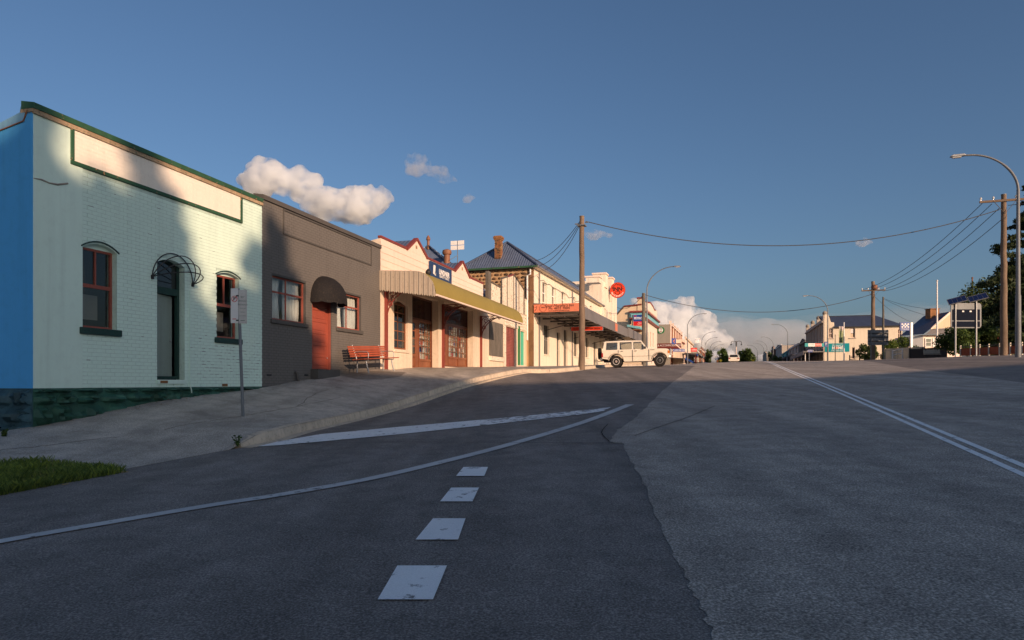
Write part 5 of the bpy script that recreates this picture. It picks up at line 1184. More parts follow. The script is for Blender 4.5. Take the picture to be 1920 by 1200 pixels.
def panel_sign():
    Z = 49; a, b = ground(1791.5, Z), ground(1830.5, Z); c = (a + b) / 2; k = Z / F
    r = thing('message_board', 'dark electronic message board with two posts and solar panels', 'sign', (c.x, c.y, min(a.z, b.z)), 0); z0 = r.location.z
    Zp = lambda py: EYE + (HY - py) * k - z0
    X = lambda px: (px - CX) * k - c.x
    mb = MB(); x0, x1, z1, z2 = X(1784), X(1841), Zp(615), Zp(568); rd = .2
    pts = [(x0 + rd - rd * cos(t), z1 + rd - rd * sin(t)) for t in [pi / 2 * i / 4 for i in range(5)]] + [(x1 - rd + rd * sin(t), z1 + rd - rd * cos(t)) for t in [pi / 2 * i / 4 for i in range(5)]] + [(x1 - rd + rd * cos(t), z2 - rd + rd * sin(t)) for t in [pi / 2 * i / 4 for i in range(5)]] + [(x0 + rd - rd * sin(t), z2 - rd + rd * cos(t)) for t in [pi / 2 * i / 4 for i in range(5)]]
    MB().xz(pts, .05, .12).build('board', 'steel_dull', r); MB().box(x0 + .09, x1 - .12, .02, .048, Zp(600.5), Zp(580)).build('screen', 'screen_dark', r); MB().box(x0 + .09, x1 - .12, .02, .048, z1 + .08, Zp(602.5)).build('screen', 'screen_dark', r)
    for px in (1806, 1820): MB().box(X(px) - .07, X(px) + .07, .0, .02, Zp(585), Zp(582.5)).build('lamp', 'letter_white', r)
    for px, pt, tl in ((1791.5, 566, 1), (1830.5, 561, -1)):
        x = X(px); MB().tube([(x, 0, -.3), (x, 0, Zp(pt))], .055, 10).build('post', 'steel', r, 40)
        s = MB().box(-.56, .56, -.02, .02, -.34, .34).build('solar_panel', 'solar', r, loc=(x + .08, -.05, Zp(pt - 3)), rot=(radians(-52), radians(-14 * 1), radians(-28)))
        mb = MB(); frame_rect(mb, -.58, .58, -.36, .36, .03, -.03, .03); mb.build('panel_frame', 'steel', s)
        for i in (1, 2, 3): MB().box(-.56 + .28 * i - .006, -.56 + .28 * i + .006, -.026, -.02, -.34, .34).build('cell_line', 'steel', s)
panel_sign()
def sign_back():
    Z = 72; c = ground(1647, Z); k = Z / F; r = thing('road_sign', 'large blank grey road sign back on two posts', 'sign', c, 0); X = lambda px: (px - 1647) * k; Zp = lambda py: EYE + (HY - py) * k - c.z
    MB().box(X(1627.5), X(1666.5), .05, .09, Zp(647), Zp(618.5)).build('board', 'steel_dull', r, bev=.15)
    for py in (625, 632, 640): MB().box(X(1628), X(1666), .0, .05, Zp(py) - .04, Zp(py) + .04).build('rail', 'steel_dark', r)
    for px in (1633, 1657): MB().tube([(X(px), 0, -.3), (X(px), 0, Zp(619))], .05, 8).build('post', 'steel_dull', r, 40)
sign_back()
def police_sign():
    Z = 85; c = ground(1708.5, Z); k = Z / F; r = thing('chequered_sign', 'blue and white chequered sign on a thick pale post', 'sign', c, 0); X = lambda px: (px - 1708.5) * k; Zp = lambda py: EYE + (HY - py) * k - c.z
    MB().box(-.13, .13, -.13, .13, -.3, Zp(605)).build('post', 'steel', r); MB().box(X(1687), X(1705), -.1, .1, Zp(620), Zp(604.5)).build('board', 'sign_blue', r)
    w = (X(1704) - X(1690)) / 5; z0 = Zp(614.5); h = (Zp(606.5) - z0) / 3
    for i in range(5):
        for j in range(3):
            if (i + j) % 2 == 0: MB().box(X(1689.5) + i * w, X(1689.5) + (i + 1) * w, -.11, -.1, z0 + j * h, z0 + (j + 1) * h).build('check', 'letter_white', r)
    text('POLICE', .27, 'letter_white', r, (X(1696.5), -.105, Zp(617.3)))
police_sign()
def plain_post(px, Z, top, rad, mat, name, label, cat):
    b = ground(px, Z); r = thing(name, label, cat, b); h = EYE + (HY - top) / F * Z - b.z
    MB().tube([(0, 0, -.2), (0, 0, h * .5), (0, 0, h)], [rad, rad * .9, rad * .7], 8).build('pole', mat, r, 40); MB().lathe([(rad * .8, h), (rad * 1.3, h + .05), (rad * .3, h + .16)], 8).build('pole_cap', mat, r)
plain_post(1757, 85, 527, .11, 'letter_white', 'flagpole', 'tall white flagpole before the cottage gable', 'flagpole'); plain_post(1823, 75, 522, .1, 'rust_orange', 'mast', 'thin brown mast rising behind the round trees', 'mast'); plain_post(1582.5, 108, 606, .1, 'letter_white', 'banner_pole', 'white banner pole before the teal hardware sign', 'pole'); plain_post(1566, 110, 629, .07, 'steel_dark', 'small_lamp_post', 'short lamp post by the hardware end wall', 'lamp post')
def banner():
    a = pix(1573, 643, 108.4); r = thing('banner', 'tall pink and green fabric banner on the hardware end wall', 'banner', a, 0); k = 108.4 / F; mb = MB()
    for i in range(9):
        for j in range(7): mb.v.append((i / 8 * 9 * k, -.05 * sin(j * 1.2 + i * .4), j / 6 * 31 * k))
    for i in range(8):
        for j in range(6): mb.f.append((i*7+j, (i+1)*7+j, (i+1)*7+j+1, i*7+j+1))
    mb.build('cloth', 'banner_cloth', r, 60); MB().tube([(0, .03, 31 * k), (9 * k, .03, 31 * k)], .04, 6).build('top_rod', 'steel', r)
m, nt, b_ = base('banner_cloth', (.2, .25, .12), .8); tc_ = nd(nt, 'TexCoord').outputs['Object']; sx_ = nd(nt, 'SeparateXYZ'); nt.links.new(tc_, sx_.inputs[0]); mr_ = nd(nt, 'MapRange'); mr_.inputs[2].default_value = 2.7; nt.links.new(sx_.outputs[2], mr_.inputs[0])
mx_ = mixc(nt, .5, mr_.outputs[0], noise(nt, tc_, 2.5, 4)); nt.links.new(ramp(nt, mx_, [(.3, srgb(92, 108, 74)), (.55, srgb(150, 160, 118)), (.75, srgb(198, 178, 180))]), b_.inputs['Base Color'])
banner()

# ------------------------------------------------------------------ shops farther up the street
def parapet_poly(x0, x1, z0, z1, style):
    w = x1 - x0; m = (x0 + x1) / 2
    if style == 'step': return [(x0, z0), (x1, z0), (x1, z1 - .9), (x1 - w * .25, z1 - .9), (x1 - w * .25, z1), (x0 + w * .25, z1), (x0 + w * .25, z1 - .9), (x0, z1 - .9)]
    if style == 'gable': return [(x0, z0), (x1, z0), (x1, z1 - 1.2), (m, z1), (x0, z1 - 1.2)]
    if style == 'curve': return [(x0, z0), (x1, z0), (x1, z1 - 1.0)] + [(m + w * .32 * cos(a), z1 - 1.0 + 1.0 * sin(a)) for a in [pi * i / 10 for i in range(11)]] + [(x0, z1 - 1.0)]
    return [(x0, z0), (x1, z0), (x1, z1), (x0, z1)]
def far_shop(F_, x0, x1, h, wall, label, style='flat', side='', trim='cream_board', aw='fascia_grey', awz=3.4, awd=3.0, awh=.5, nwin=3, depth=14, roof='roof_slate', piers=0, upper=True, name='shop_building'):
    """x0..x1 along the front; every bay has an upper window and a shop window below"""
    r = F_.root(name, label, 'building', None); base_z = -2.0; near = x0 if F_.th < 2 else x1
    hb = h - (1.0 if style != 'flat' else .2)
    holes = []; bay = (x1 - x0) / nwin
    for i in range(nwin):
        a = x0 + bay * (i + .5)
        if upper: holes.append((a - bay * .17, a + bay * .17, awz + 1.2, min(awz + 2.9, hb - .5)))
        holes.append((a - bay * .38, a + bay * .38, .5, awz - .6))
    mb = MB(); mb.wall(x0, x1, base_z, hb, holes, 0, .25); closed_body(mb, x0, x1, depth, base_z, hb - .4); mb.build('wall', wall, r)
    p = MB().xz(parapet_poly(x0, x1, hb - .02, h, style), -.12, .2).build('parapet', wall, r)
    MB().box(x0 - .06, x1 + .06, -.3, .05, hb - .32, hb - .06).build('cornice', trim, r)
    for i in range(piers + 1 if piers else 0): x = lerp(x0 + .2, x1 - .2, i / piers); MB().box(x - .22, x + .22, -.2, .25, awz + .5, h + .5).build('pier', trim, p)
    for hh in holes:
        f = window(r, *hh, .14, trim, 'glass_dark', ((.5,), (.5,) if hh[2] > 2 else (.75,)), .09, .06)
        if hh[2] > 2: MB().box(hh[0] - .12, hh[1] + .12, -.12, .1, hh[2] - .16, hh[2] - .01).build('sill', trim, f)
    if aw:
        a = MB().add([(x0, 0, awz + .35), (x1, 0, awz + .35), (x1, -awd, awz + .1), (x0, -awd, awz + .1), (x0, 0, awz + .3), (x1, 0, awz + .3), (x1, -awd, awz + .05), (x0, -awd, awz + .05)], [(0, 3, 2, 1), (4, 5, 6, 7), (0, 4, 7, 3), (1, 2, 6, 5), (2, 3, 7, 6), (0, 1, 5, 4)]).build('awning', 'tin_grey', r)
        MB().box(x0, x1, -awd - .06, -awd, awz - awh + .3, awz + .3).build('fascia', aw, a)
        for x in (x0 + .2, (x0 + x1) / 2, x1 - .2): MB().tube([(x, -awd + .3, -1.2), (x, -awd + .3, awz)], .06, 6).build('awning_post', trim, a)
    zr = hb + .2; MB().add([(x0 + .3, .4, hb - .5), (x1 - .3, .4, hb - .5), (x1 - .3, depth, hb - .5), (x0 + .3, depth, hb - .5), (x0 + .3, depth / 2, zr), (x1 - .3, depth / 2, zr)], [(0, 1, 5, 4), (2, 3, 4, 5), (0, 4, 3), (1, 2, 5)]).build('roof', roof, r)
    return r
def left_front(px, Z): return Front(px, Z, TH, z0=G((px - CX) / F * Z, Z))
def right_front(px, Z): return Front(px, Z, TH + pi, z0=G((px - CX) / F * Z, Z))
# petrol shop with curved deco parapet
PT = left_front(1207, 110)
def build_petrol():
    F_ = PT; r = F_.root('deco_shop', 'cream art-deco shop with red and aqua cornice bands beyond the inn', 'building'); L = F_.x(1232)
    S = lambda px, py: F_.side(px, py, 0)
    zc = F_.z(1210, 577); holes = [(F_.x(a), F_.x(b), F_.z(a, d), F_.z(a, c)) for a, b, c, d in ((1214, 1216, 622, 650), (1219, 1221, 622, 650), (1224, 1226, 624, 650))]
    mb = MB(); mb.wall(0, L, -2, zc, holes, 0, .3); mb.quad((L, 0, -2), (L, 14, -2), (L, 14, zc - 2), (L, 0, zc)); mb.build('wall', 'cream_board', r)
    pts = [S(1207, 700), S(1207, 572), S(1203, 572), S(1170, 575.5), S(1153, 594), S(1140, 606), S(1140, 700)]; MB().yz(pts, 0, .2).build('end_wall', 'tan_render', r)
    MB().bar((-.05, S(1203, 571)[0], S(1203, 571)[1]), (-.05, S(1170, 574.5)[0], S(1170, 574.5)[1]), .2, .25).build('verge', 'maroon', r); MB().bar((-.05, S(1170, 574.5)[0], S(1170, 574.5)[1]), (-.05, S(1150, 597)[0], S(1150, 597)[1]), .2, .25).build('verge', 'dark_wall', r)
    q = MB().box(-.1, .9, -.1, 1.0, zc - 3, F_.z(1207, 560)).build('corner_pier', 'tan_render', r); MB().box(-.2, 1.0, -.2, 1.1, F_.z(1207, 560), F_.z(1207, 560) + .25).build('pier_cap', 'red_dark', q)
    x = F_.x
    pp = [(x(1209), zc - .1), (x(1231), zc - .1), (x(1231), F_.z(1230, 582)), (x(1228), F_.z(1228, 582)), (x(1226), F_.z(1225, 581)), (x(1223), F_.z(1223, 575)), (x(1218), F_.z(1218, 568)), (x(1211), F_.z(1211, 567))]
    p = MB().xz(pp, -.1, .25).build('parapet', 'cream_board', r)
    for a, b in zip(pp[3:], pp[4:]): MB().bar((a[0], .05, a[1] + .05), (b[0], .05, b[1] + .05), .5, .2).build('coping', 'red_dark', p)
    for z0, z1, m_, o_ in ((F_.z(1216, 604.5), F_.z(1216, 602), 'red_dark', .5), (F_.z(1216, 602) + .01, F_.z(1216, 593) - .01, 'aqua_trim', .3), (F_.z(1216, 593), F_.z(1216, 590), 'red_dark', .6)): MB().box(-.4, L, -o_, .0, z0, z1).build('cornice', m_, r); MB().box(-o_, -.003, .004, 2.2, z0, z1).build('cornice_return', m_, r)
    for hh in holes: window(r, *hh, .15, 'brown_wall', 'glass_dark', ((), (.5,)), .1)
    ya, za = S(1178, 611); yb_, zb_ = F_.side(1203, 617, -3); za2 = F_.side(1178, 610, -3)[1]; ya = F_.side(1178, 610, -3)[0]; MB().prism([(-4.5, ya, za2), (-4.5, yb_, zb_ + .25), (-4.5, yb_, zb_ - .1), (-4.5, ya, za2 - .3)], (4.3, 0, 0)).build('awning', 'aqua_trim', r)
    for i in range(3): MB().box(-4.4 + i * 1.8, -4.25 + i * 1.8, yb_ + .1, ya - .1, zb_ - .25, zb_ - .12).build('awning_joist', 'brown_wall', r)
    mb = MB(); yb, zb = S(1182.5, 608); mb.tube([(-.2, yb, zb), (-.2, yb, S(1182.5, 589)[1])], .12, 6); mb.build('vent_pipe', 'steel_dark', r)
    y0, z0 = F_.side(1187.5, 611, -2); y1, z1 = F_.side(1208, 590, -2)
    s, w, h = facing_sign(F_, -2, y0, y1, z0, z1, 'petrol_sign', 'blue and red petrol price sign before the deco shop', mat='sign_blue')
    MB().box(.0, w, -.02, -.003, 0, h * .40).build('red_band', 'signal_red', s); text('PETROL', .50, 'letter_white', s, (w * .5, -.006, h * .68), bold=.015, sx=.86); text('Discount\nSupermarket', .2, 'letter_white', s, (w * .64, -.024, h * .22), sx=.9); MB().box(.1, .5, -.006, -.003, h - .2, h - .08).build('logo_flash', 'signal_red', s); MB().tube([(-.15, .03, -3), (-.15, .03, h)], .1, 6).build('post', 'steel_dark', s)
build_petrol()
# restaurant with round sign on its end wall
RS = left_front(1257, 140)
r_ = far_shop(RS, 0, RS.x(1278), RS.z(1257, 606), 'brown_wall', 'grey-ended brown shop with cream pilasters and round green sign', 'flat', trim='cream_board', aw='sign_blue', awz=RS.z(1262, 661, -3), piers=5, nwin=5, depth=9)
y, z = RS.side(1230, 609); MB().box(-.12, -.003, 0, y, -2, RS.z(1257, 608)).build('end_wall', 'stone_grey', r_)
yy, zz = RS.side(1262, 652, -3); MB().box(-3, -.2, -2.2, RS.side(1222, 652, -3)[0], zz - .2, RS.side(1240, 644, -3)[1]).build('end_awning', 'maroon', r_)
text('RESTAURANT & ACCOMMODATION', .55, 'letter_white', r_, (-3.02, RS.side(1241, 648, -3)[0], RS.side(1241, 648, -3)[1]), rot=(pi / 2, 0, -pi / 2), sx=.85)
def round_beer():
    lx = -.2; yc, zc = RS.side(1239, 619, lx); yr, _ = RS.side(1246, 619, lx); R_ = abs(yr - yc); q = RS.w(lx, yc)
    r = thing('round_sign', 'round green-rimmed sign on the grey end wall of the brown shop', 'sign', (q.x, q.y, RS.z0 + zc), RS.rot() - pi / 2)
    MB().lathe([(R_, -.06), (R_, .04)], 32, (0, 0, 0), 'y').build('rim', 'sign_green', r); MB().lathe([(R_ * .62, .04), (R_ * .62, .055)], 24, (0, 0, 0), 'y').build('disc', 'letter_white', r); MB().lathe([(R_ * .5, .055), (R_ * .5, .07)], 24, (0, 0, 0), 'y').build('centre', 'rust_orange', r); MB().box(-.4, .4, -.076, -.07, -.2, .22).build('badge', 'letter_white', r); text('19', .42, 'letter_black', r, (0, -.08, 0)); text('VICTORIA', .2, 'letter_white', r, (0, -.045, R_ * .78), sx=.8); text('BITTER', .2, 'letter_white', r, (0, -.045, -R_ * .8), sx=.8)
round_beer()
def small_sign(px0, px1, py0, py1, Z, mat, name, label, txt=None, tm='letter_white', ts=.5, post=None, sx=.9):
    a = pix(px0, py1, Z); k = Z / F; w, h = (px1 - px0) * k, (py1 - py0) * k; r = thing(name, label, 'sign', a, 0)
    MB().box(0, w, -.04, .04, 0, h).build('board', mat, r)
    mb = MB(); frame_rect(mb, -.03, w + .03, -.03, h + .03, .05, -.06, .06); mb.build('frame', mat, r)
    if txt: text(txt, ts, tm, r, (w / 2, -.065, h / 2), sx=sx)
    if post: g = G(a.x + w * post, Z) - a.z; MB().tube([(w * post, .06, g - .2), (w * post, .06, h * .9)], .06, 6).build('post', 'steel_dull', r)
    return r, w, h
r_, w_, h_ = small_sign(1259.5, 1267, 634.5, 645, 128, 'sign_blue', 'street_banner', 'small blue square flag with yellow mark on a slanting pole'); MB().prism([(w_ * .3, -.05, h_ * .55), (w_ * .75, -.05, h_ * .85), (w_ * .75, -.05, h_ * .7), (w_ * .5, -.05, h_ * .5), (w_ * .75, -.05, h_ * .25), (w_ * .75, -.05, h_ * .1)], (0, -.02, 0)).build('emblem', 'lens_amber', r_); MB().bar((w_ * .4, .05, h_ * .3), (w_ * .4 + 2.2, .05, h_ * .3 - 1.9), .12).build('stay', 'cream_board', r_)
small_sign(1262, 1284, 654.5, 659, 120, 'sign_blue', 'awning_sign', 'blue strip sign on the awning behind the four-wheel-drive bonnet', 'PAT CASH AND CARRY', 'letter_white', .42, sx=.62)
small_sign(1296, 1306.5, 652.5, 659, 150, 'signal_red', 'red_sign', 'square red shop sign above the red awning on the left', 'coffee', 'letter_white', .5)
small_sign(1303.5, 1313, 635, 642, 170, 'letter_white', 'roof_sign', 'white framed roof sign above the far left shops', 'TCT', 'sign_blue', .8)
Q2 = left_front(1285, 152); r_ = far_shop(Q2, 0, Q2.x(1299), Q2.z(1285, 631), 'cream_board', 'tall narrow cream shop front beyond the brown shop', 'flat', trim='tan_render', aw='tin_grey', awz=3.6, nwin=2, depth=8)
Q3 = left_front(1299.5, 175); r_ = far_shop(Q3, 0, Q3.x(1312), Q3.z(1299.5, 644), 'stone_grey', 'low grey shop with bright red awning on the left', 'gable', trim='letter_white', aw='signal_red', awz=Q3.z(1305, 671, -3) + .3, awh=.7, nwin=2, depth=9)
Q4 = left_front(1313, 205); far_shop(Q4, 0, Q4.x(1320), Q4.z(1313, 648), 'brown_wall', 'brown shop with pale pier far along the left side', 'step', trim='cream_board', aw='fascia_grey', awz=3.4, nwin=2, depth=9)
Q5 = left_front(1320.5, 240); far_shop(Q5, 0, 30, Q5.z(1320.5, 657), 'maroon', 'farthest maroon shop row on the left side', 'flat', trim='cream_board', aw='maroon', awz=3.4, nwin=4, depth=9)
Q0 = left_front(1279, 146); far_shop(Q0, 0, 5, 6.2, 'cream_render', 'low cream shop squeezed beside the brown shop', 'flat', trim='maroon', aw='sign_blue', awz=3.2, nwin=2, depth=9)

# hardware corner building
HW = right_front(1546, 120)
def build_hardware():
    F_ = HW; r = F_.root('hardware_building', 'two-storey beige corner building with slate roof and teal hardware sign', 'building'); L = F_.x(1513)   # negative
    S = lambda px, py, lx=0: F_.side(px, py, lx)
    W = S(1692, 640)[0]; ze = S(1600, 612.5)[1]; zp = S(1547, 593)[1]
    hl = [S(1554, 634) + S(1562, 615.5), S(1594, 633.5) + S(1603.5, 615), S(1597, 673) + S(1603, 651), S(1628, 650) + S(1637, 620), S(1683, 634) + S(1690, 617)]
    mb = MB(); hs = [(a, c, b, d) for a, b, c, d in hl]
    sub = MB(); sub.wall(0, W, -2.5, ze, hs, 0, .25); mb.v = [(-y_ - 0.0, x_, z_) for x_, y_, z_ in sub.v]; mb.f = [tuple(q) for q in sub.f]
    mb.build('end_wall', 'beige', r)
    n = 6; bay = -L / n; fh = []
    for i in range(n): a = L + bay * (i + .5); fh += [(a - bay * .2, a + bay * .2, 4.9, 7.2), (a - bay * .4, a + bay * .4, .4, 3.0)]
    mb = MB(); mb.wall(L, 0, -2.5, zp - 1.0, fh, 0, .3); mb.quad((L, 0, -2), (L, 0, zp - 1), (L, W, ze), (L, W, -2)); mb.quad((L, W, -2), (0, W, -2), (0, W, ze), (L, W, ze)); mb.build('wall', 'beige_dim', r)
    for hh in fh: window(r, *hh, .15, 'letter_white', 'glass_dark', ((.5,), (.5,)), .09)
    for i in range(n + 1): x = lerp(L + .2, -.2, i / n); q = MB().box(x - .28, x + .28, -.2, .0, 0, zp - .4).build('pilaster', 'beige_dim', r)
    for z0, z1, o_ in ((4.2, 4.5, .2), (7.7, 8.0, .3), (zp - 1.1, zp - .85, .45)): MB().box(L, .05, -o_, .0, z0, z1).build('cornice', 'beige_dim', r)
    pa = MB().box(L, 0, -.1, .3, zp - .85, zp - .3).build('parapet', 'beige_dim', r)
    for i, x in enumerate((L + .4, L * .66, L * .33, -.5)):
        MB().box(x - .5, x + .5, -.2, .5, zp - .85, zp + .25).build('parapet_pier', 'beige_dim', pa); MB().lathe([(.25, 0), (.35, .1), (.42, .4), (.3, .6), (.05, .75)], 10, (x, .1, zp + .25)).build('urn', 'stone_grey', pa, 40)
    cp = [(0, ze - .02), (0, zp + .3), (S(1553, 592)[0], zp + .3)] + [(S(1556, 598)[0], S(1556, 598)[1]), (S(1558, 604)[0], S(1558, 604)[1]), (S(1564, 604.5)[0], S(1564, 604.5)[1]), (S(1564, 612)[0], ze - .02)]
    MB().yz(cp, -.3, .02).build('corner_parapet', 'beige', r)
    # slate hipped roof
    ya = S(1564, 612)[0] + .02; zr = S(1600, 592, -5)[1]; ye = S(1640, 592, -5)[0]
    v = [(.35, ya, ze), (.35, W + .3, ze), (-10, W + .3, ze), (-10, ya, ze), (-5, ya - 2, zr), (-5, ye, zr)]
    rf = MB().add(v, [(0, 1, 5, 4), (1, 2, 5), (2, 3, 4, 5), (3, 0, 4)]).build('roof', 'roof_slate', r); MB().box(.3, .42, ya, W + .3, ze - .15, ze + .02).build('gutter', 'steel_dark', rf); MB().bar(v[4], v[5], .2, .12).build('ridge_cap', 'steel_dark', rf)
    for i, (a, b, c, d) in enumerate(hl):
        fm = MB(); w = .09; m_ = 'room_dark' if i == 3 else 'glass_dark'
        fm.box(-.2, -.14, a, c, b, b + w); fm.box(-.2, -.14, a, c, d - w, d); fm.box(-.2, -.14, a, a + w, b + w, d - w); fm.box(-.2, -.14, c - w, c, b + w, d - w)
        f = fm.build('window', 'cream_board', r); MB().box(-.18, -.17, a + w, c - w, b + w, d - w).build('pane', m_, f)
        if i in (0, 4): MB().box(-.165, -.14, (a + c) / 2 - .04, (a + c) / 2 + .04, b + w, d - w).build('glazing_bar', 'cream_board', f); MB().box(-.163, -.142, a + w, c - w, (b + d) / 2 - .04, (b + d) / 2 + .04).build('glazing_bar', 'cream_board', f)
        if i == 1: MB().box(-.165, -.12, a + w, lerp(a, c, .62), lerp(b, d, .48), d - w).build('blind', 'letter_white', f); MB().box(-.165, -.12, a + w, lerp(a, c, .6), b + w, lerp(b, d, .44)).build('blind', 'tan_render', f)
        if i != 3: MB().box(-.1, .12, a - .15, c + .15, b - .16, b - .01).build('sill', 'beige_dim', f)
    # awning over the path
    za = F_.z(1525, 655, -3.2); aw = MB().box(L, .3, -3.4, 0, za + .1, za + .25).build('awning', 'tin_grey', r); MB().box(L, .3, -3.46, -3.4, za - .35, za + .4).build('fascia', 'fascia_grey', aw)
    for i in range(5): x = lerp(L + .5, -.3, i / 4); MB().tube([(x, -3.1, -1.5), (x, -3.1, za + .1)], .07, 6).build('awning_post', 'letter_white', aw)
    # teal wall sign
    y0, z0 = S(1546.5, 660); y1, z1 = S(1592.5, 643.5); q = F_.w(.05, y0)
    s = thing('hardware_sign', 'wide teal sign with white lettering on the beige end wall', 'sign', (q.x, q.y, F_.z0 + z0), F_.rot() + pi / 2); w, h = y1 - y0, z1 - z0
    MB().box(0, w, -.05, .02, 0, h).build('board', 'sign_teal', s); text("Gibson's", .5, 'letter_white', s, (w * .52, -.056, h * .78), sx=1.0); text('HOME', .68, 'letter_white', s, (w * .52, -.056, h * .45), bold=.03, sx=.92); text('Hardware', .42, 'letter_white', s, (w * .52, -.056, h * .14), sx=1.15); MB().lathe([(.24, .056), (.24, .075)], 16, (w * .49, 0, h * .46), 'y').build('logo_ring', 'sign_orange', s); MB().lathe([(.1, .075), (.1, .09)], 12, (w * .49, 0, h * .46), 'y').build('logo_dot', 'letter_white', s)
    a = pix(1509, 650, 117); k = 117 / F; s = thing('awning_sign', 'teal, white and orange end sign on the hardware awning', 'sign', a, 0); w, h = 37 * k, 6.5 * k
    MB().box(0, w, -.05, .05, 0, h).build('board', 'teal_shop', s); MB().box(w * .17, w * .5, -.07, -.052, 0.04, h - .04).build('white_panel', 'letter_white', s); MB().box(w * .5 + .01, w * .84, -.07, -.052, .04, h - .04).build('orange_panel', 'sign_red', s); text('HOME', .35, 'teal_shop', s, (w * .33, -.075, h / 2), sx=.9); text('HARDWARE', .3, 'letter_white', s, (w * .67, -.075, h / 2), sx=.75)
build_hardware()
small_sign(1546, 1551.5, 641, 650, 111, 'sign_blue', 'blue_sign', 'small blue square sign on the lamp by the hardware corner', 'P', 'letter_white', .6)
small_sign(1515, 1523, 656, 660, 100, 'sign_blue', 'street_name_sign', 'blue street name blade on a white post', 'CLINTON ST', 'letter_white', .22, post=.3, sx=.8)
K1 = right_front(1512, 158); far_shop(K1, K1.x(1498), 0, K1.z(1512, 630), 'dark_wall', 'dark shop with pale pinnacle beside the hardware building', 'gable', trim='stone_grey', aw='dark_wall', nwin=2)
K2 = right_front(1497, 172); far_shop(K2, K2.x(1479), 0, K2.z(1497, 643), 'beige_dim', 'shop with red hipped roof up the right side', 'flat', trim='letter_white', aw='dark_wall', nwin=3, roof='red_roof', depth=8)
MB().add([(0, 0, 0), (-14, 0, 0), (-14, 8, 0), (0, 8, 0), (-3, 4, 2.4), (-11, 4, 2.4)], [(0, 4, 5, 1), (1, 5, 2), (2, 5, 4, 3), (3, 4, 0)]).build('high_roof', 'red_roof', bpy.data.objects[[o.name for o in bpy.data.objects if o.name.startswith('shop_building')][-1]], loc=(0, 0, K2.z(1497, 650)))
K3 = right_front(1487, 196); far_shop(K3, K3.x(1466), 0, K3.z(1487, 651), 'teal_shop', 'teal painted shop front with teal awning on the right', 'flat', trim='teal_shop', aw='teal_shop', awh=1.0, nwin=3)
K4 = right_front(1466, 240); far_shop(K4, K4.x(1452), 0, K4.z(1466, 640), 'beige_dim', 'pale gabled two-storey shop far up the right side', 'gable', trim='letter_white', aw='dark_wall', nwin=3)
K5 = right_front(1452, 275); far_shop(K5, -26, 0, K5.z(1452, 647), 'brown_wall', 'red-brown shop far up the right side', 'step', trim='cream_board', aw='dark_wall', nwin=4)
K6 = right_front(1437, 310); far_shop(K6, -40, 0, K6.z(1437, 656), 'stone_grey', 'farthest grey shop row on the right side', 'step', trim='cream_board', aw='dark_wall', nwin=5)

# cottage, fences and small things on the right
def build_cottage():
    F_ = Front(1731, 95, 0.25 + pi, z0=EYE + (HY - 672) / F * 95); Z = 95; k = Z / F; a = pix(1731, 672, Z)
    r = thing('cottage', 'cream weatherboard cottage with grey gable roof and brick chimney', 'house', (a.x, a.y, a.z), 0); X = lambda px: (px - 1731) * k; Zp = lambda py: (672 - py) * k
    MB().box(X(1731), X(1800), 0, 7, -.5, Zp(628)).build('wall', 'cream_board', r); MB().add([(X(1716), .8, -.5), (X(1731), 0, -.5), (X(1731), 0, Zp(630)), (X(1716), .8, Zp(630))], [(0, 1, 2, 3)]).build('side_wall', 'letter_white', r)
    rf = MB().add([(X(1704), 2.2, Zp(628)), (X(1727), -.6, Zp(627)), (X(1783), -.4, Zp(584)), (X(1765), 4, Zp(587)), (X(1820), -.4, Zp(610))], [(0, 1, 2, 3)]).build('roof', 'roof_slate', r)
    g = MB().xz([(X(1744), Zp(617)), (X(1790), Zp(615)), (X(1790), Zp(584)), (X(1783), Zp(583))], -.35, -.2).build('gable', 'tan_render', r); MB().bar((X(1742), -.4, Zp(617)), (X(1784), -.4, Zp(582)), .12, .25).build('barge_board', 'cream_board', r)
    MB().add([(X(1728), -.9, Zp(628)), (X(1800), -.9, Zp(628)), (X(1800), -.1, Zp(616)), (X(1746), -.1, Zp(617))], [(0, 1, 2, 3)]).build('skirt_roof', 'fascia_grey', r)
    MB().box(X(1757), X(1774), 1.5, 2.7, Zp(600), Zp(577)).build('chimney', 'brick_old', r); MB().box(X(1756), X(1775), 1.4, 2.8, Zp(577), Zp(576)).build('chimney_cap', 'brick_old', r)
    for p0, p1 in ((1734, 1746), (1761, 1774)): window(r, X(p0), X(p1), Zp(650), Zp(634), -.12, 'letter_white', 'glass_dark', ((), (.5,)), .1)
    MB().box(X(1748), X(1759), -.12, -.02, Zp(651), Zp(634)).build('door_panel', 'letter_white', r)
build_cottage()
def paling(pts, h, mat, name, label, cap=None, w=.16, gap=.02, group=None):
    """pts: (px, Z) stations; each paling is its own board"""
    P = [ground(px, Z) for px, Z in pts]; r = thing(name, label, 'fence', P[0], 0)
    me = {}
    for a, b in zip(P, P[1:]):
        d = b - a; L = Vector((d.x, d.y)).length; n = max(int(L / (w + gap)), 1); rz = atan2(d.y, d.x)
        for i in range(n):
            q = a.lerp(b, (i + .5) / n) - P[0]
            if 'p' not in me: o = MB().box(-w / 2, w / 2, -.012, .012, -.2, h).build('paling', mat, r); me['p'] = o.data; o.location = q; o.rotation_euler = (0, 0, rz)
            else: link('paling', me['p'], r, 0, q, (0, 0, rz))
        for z in (.3, h - .25): MB().bar(a - P[0] + Vector((0, .04, z)), b - P[0] + Vector((0, .04, z)), .05, .08).build('rail', mat, r)
        MB().bar(a - P[0] + Vector((0, 0, -.2)), a - P[0] + Vector((0, 0, h + .1)), .1).build('post', cap or mat, r)
paling([(1660, 88), (1683, 86), (1704, 84), (1735, 82)], 1.7, 'fence_pale', 'pale_fence', 'pale upright board fence before the cottage hedge')
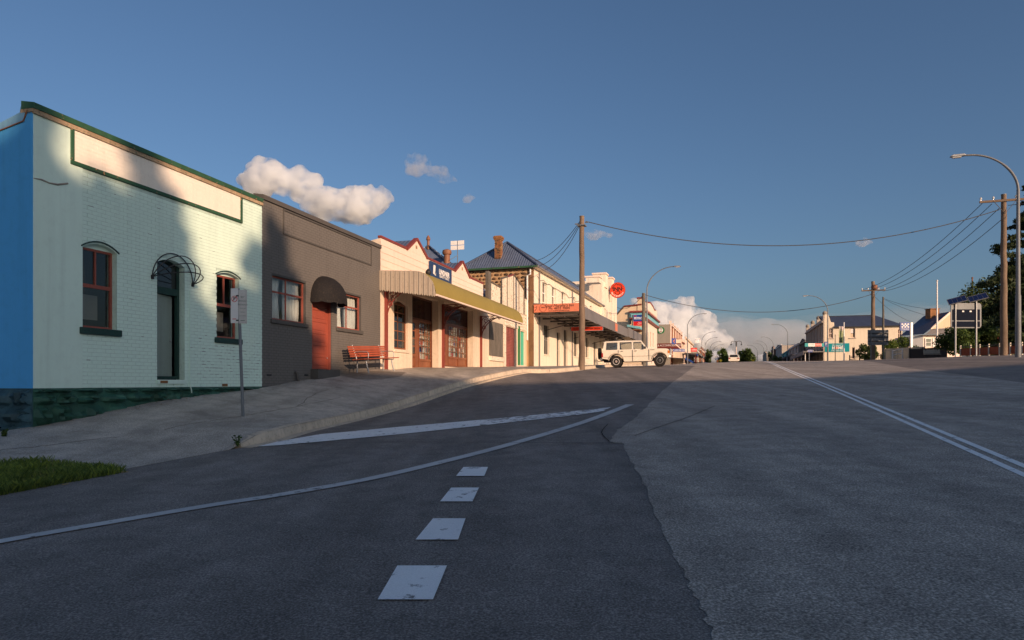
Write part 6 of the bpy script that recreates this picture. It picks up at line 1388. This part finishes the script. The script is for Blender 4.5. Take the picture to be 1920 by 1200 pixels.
paling([(1706, 76), (1730, 74), (1752, 72), (1776, 70)], 1.25, 'fence_dark', 'dark_fence', 'dark weathered paling fence behind the white bench')
paling([(1593, 102), (1612, 99), (1630, 96), (1655, 93)], 1.2, 'fence_dark', 'rail_fence', 'dark open rail fence beside the hardware end wall', w=.06, gap=.3)
def white_rail():
    P = [ground(1673.5, 72), ground(1692, 74)]; r = thing('handrail', 'white sloping steel handrail by the footpath', 'railing', P[0], 0); d = P[1] - P[0]; mb = MB()
    for z in (.55, 1.0): MB().bar((0, 0, z), (d.x, d.y, d.z + z + .25), .06).build('rail', 'letter_white', r)
    for u, e in ((0, 0), (1, .25)): MB().bar((d.x * u, d.y * u, d.z * u - .1), (d.x * u, d.y * u, d.z * u + 1.05 + e), .09).build('post', 'letter_white', r)
white_rail()
def brick_fence():
    sts = [(1800, 58), (1819, 57), (1836, 56), (1853, 55), (1873, 54), (1893, 53), (1915, 52), (1940, 51)]; P = [ground(px, Z) for px, Z in sts]; r = thing('brick_fence', 'low red-brown panel fence with white posts along the right verge', 'fence', P[0], 0)
    for a, b in zip(P, P[1:]):
        a, b = a - P[0], b - P[0]; MB().add([a + Vector((0, 0, .1)), b + Vector((0, 0, .1)), b + Vector((0, 0, .72)), a + Vector((0, 0, .72)), a + Vector((0, .06, .1)), b + Vector((0, .06, .1)), b + Vector((0, .06, .72)), a + Vector((0, .06, .72))], [(0, 1, 2, 3), (4, 7, 6, 5), (3, 2, 6, 7), (0, 4, 5, 1)]).build('panel', 'fence_brick', r); MB().bar(a + Vector((0, -.02, .86)), b + Vector((0, -.02, .86)), .06, .06).build('top_rail', 'timber_grey', r); MB().bar(a + Vector((0, -.07, -.1)), a + Vector((0, -.07, .98)), .09).build('post', 'rope', r)
brick_fence()
def white_bench():
    b = ground(1747, 66); r = thing('bench', 'small white slatted bench before the dark paling fence', 'bench', b, radians(-20))
    for i in range(4): MB().box(-.7, .7, -.12 - .1 * i, -.03 - .1 * i, .4, .44).build('seat_slat', 'rope', r)
    for i in range(4): MB().box(-.7, .7, .0 + .02 * i, .03 + .02 * i, .5 + .1 * i, .58 + .1 * i).build('back_slat', 'rope', r)
    for x in (-.5, .5): MB().bar((x, -.3, -.1), (x, -.3, .4), .06).build('leg', 'steel_dark', r); MB().bar((x, .05, -.1), (x, .08, .9), .06).build('leg', 'steel_dark', r)
white_bench()
def lantern():
    b = ground(1871, 60); r = thing('garden_lantern', 'small lantern on a dark red post among the dark trees', 'lamp post', b, 0); MB().tube([(0, 0, -.1), (0, 0, 2.1)], .04, 8).build('post', 'maroon', r); MB().lathe([(.08, 2.1), (.16, 2.45), (.2, 2.5), (.03, 2.65)], 8).build('lantern_head', 'lens_clear', r)
lantern()
def twin_lamp():
    Z = 165; b = ground(1380.5, Z); r = thing('twin_lamp', 'tall white post with two drooping lamp arms in the street centre', 'street lamp', b, 0); h = EYE + (HY - 639.5) / F * Z - b.z
    MB().tube([(0, 0, -.2), (0, 0, h)], [.13, .09], 8).build('pole', 'cream_board', r)
    for s in (-1, 1): MB().tube([(0, 0, h - .6)] + [(s * (.65 + .6 * -cos(pi * i / 8)), 0, h - .35 + .35 * sin(pi * i / 8)) for i in range(9)] + [(s * 1.25, 0, h - .8)], .06, 6).build('arm', 'steel_dark', r); MB().lathe([(.05, .2), (.2, 0), (.18, -.12), (.02, -.16)], 10, (s * 1.25, 0, h - .85)).build('lamp_head', 'steel_dark', r)
    MB().lathe([(.06, .4), (.18, .2), (.15, -.9), (.02, -1.0)], 10, (0, 0, h - .4)).build('lamp_head', 'steel_dark', r)
twin_lamp()
def road_plate(px, py, Z, rad, mat, label, shape='disc'):
    c = pix(px, py, Z); b = G(c.x, c.y); r = thing('warning_sign', label, 'sign', (c.x, c.y, b), 0); z = c.z - b
    MB().tube([(0, .05, -.1), (0, .05, z)], .04, 6).build('post', 'steel_dull', r)
    if shape == 'disc': MB().lathe([(rad, -.02), (rad, .02)], 20, (0, 0, z), 'y').build('plate', mat, r)
    else: MB().xz([(0, z - rad), (rad, z), (0, z + rad), (-rad, z)], -.02, .02).build('plate', mat, r)
    return r, z
r_, z_ = road_plate(1343, 671.5, 150, .42, 'letter_white', 'round white road sign before the left street tree'); MB().tube([(.36 * cos(a), -.03, z_ + .36 * sin(a)) for a in [2 * pi * i / 16 for i in range(16)]], .03, 5, True).build('ring', 'letter_black', r_)
road_plate(1345.5, 677, 140, .3, 'lens_amber', 'small orange diamond road sign by the left street tree', 'diamond'); road_plate(1351.5, 676, 140, .34, 'sign_yellow', 'yellow diamond road sign before the left street tree', 'diamond'); road_plate(1412, 676, 150, .34, 'sign_yellow', 'yellow diamond road sign before the right street tree', 'diamond')
def sedan(px, Z, rz, paint_, label, group, s=1.0):
    b = ground(px, Z); r = thing('parked_car', label, 'car', b, rz, group); r.scale = (s, s, s)
    sd = [(-2.2, .4), (-2.25, .75), (-2.1, .98), (-1.2, 1.0), (1.0, .98), (2.1, .85), (2.25, .6), (2.2, .35)]; MB().xz(sd, -.85, .85).build('body', paint_, r, bev=.08)
    cb = [(-2.05, .97), (-1.75, 1.42), (-1.4, 1.48), (.1, 1.48), (.9, .97)]; MB().add([(x, sy * (.78 if z < 1.2 else .62), z) for sy in (-1, 1) for x, z in cb], [(0, 1, 2, 3, 4), (9, 8, 7, 6, 5), (0, 5, 6, 1), (1, 6, 7, 2), (2, 7, 8, 3), (3, 8, 9, 4)]).build('cabin', paint_, r, bev=.03)
    MB().add([(-2.04, -.66, 1.02), (-2.04, .66, 1.02), (-1.80, .56, 1.39), (-1.80, -.56, 1.39)], [(0, 1, 2, 3)][::1]).build('rear_window', 'glass_dark', r)
    for sy in (-1, 1): MB().add([(-1.8, sy * .775, 1.02), (.7, sy * .775, 1.02), (.05, sy * .65, 1.40), (-1.6, sy * .65, 1.40)], [(0, 1, 2, 3)]).build('side_window', 'glass_dark', r)
    for x in (-1.35, 1.35):
        for sy in (-1, 1): MB().lathe([(.2, -.1), (.32, -.1), (.32, .1), (.2, .1)], 16, (x, sy * .76, .32), 'y').build('wheel', 'rubber', r)
    for sy in (-1, 1): MB().box(-2.27, -2.2, sy * .65 - .14, sy * .65 + .14, .72, .9).build('tail_light', 'lens_red', r)
    MB().box(-2.3, -2.2, -.8, .8, .38, .58).build('rear_bumper', paint_, r)
o = sedan(1376, 112, pi / 2 - TH, 'car_white', 'white car seen from behind driving up the left lane', 'cars on the street')
for i, (px, Z, m_, lb) in enumerate([(1322, 150, 'letter_white', 'pale car parked before the red-awning shop'), (1330, 175, 'steel_dull', 'silver car parked beyond the pale car on the left'), (1333, 195, 'car_white', 'farthest white car parked along the left kerb'), (1441, 150, 'aqua_trim', 'pale blue car parked below the teal shop')]): sedan(px, Z, pi / 2 - TH if px < 1400 else -pi / 2 - TH, m_, lb, 'cars on the street')
# ------------------------------------------------------------------ vegetation
def leaves(name, mat, parent, pts, size, rng, asp=1.6, up=0.0):
    """pts (n,3): one small leaf face at each point"""
    n = len(pts); a = rng.normal(size=(n, 3)); a /= np.linalg.norm(a, axis=1)[:, None]; b = rng.normal(size=(n, 3)); b[:, 2] += up
    b -= (a * b).sum(1)[:, None] * a; b /= np.linalg.norm(b, axis=1)[:, None]
    s = (size * rng.uniform(.6, 1.35, n))[:, None]; a = a * s * .5; b = b * s * .5 * asp
    v = np.stack([pts - b, pts + a * .9, pts + b, pts - a * .9], 1).reshape(-1, 3)
    me = bpy.data.meshes.new(name); me.vertices.add(4 * n); me.vertices.foreach_set('co', v.astype(np.float32).ravel())
    me.loops.add(4 * n); me.loops.foreach_set('vertex_index', np.arange(4 * n, dtype=np.int32)); me.polygons.add(n)
    me.polygons.foreach_set('loop_start', np.arange(0, 4 * n, 4, dtype=np.int32)); me.update(calc_edges=True); me.materials.append(M(mat))
    o = link(name, me, parent); return o
def blob_pts(blobs, n, rng, shell=.55):
    bl = np.array(blobs, float); w = (bl[:, 3] * bl[:, 4] * bl[:, 5]) ** .67; k = rng.choice(len(bl), n, p=w / w.sum())
    d = rng.normal(size=(n, 3)); d /= np.linalg.norm(d, axis=1)[:, None]; r = (shell + (1 - shell) * rng.uniform(0, 1, n) ** .6)[:, None] * (1 + .10 * rng.normal(size=n))[:, None]
    return bl[k, :3] + d * r * bl[k, 3:]
def round_tree(px, Z, top, rad, n, size, mat, label, cat='tree', name='tree', seed=1, squash=1.0, base_py=None, trunk=True, group=None, k=26, low=.25):
    g = ground(px, Z); rng = np.random.default_rng(seed); h = EYE + (HY - top) / F * Z - g.z
    r = thing(name, label, cat, g, 0, group); zc = h * (.5 + low / 2); rz = h * (1 - low) / 2
    bl = []
    for i in range(k):
        d = rng.normal(size=3); d /= np.linalg.norm(d); q = rng.uniform(.45, .85)
        s = rng.uniform(.28, .48)
        bl.append((d[0] * rad * q, d[1] * rad * q * squash, zc + d[2] * rz * q, rad * s, rad * s * squash, rz * s * .9))
    pts = blob_pts(bl, n, rng, .45); pts = pts[pts[:, 2] > .02]
    leaves('crown', mat, r, pts, size, rng)
    if trunk:
        mb = MB(); mb.tube([(0, 0, -.2), (.05, 0, h * .25), (-.04, .03, h * .55), (.05, 0, h * .8)], [.045 * h * .5, .035 * h * .5, .02 * h * .5, .01 * h * .5], 8)
        for i in range(6): a = rng.uniform(0, 6.28); z = h * rng.uniform(.25, .55); mb.tube([(0, 0, z), (cos(a) * rad * .35, sin(a) * rad * .35 * squash, z + h * .12), (cos(a) * rad * .7, sin(a) * rad * .7 * squash, z + h * .2)], [.012 * h, .008 * h, .004 * h], 6)
        mb.build('trunk', 'timber_grey', r, 60)
    return r
def conifer(loc, h, taper, rmax, n, size, label, seed, name='conifer_tree', clear=.04):
    rng = np.random.default_rng(seed); r = thing(name, label, 'tree', loc, 0); pts = []
    nb = int(h * 9); mb = MB(); mb.tube([(0, 0, -.3), (0, 0, h * .5), (0, 0, h)], [h * .018, h * .011, .02], 8)
    for i in range(nb):
        u = (i + rng.uniform()) / nb; d = (h * (1 - clear)) * u ** .85; L = min(taper * d + .15, rmax) * rng.uniform(.72, 1.12); a = rng.uniform(0, 2 * pi); z0 = h - d
        m = max(int(n / nb * (.3 + 1.4 * L / max(rmax, .1))), 6); q = rng.uniform(0, 1, m) ** .7; droop = rng.uniform(.12, .35)
        p = np.stack([np.cos(a) * L * q, np.sin(a) * L * q, z0 + .25 * L * q - droop * L * q * q * 1.6], 1) + rng.normal(size=(m, 3)) * np.array([.10, .10, .07]) * (0.4 + L * .45)
        pts.append(p)
        if i % 3 == 0: mb.tube([(0, 0, z0), (cos(a) * L * .5, sin(a) * L * .5, z0 + .06 * L), (cos(a) * L * .9, sin(a) * L * .9, z0 - .1 * L)], [.05, .03, .012], 5)
    mb.build('trunk', 'timber_grey', r, 60); leaves('crown', 'needle', r, np.concatenate(pts), size, rng, 2.2)
    return r
round_tree(1352, 160, 654, 1.65, 1500, .35, 'leaf_mid', 'rounded street tree left of the white moving car', seed=2, low=.1, k=16)
round_tree(1401, 165, 653, 2.3, 2000, .35, 'leaf_mid', 'wide street tree right of the white moving car', seed=3, low=.1, k=18)
round_tree(1328, 165, 652, 1.1, 700, .35, 'leaf_dark', 'narrow dark street tree before the far maroon shops', seed=4, low=.2, k=10)
round_tree(1457, 185, 655, 1.3, 700, .35, 'leaf_dark', 'small dark street tree before the teal shop', seed=5, low=.2, k=10)
round_tree(1443, 200, 660, 1.0, 500, .35, 'leaf_dark', 'smallest dark street tree beyond the teal shop', seed=6, low=.2, k=10)
round_tree(1627, 95, 643, 1.35, 3000, .16, 'leaf_dark', 'dark green shrub at the end of the open rail fence', 'shrub', 'shrub', 7, low=0, trunk=False, k=14)
round_tree(1668, 95, 636, 1.5, 3000, .15, 'leaf_bright', 'left sunlit yellow-green shrub behind the pale board fence', 'shrub', 'shrub', 8, low=0, trunk=False, k=14)
round_tree(1690, 97, 630, 1.9, 4000, .15, 'leaf_bright', 'tallest sunlit yellow-green shrub behind the chequered sign', 'shrub', 'shrub', 9, low=0, trunk=False, k=16)
round_tree(1718, 94, 645, 1.3, 2000, .15, 'leaf_mid', 'low green shrub at the cottage wall', 'shrub', 'shrub', 10, low=0, trunk=False, k=12)
round_tree(1795, 60, 612, 1.5, 9000, .11, 'leaf_mid', 'bushy green shrub behind the left post of the message board', 'shrub', 'shrub', 11, low=0, trunk=False, k=24)
round_tree(1838, 61, 612, 2.2, 12000, .11, 'leaf_mid', 'widest bushy green shrub below the message board', 'shrub', 'shrub', 12, low=0, trunk=False, k=28)
round_tree(1868, 63, 625, 1.3, 5000, .11, 'leaf_dark', 'dark shrub beside the garden lantern', 'shrub', 'shrub', 13, low=0, trunk=False, k=18)
round_tree(1850, 74, 533, 3.3, 16000, .16, 'leaf_dark', 'large dense dark tree behind the message board', seed=14, low=.08, k=34)
round_tree(1905, 70, 545, 3.2, 14000, .16, 'leaf_dark', 'dense dark tree behind the timber power pole', seed=15, low=.05, k=34)
round_tree(1960, 64, 520, 3.5, 14000, .16, 'leaf_dark', 'dense dark tree at the right edge behind the nearest lamp', seed=16, low=.05, k=34)
conifer(ground(1932, 60), EYE + (HY - 330) / F * 60 - ground(1932, 60).z, .40, 3.9, 26000, .16, 'tall dark conifer at the right edge behind the nearest lamp', 21)
conifer(ground(1896, 68), EYE + (HY - 485) / F * 68 - ground(1896, 68).z, .34, 2.6, 12000, .15, 'shorter dark conifer behind the timber power pole', 22)

# trees and a hall across the street, out of view: they shade the near road and the fronts
def across(F_, px, py, lam, lx=None, z=None):
    if lx is None: lx, z = F_.p(px, py)
    q = F_.w(lx, 0) + SUNV * lam; g = H(*st(q.x, q.y)); tip = F_.z0 + z + lam * tan(SUN_EL)
    return (q.x, q.y, g - .1), tip - g + .1
for i, (px, py, lam, tp, rm, lb) in enumerate([(60, 196, 54, .34, 4.2, 'tall conifer across the street, first of the row behind the camera'), (140, 338, 58, .60, 4.6, 'lower conifer second in the row across the street'), (196, 352, 55, .60, 4.6, 'lower conifer third in the row across the street'), (264, 268, 57, .46, 4.4, 'tall conifer fourth in the row across the street'), (318, 380, 54, .42, 4.0, 'lower conifer fifth in the row across the street'), (508, 416, 56, .62, 4.6, 'broad conifer last in the row across the street')]):
    loc, h = across(A, px, py, lam); conifer(loc, h, tp, rm, 16000, .40, lb, 30 + i)
for i, (lx, z, lam) in enumerate([(-1.6, 6.6, 55), (-3.4, 7.0, 53), (-5.6, 7.0, 57), (-8.0, 7.0, 54)]):
    loc, h = across(A, 0, 0, lam, lx, z); conifer(loc, h, .5, 4.6, 14000, .36, ['conifer beside the first of the row across the street', 'conifer behind the camera to the right', 'second conifer behind the camera to the right', 'last conifer behind the camera to the right'][i], 40 + i)
def hall():  # unseen hall added, its top edge set to throw the road's shade
    lam = 80; e0 = Vector(xy(22.5, -14.6)); e1 = Vector(xy(46, 20)); p0 = e0 + SUNV * lam; p1 = e1 + SUNV * lam; back = Vector(xy(-34, 0))
    zt = EYE + .25 + lam * tan(SUN_EL); r = thing('shade_hall', 'unseen brick hall added across the street to shade the near road', 'building', (p0.x, p0.y, 0), 0); d = p1 - p0
    pts = [Vector((0, 0)), d, d + back, back]; mb = MB(); mb.prism([(p.x, p.y, -3) for p in pts], (0, 0, zt + 3)); mb.build('wall', 'brown_wall', r)
    mb = MB(); mb.prism([(p.x, p.y, zt) for p in pts], (0, 0, .25)); mb.build('parapet', 'cream_board', r)
    for i in range(8):
        q = d * ((i + .5) / 8); MB().box(-.9, .9, -.1, .12, 3, 6).build('window', 'glass_dark', r, loc=(q.x, q.y, 0), rot=(0, 0, atan2(d.y, d.x)))
hall()

# grass at the corner, weeds at the kerb
def grass_patch():
    poly = [gs(*p) for p in [(-60, 884), (0, 873), (60, 869), (120, 868), (175, 875), (205, 880), (238, 885), (180, 896), (110, 909), (40, 922), (0, 930), (-60, 940)]]
    o = drape('grass_bed', poly, .014, 'soil', HF)
    rng = np.random.default_rng(5); ps = np.array(poly); lo, hi = ps.min(0), ps.max(0); pts = []
    def inside(q):
        c = False; n = len(poly)
        for i in range(n):
            a, b = poly[i], poly[i - 1]
            if (a[1] > q[1]) != (b[1] > q[1]) and q[0] < (b[0] - a[0]) * (q[1] - a[1]) / (b[1] - a[1]) + a[0]: c = not c
        return c
    mb = MB(); cnt = 0
    cl = [(rng.uniform(lo[0], hi[0]), rng.uniform(lo[1], hi[1])) for _ in range(60)]
    while cnt < 9000:
        q = rng.uniform(lo, hi)
        if not inside(q): continue
        cnt += 1; x, y = xy(*q); z = HF(*q); dn = min((q[0] - c[0]) ** 2 + (q[1] - c[1]) ** 2 for c in cl[:14]); h = rng.uniform(.03, .085) * (1.7 if dn < .12 else 1); a = rng.uniform(0, 6.28); ln = rng.uniform(.2, .9) * h; w = .005 + .004 * rng.uniform()
        dx, dy = cos(a), sin(a); mb.add([(x - dy * w, y + dx * w, z), (x + dy * w, y - dx * w, z), (x + dx * ln * .5 + dy * w * .6, y + dy * ln * .5 - dx * w * .6, z + h * .7), (x + dx * ln, y + dy * ln, z + h)], [(0, 1, 2), (0, 2, 3)])
    dry = MB()
    for _ in range(900):
        q = rng.uniform(lo, hi)
        if not inside(q): continue
        x, y = xy(*q); z = HF(*q); a = rng.uniform(0, 6.28); h = rng.uniform(.02, .1); ln = h * rng.uniform(.5, 1.6); w = .004; dx, dy = cos(a), sin(a); dry.add([(x - dy * w, y + dx * w, z), (x + dy * w, y - dx * w, z), (x + dx * ln, y + dy * ln, z + h)], [(0, 1, 2)])
    o = dry.build('dry_grass', 'straw'); o['kind'] = 'stuff'; tag(o, 'dry straw-coloured blades among the corner grass', 'grass')
    o = mb.build('grass', 'grass'); o['kind'] = 'stuff'; tag(o, 'patch of short green grass at the near left corner', 'grass')
    for i in range(3):
        q = Vector(poly[6 + i]) + Vector((rng.uniform(-.15, .15), rng.uniform(-.1, .2))); x, y = xy(*q); a = rng.uniform(0, 6.28); L = rng.uniform(.1, .28)
        o = MB().tube([(x, y, HF(*q) + .03), (x + cos(a) * L, y + sin(a) * L, HF(*q) + .035)], .006, 5).build('twig', 'straw'); tag(o, ['rightmost', 'middle', 'leftmost'][i] + ' dry straw-coloured twig lying at the edge of the grass patch', 'twig', 'twigs by the grass')
grass_patch()
def weed(px, py, h, n, label, seed):
    g = gpix(px, py); rng = np.random.default_rng(seed); r = thing('weed', label, 'plant', (g[0], g[1], G(*g)), 0); mb = MB(); pts = []
    for i in range(n):
        a = rng.uniform(0, 6.28); ln = rng.uniform(.1, .45) * h; p = [(0, 0, 0), (cos(a) * ln * .4, sin(a) * ln * .4, h * .5), (cos(a) * ln, sin(a) * ln, h * rng.uniform(.7, 1))]; mb.tube(p, [.006, .005, .002], 5)
        for u in np.linspace(.2, 1, 14): pts.append(np.array(p[1]) * u + (np.array(p[2]) - np.array(p[1])) * max(u * 2 - 1, 0) + rng.normal(size=3) * .012)
    mb.build('stem', 'leaf_mid', r); leaves('leaves', 'leaf_mid', r, np.array(pts), .035, rng)
weed(446, 836, .2, 5, 'small green weed growing at the tip of the kerb', 3); weed(8, 818, .12, 8, 'grass tuft at the foot of the stone plinth', 6)
def litter():
    rng = np.random.default_rng(8); mb = MB()
    for i in range(90):
        u = rng.uniform(); px = lerp(250, 640, u); py = lerp(770, 706, u) - rng.uniform(0, 10) * (1 - u * .6); g = gpix(px, py); z = G(*g); a = rng.uniform(0, 6.28); s = rng.uniform(.012, .04); mb.add([(g[0] + cos(a) * s, g[1] + sin(a) * s, z + .012), (g[0] - sin(a) * s * .6, g[1] + cos(a) * s * .6, z + .02), (g[0] - cos(a) * s, g[1] - sin(a) * s, z + .012), (g[0] + sin(a) * s * .6, g[1] - cos(a) * s * .6, z + .022)], [(0, 1, 2, 3)])
    o = mb.build('leaf_litter', 'leaf_dry'); o['kind'] = 'stuff'; tag(o, 'scattered dry leaves along the foot of the shop walls', 'leaf litter')
litter()
# ------------------------------------------------------------------ clouds
def cloud_mat(k, dens, scale, col=(.97, .985, 1), an=.2, lo=.40, hi=.60):
    """white vapour, denser in clumps and fraying where its noise runs out"""
    m = bpy.data.materials.new(k); m.use_nodes = True; MATS[k] = m; nt = m.node_tree; nt.nodes.clear(); o = nd(nt, 'OutputMaterial'); v = nd(nt, 'VolumePrincipled')
    tc = nd(nt, 'TexCoord').outputs['Object']; n = noise(nt, tc, 1 / scale, 5, .62)
    r = nd(nt, 'MapRange'); r.inputs[1].default_value = lo; r.inputs[2].default_value = hi; r.inputs[3].default_value = 0; r.inputs[4].default_value = dens; nt.links.new(n, r.inputs[0]); nt.links.new(r.outputs[0], v.inputs['Density'])
    v.inputs['Color'].default_value = (*col, 1); v.inputs['Anisotropy'].default_value = an; nt.links.new(v.outputs[0], o.inputs['Volume'])
SC.cycles.volume_step_rate = .5
SC.cycles.volume_max_steps = 256
cloud_mat('cloud_thick', .07, 62, lo=.36, hi=.62); cloud_mat('cloud_thin', .022, 48, lo=.42, hi=.66); cloud_mat('horizon_veil', .00022, 1300, (1, .98, .97), lo=.3, hi=.7)
def cloud(name, label, puffs, Z, mat, voxel, amp, seed, sub=2, group=None, depth=.7):
    """puffs: (px, py, radius px, stretch x, stretch z) seen at distance Z"""
    k = Z / F; bm = bmesh.new(); rng = random.Random(seed); c0 = pix(puffs[0][0], puffs[0][1], Z)
    for px, py, r, sx, sz in puffs:
        c = pix(px, py, Z) - c0; R = r * k
        m_ = Matrix.Translation((c.x, rng.uniform(-.35, .35) * R, c.z)) @ Matrix.Diagonal((sx, max(depth, sx * .7), sz, 1))
        bmesh.ops.create_icosphere(bm, subdivisions=sub, radius=R, matrix=m_)
    me = bpy.data.meshes.new(name); bm.to_mesh(me); bm.free(); t = bpy.data.objects.new('tmp', me); COL.objects.link(t)
    md = t.modifiers.new('r', 'REMESH'); md.mode = 'VOXEL'; md.voxel_size = voxel
    for sc, am in ((amp * 6.5, amp * 1.5), (amp * 2.2, amp * .8), (amp * .8, amp * .35)):
        tx = bpy.data.textures.new('t', 'CLOUDS'); tx.noise_scale = sc; tx.noise_depth = 2; d = t.modifiers.new('d', 'DISPLACE'); d.texture = tx; d.texture_coords = 'LOCAL'; d.strength = am * 2; d.mid_level = .5
    md = t.modifiers.new('r2', 'REMESH'); md.mode = 'VOXEL'; md.voxel_size = voxel
    dg = bpy.context.evaluated_depsgraph_get(); m2 = bpy.data.meshes.new_from_object(t.evaluated_get(dg)); m2.name = name; bpy.data.objects.remove(t)
    m2.materials.clear(); m2.materials.append(M(mat)); o = link(name, m2, None, 0, c0); tag(o, label, 'cloud', group)
    return o
def auto(pts, rng, n, jit=.6, small=.45):
    out = list(pts)
    for _ in range(n):
        p = rng.choice(pts); a = rng.uniform(-.3, pi + .3); r = p[2] * rng.uniform(.25, small)
        out.append((p[0] + cos(a) * p[2] * p[3] * rng.uniform(.7, 1.05), p[1] - sin(a) * p[2] * p[4] * rng.uniform(.7, 1.05), r, 1.1, .95))
    return out
_rc = random.Random(11)
cloud('cumulus_cloud', 'large cumulus cloud rising behind the grey brick shop', auto([(505, 338, 36, 1.2, 1), (480, 330, 28, 1, 1.0), (560, 352, 30, 1.1, 1), (560, 330, 18, 1, 1), (610, 382, 30, 1.5, .8), (660, 385, 32, 1.4, .9), (700, 378, 30, 1.1, .9), (655, 405, 22, 2.0, .5), (690, 362, 16, 1, 1), (612, 366, 14, 1, 1)], _rc, 90), 3000, 'cloud_thick', 7, 22, 1)
cloud('cumulus_cloud', 'small wispy cumulus cloud right of the large one', auto([(790, 312, 18, 1.5, .8), (775, 300, 13, 1.3, .8), (815, 325, 18, 1.5, .7), (836, 338, 14, 1.5, .6), (800, 300, 10, 1.2, .9)], _rc, 34), 3000, 'cloud_thin', 6, 20, 2)
cloud('cumulus_cloud', 'tiny cloud scrap low right of the wispy cloud', auto([(884, 371, 9, 1.7, .7)], _rc, 6), 3000, 'cloud_thin', 7, 14, 3)
cloud('cumulus_cloud', 'small pink cloud just right of the bare pole top', auto([(1122, 440, 11, 1.8, .8), (1140, 442, 8, 1.5, .7), (1104, 438, 8, 1.5, .7)], _rc, 10), 4200, 'cloud_thin', 9, 16, 4)
cloud('cumulus_cloud', 'tiny pink cloud over the right-hand street', auto([(1624, 454, 9, 1.8, .8)], _rc, 6), 4200, 'cloud_thin', 9, 14, 5)
cloud_mat('cloud_bank', .034, 170, lo=.40, hi=.62); cloud_mat('cloud_haze', .0013, 900, (.985, .985, .99), lo=.38, hi=.7)
cloud('cumulus_cloud', 'towering cumulus bank low behind the deco shop', auto([(1290, 585, 24, 1, 1), (1292, 566, 12, 1.1, .8), (1262, 590, 24, 1.1, 1), (1235, 578, 20, 1.1, .9), (1318, 604, 22, 1, 1), (1300, 618, 28, 1.3, 1), (1255, 618, 32, 1.4, 1), (1338, 628, 20, 1.1, .9), (1210, 592, 24, 1.2, .9), (1195, 566, 13, 1.3, .8), (1330, 640, 24, 1.5, .7), (1280, 645, 32, 1.8, .8)], _rc, 130), 9000, 'cloud_bank', 26, 62, 6)
cloud('cumulus_cloud', 'low broken cumulus over the far street trees', auto([(1372, 662, 9, 1.4, 1), (1345, 668, 12, 2, .8), (1400, 668, 8, 2.2, .6), (1430, 672, 8, 2.5, .6)], _rc, 20), 11000, 'cloud_bank', 40, 50, 7)
cloud('haze_cloud', 'broad soft pinkish cloud sheet low over the end of the street', [(1400, 640, 60, 2.4, .75), (1330, 640, 60, 1.8, .8), (1480, 645, 50, 2.2, .55), (1560, 655, 40, 2.0, .45), (1200, 640, 60, 1.6, .8)], 14000, 'cloud_haze', 130, 150, 8, depth=.5)

cloud('haze_cloud', 'thin pale veil added to lighten the low sky behind the right-hand buildings', [(1560, 650, 80, 2.4, .8), (1760, 645, 95, 2.4, .8), (1980, 640, 100, 2.4, .8), (2250, 640, 110, 2.4, .8), (2600, 640, 120, 2.4, .8), (1350, 650, 80, 2.4, .8), (1150, 650, 80, 2.4, .8)], 15000, 'horizon_veil', 150, 120, 9, depth=.5)  # added haze sheet that brightens the sky near the horizon
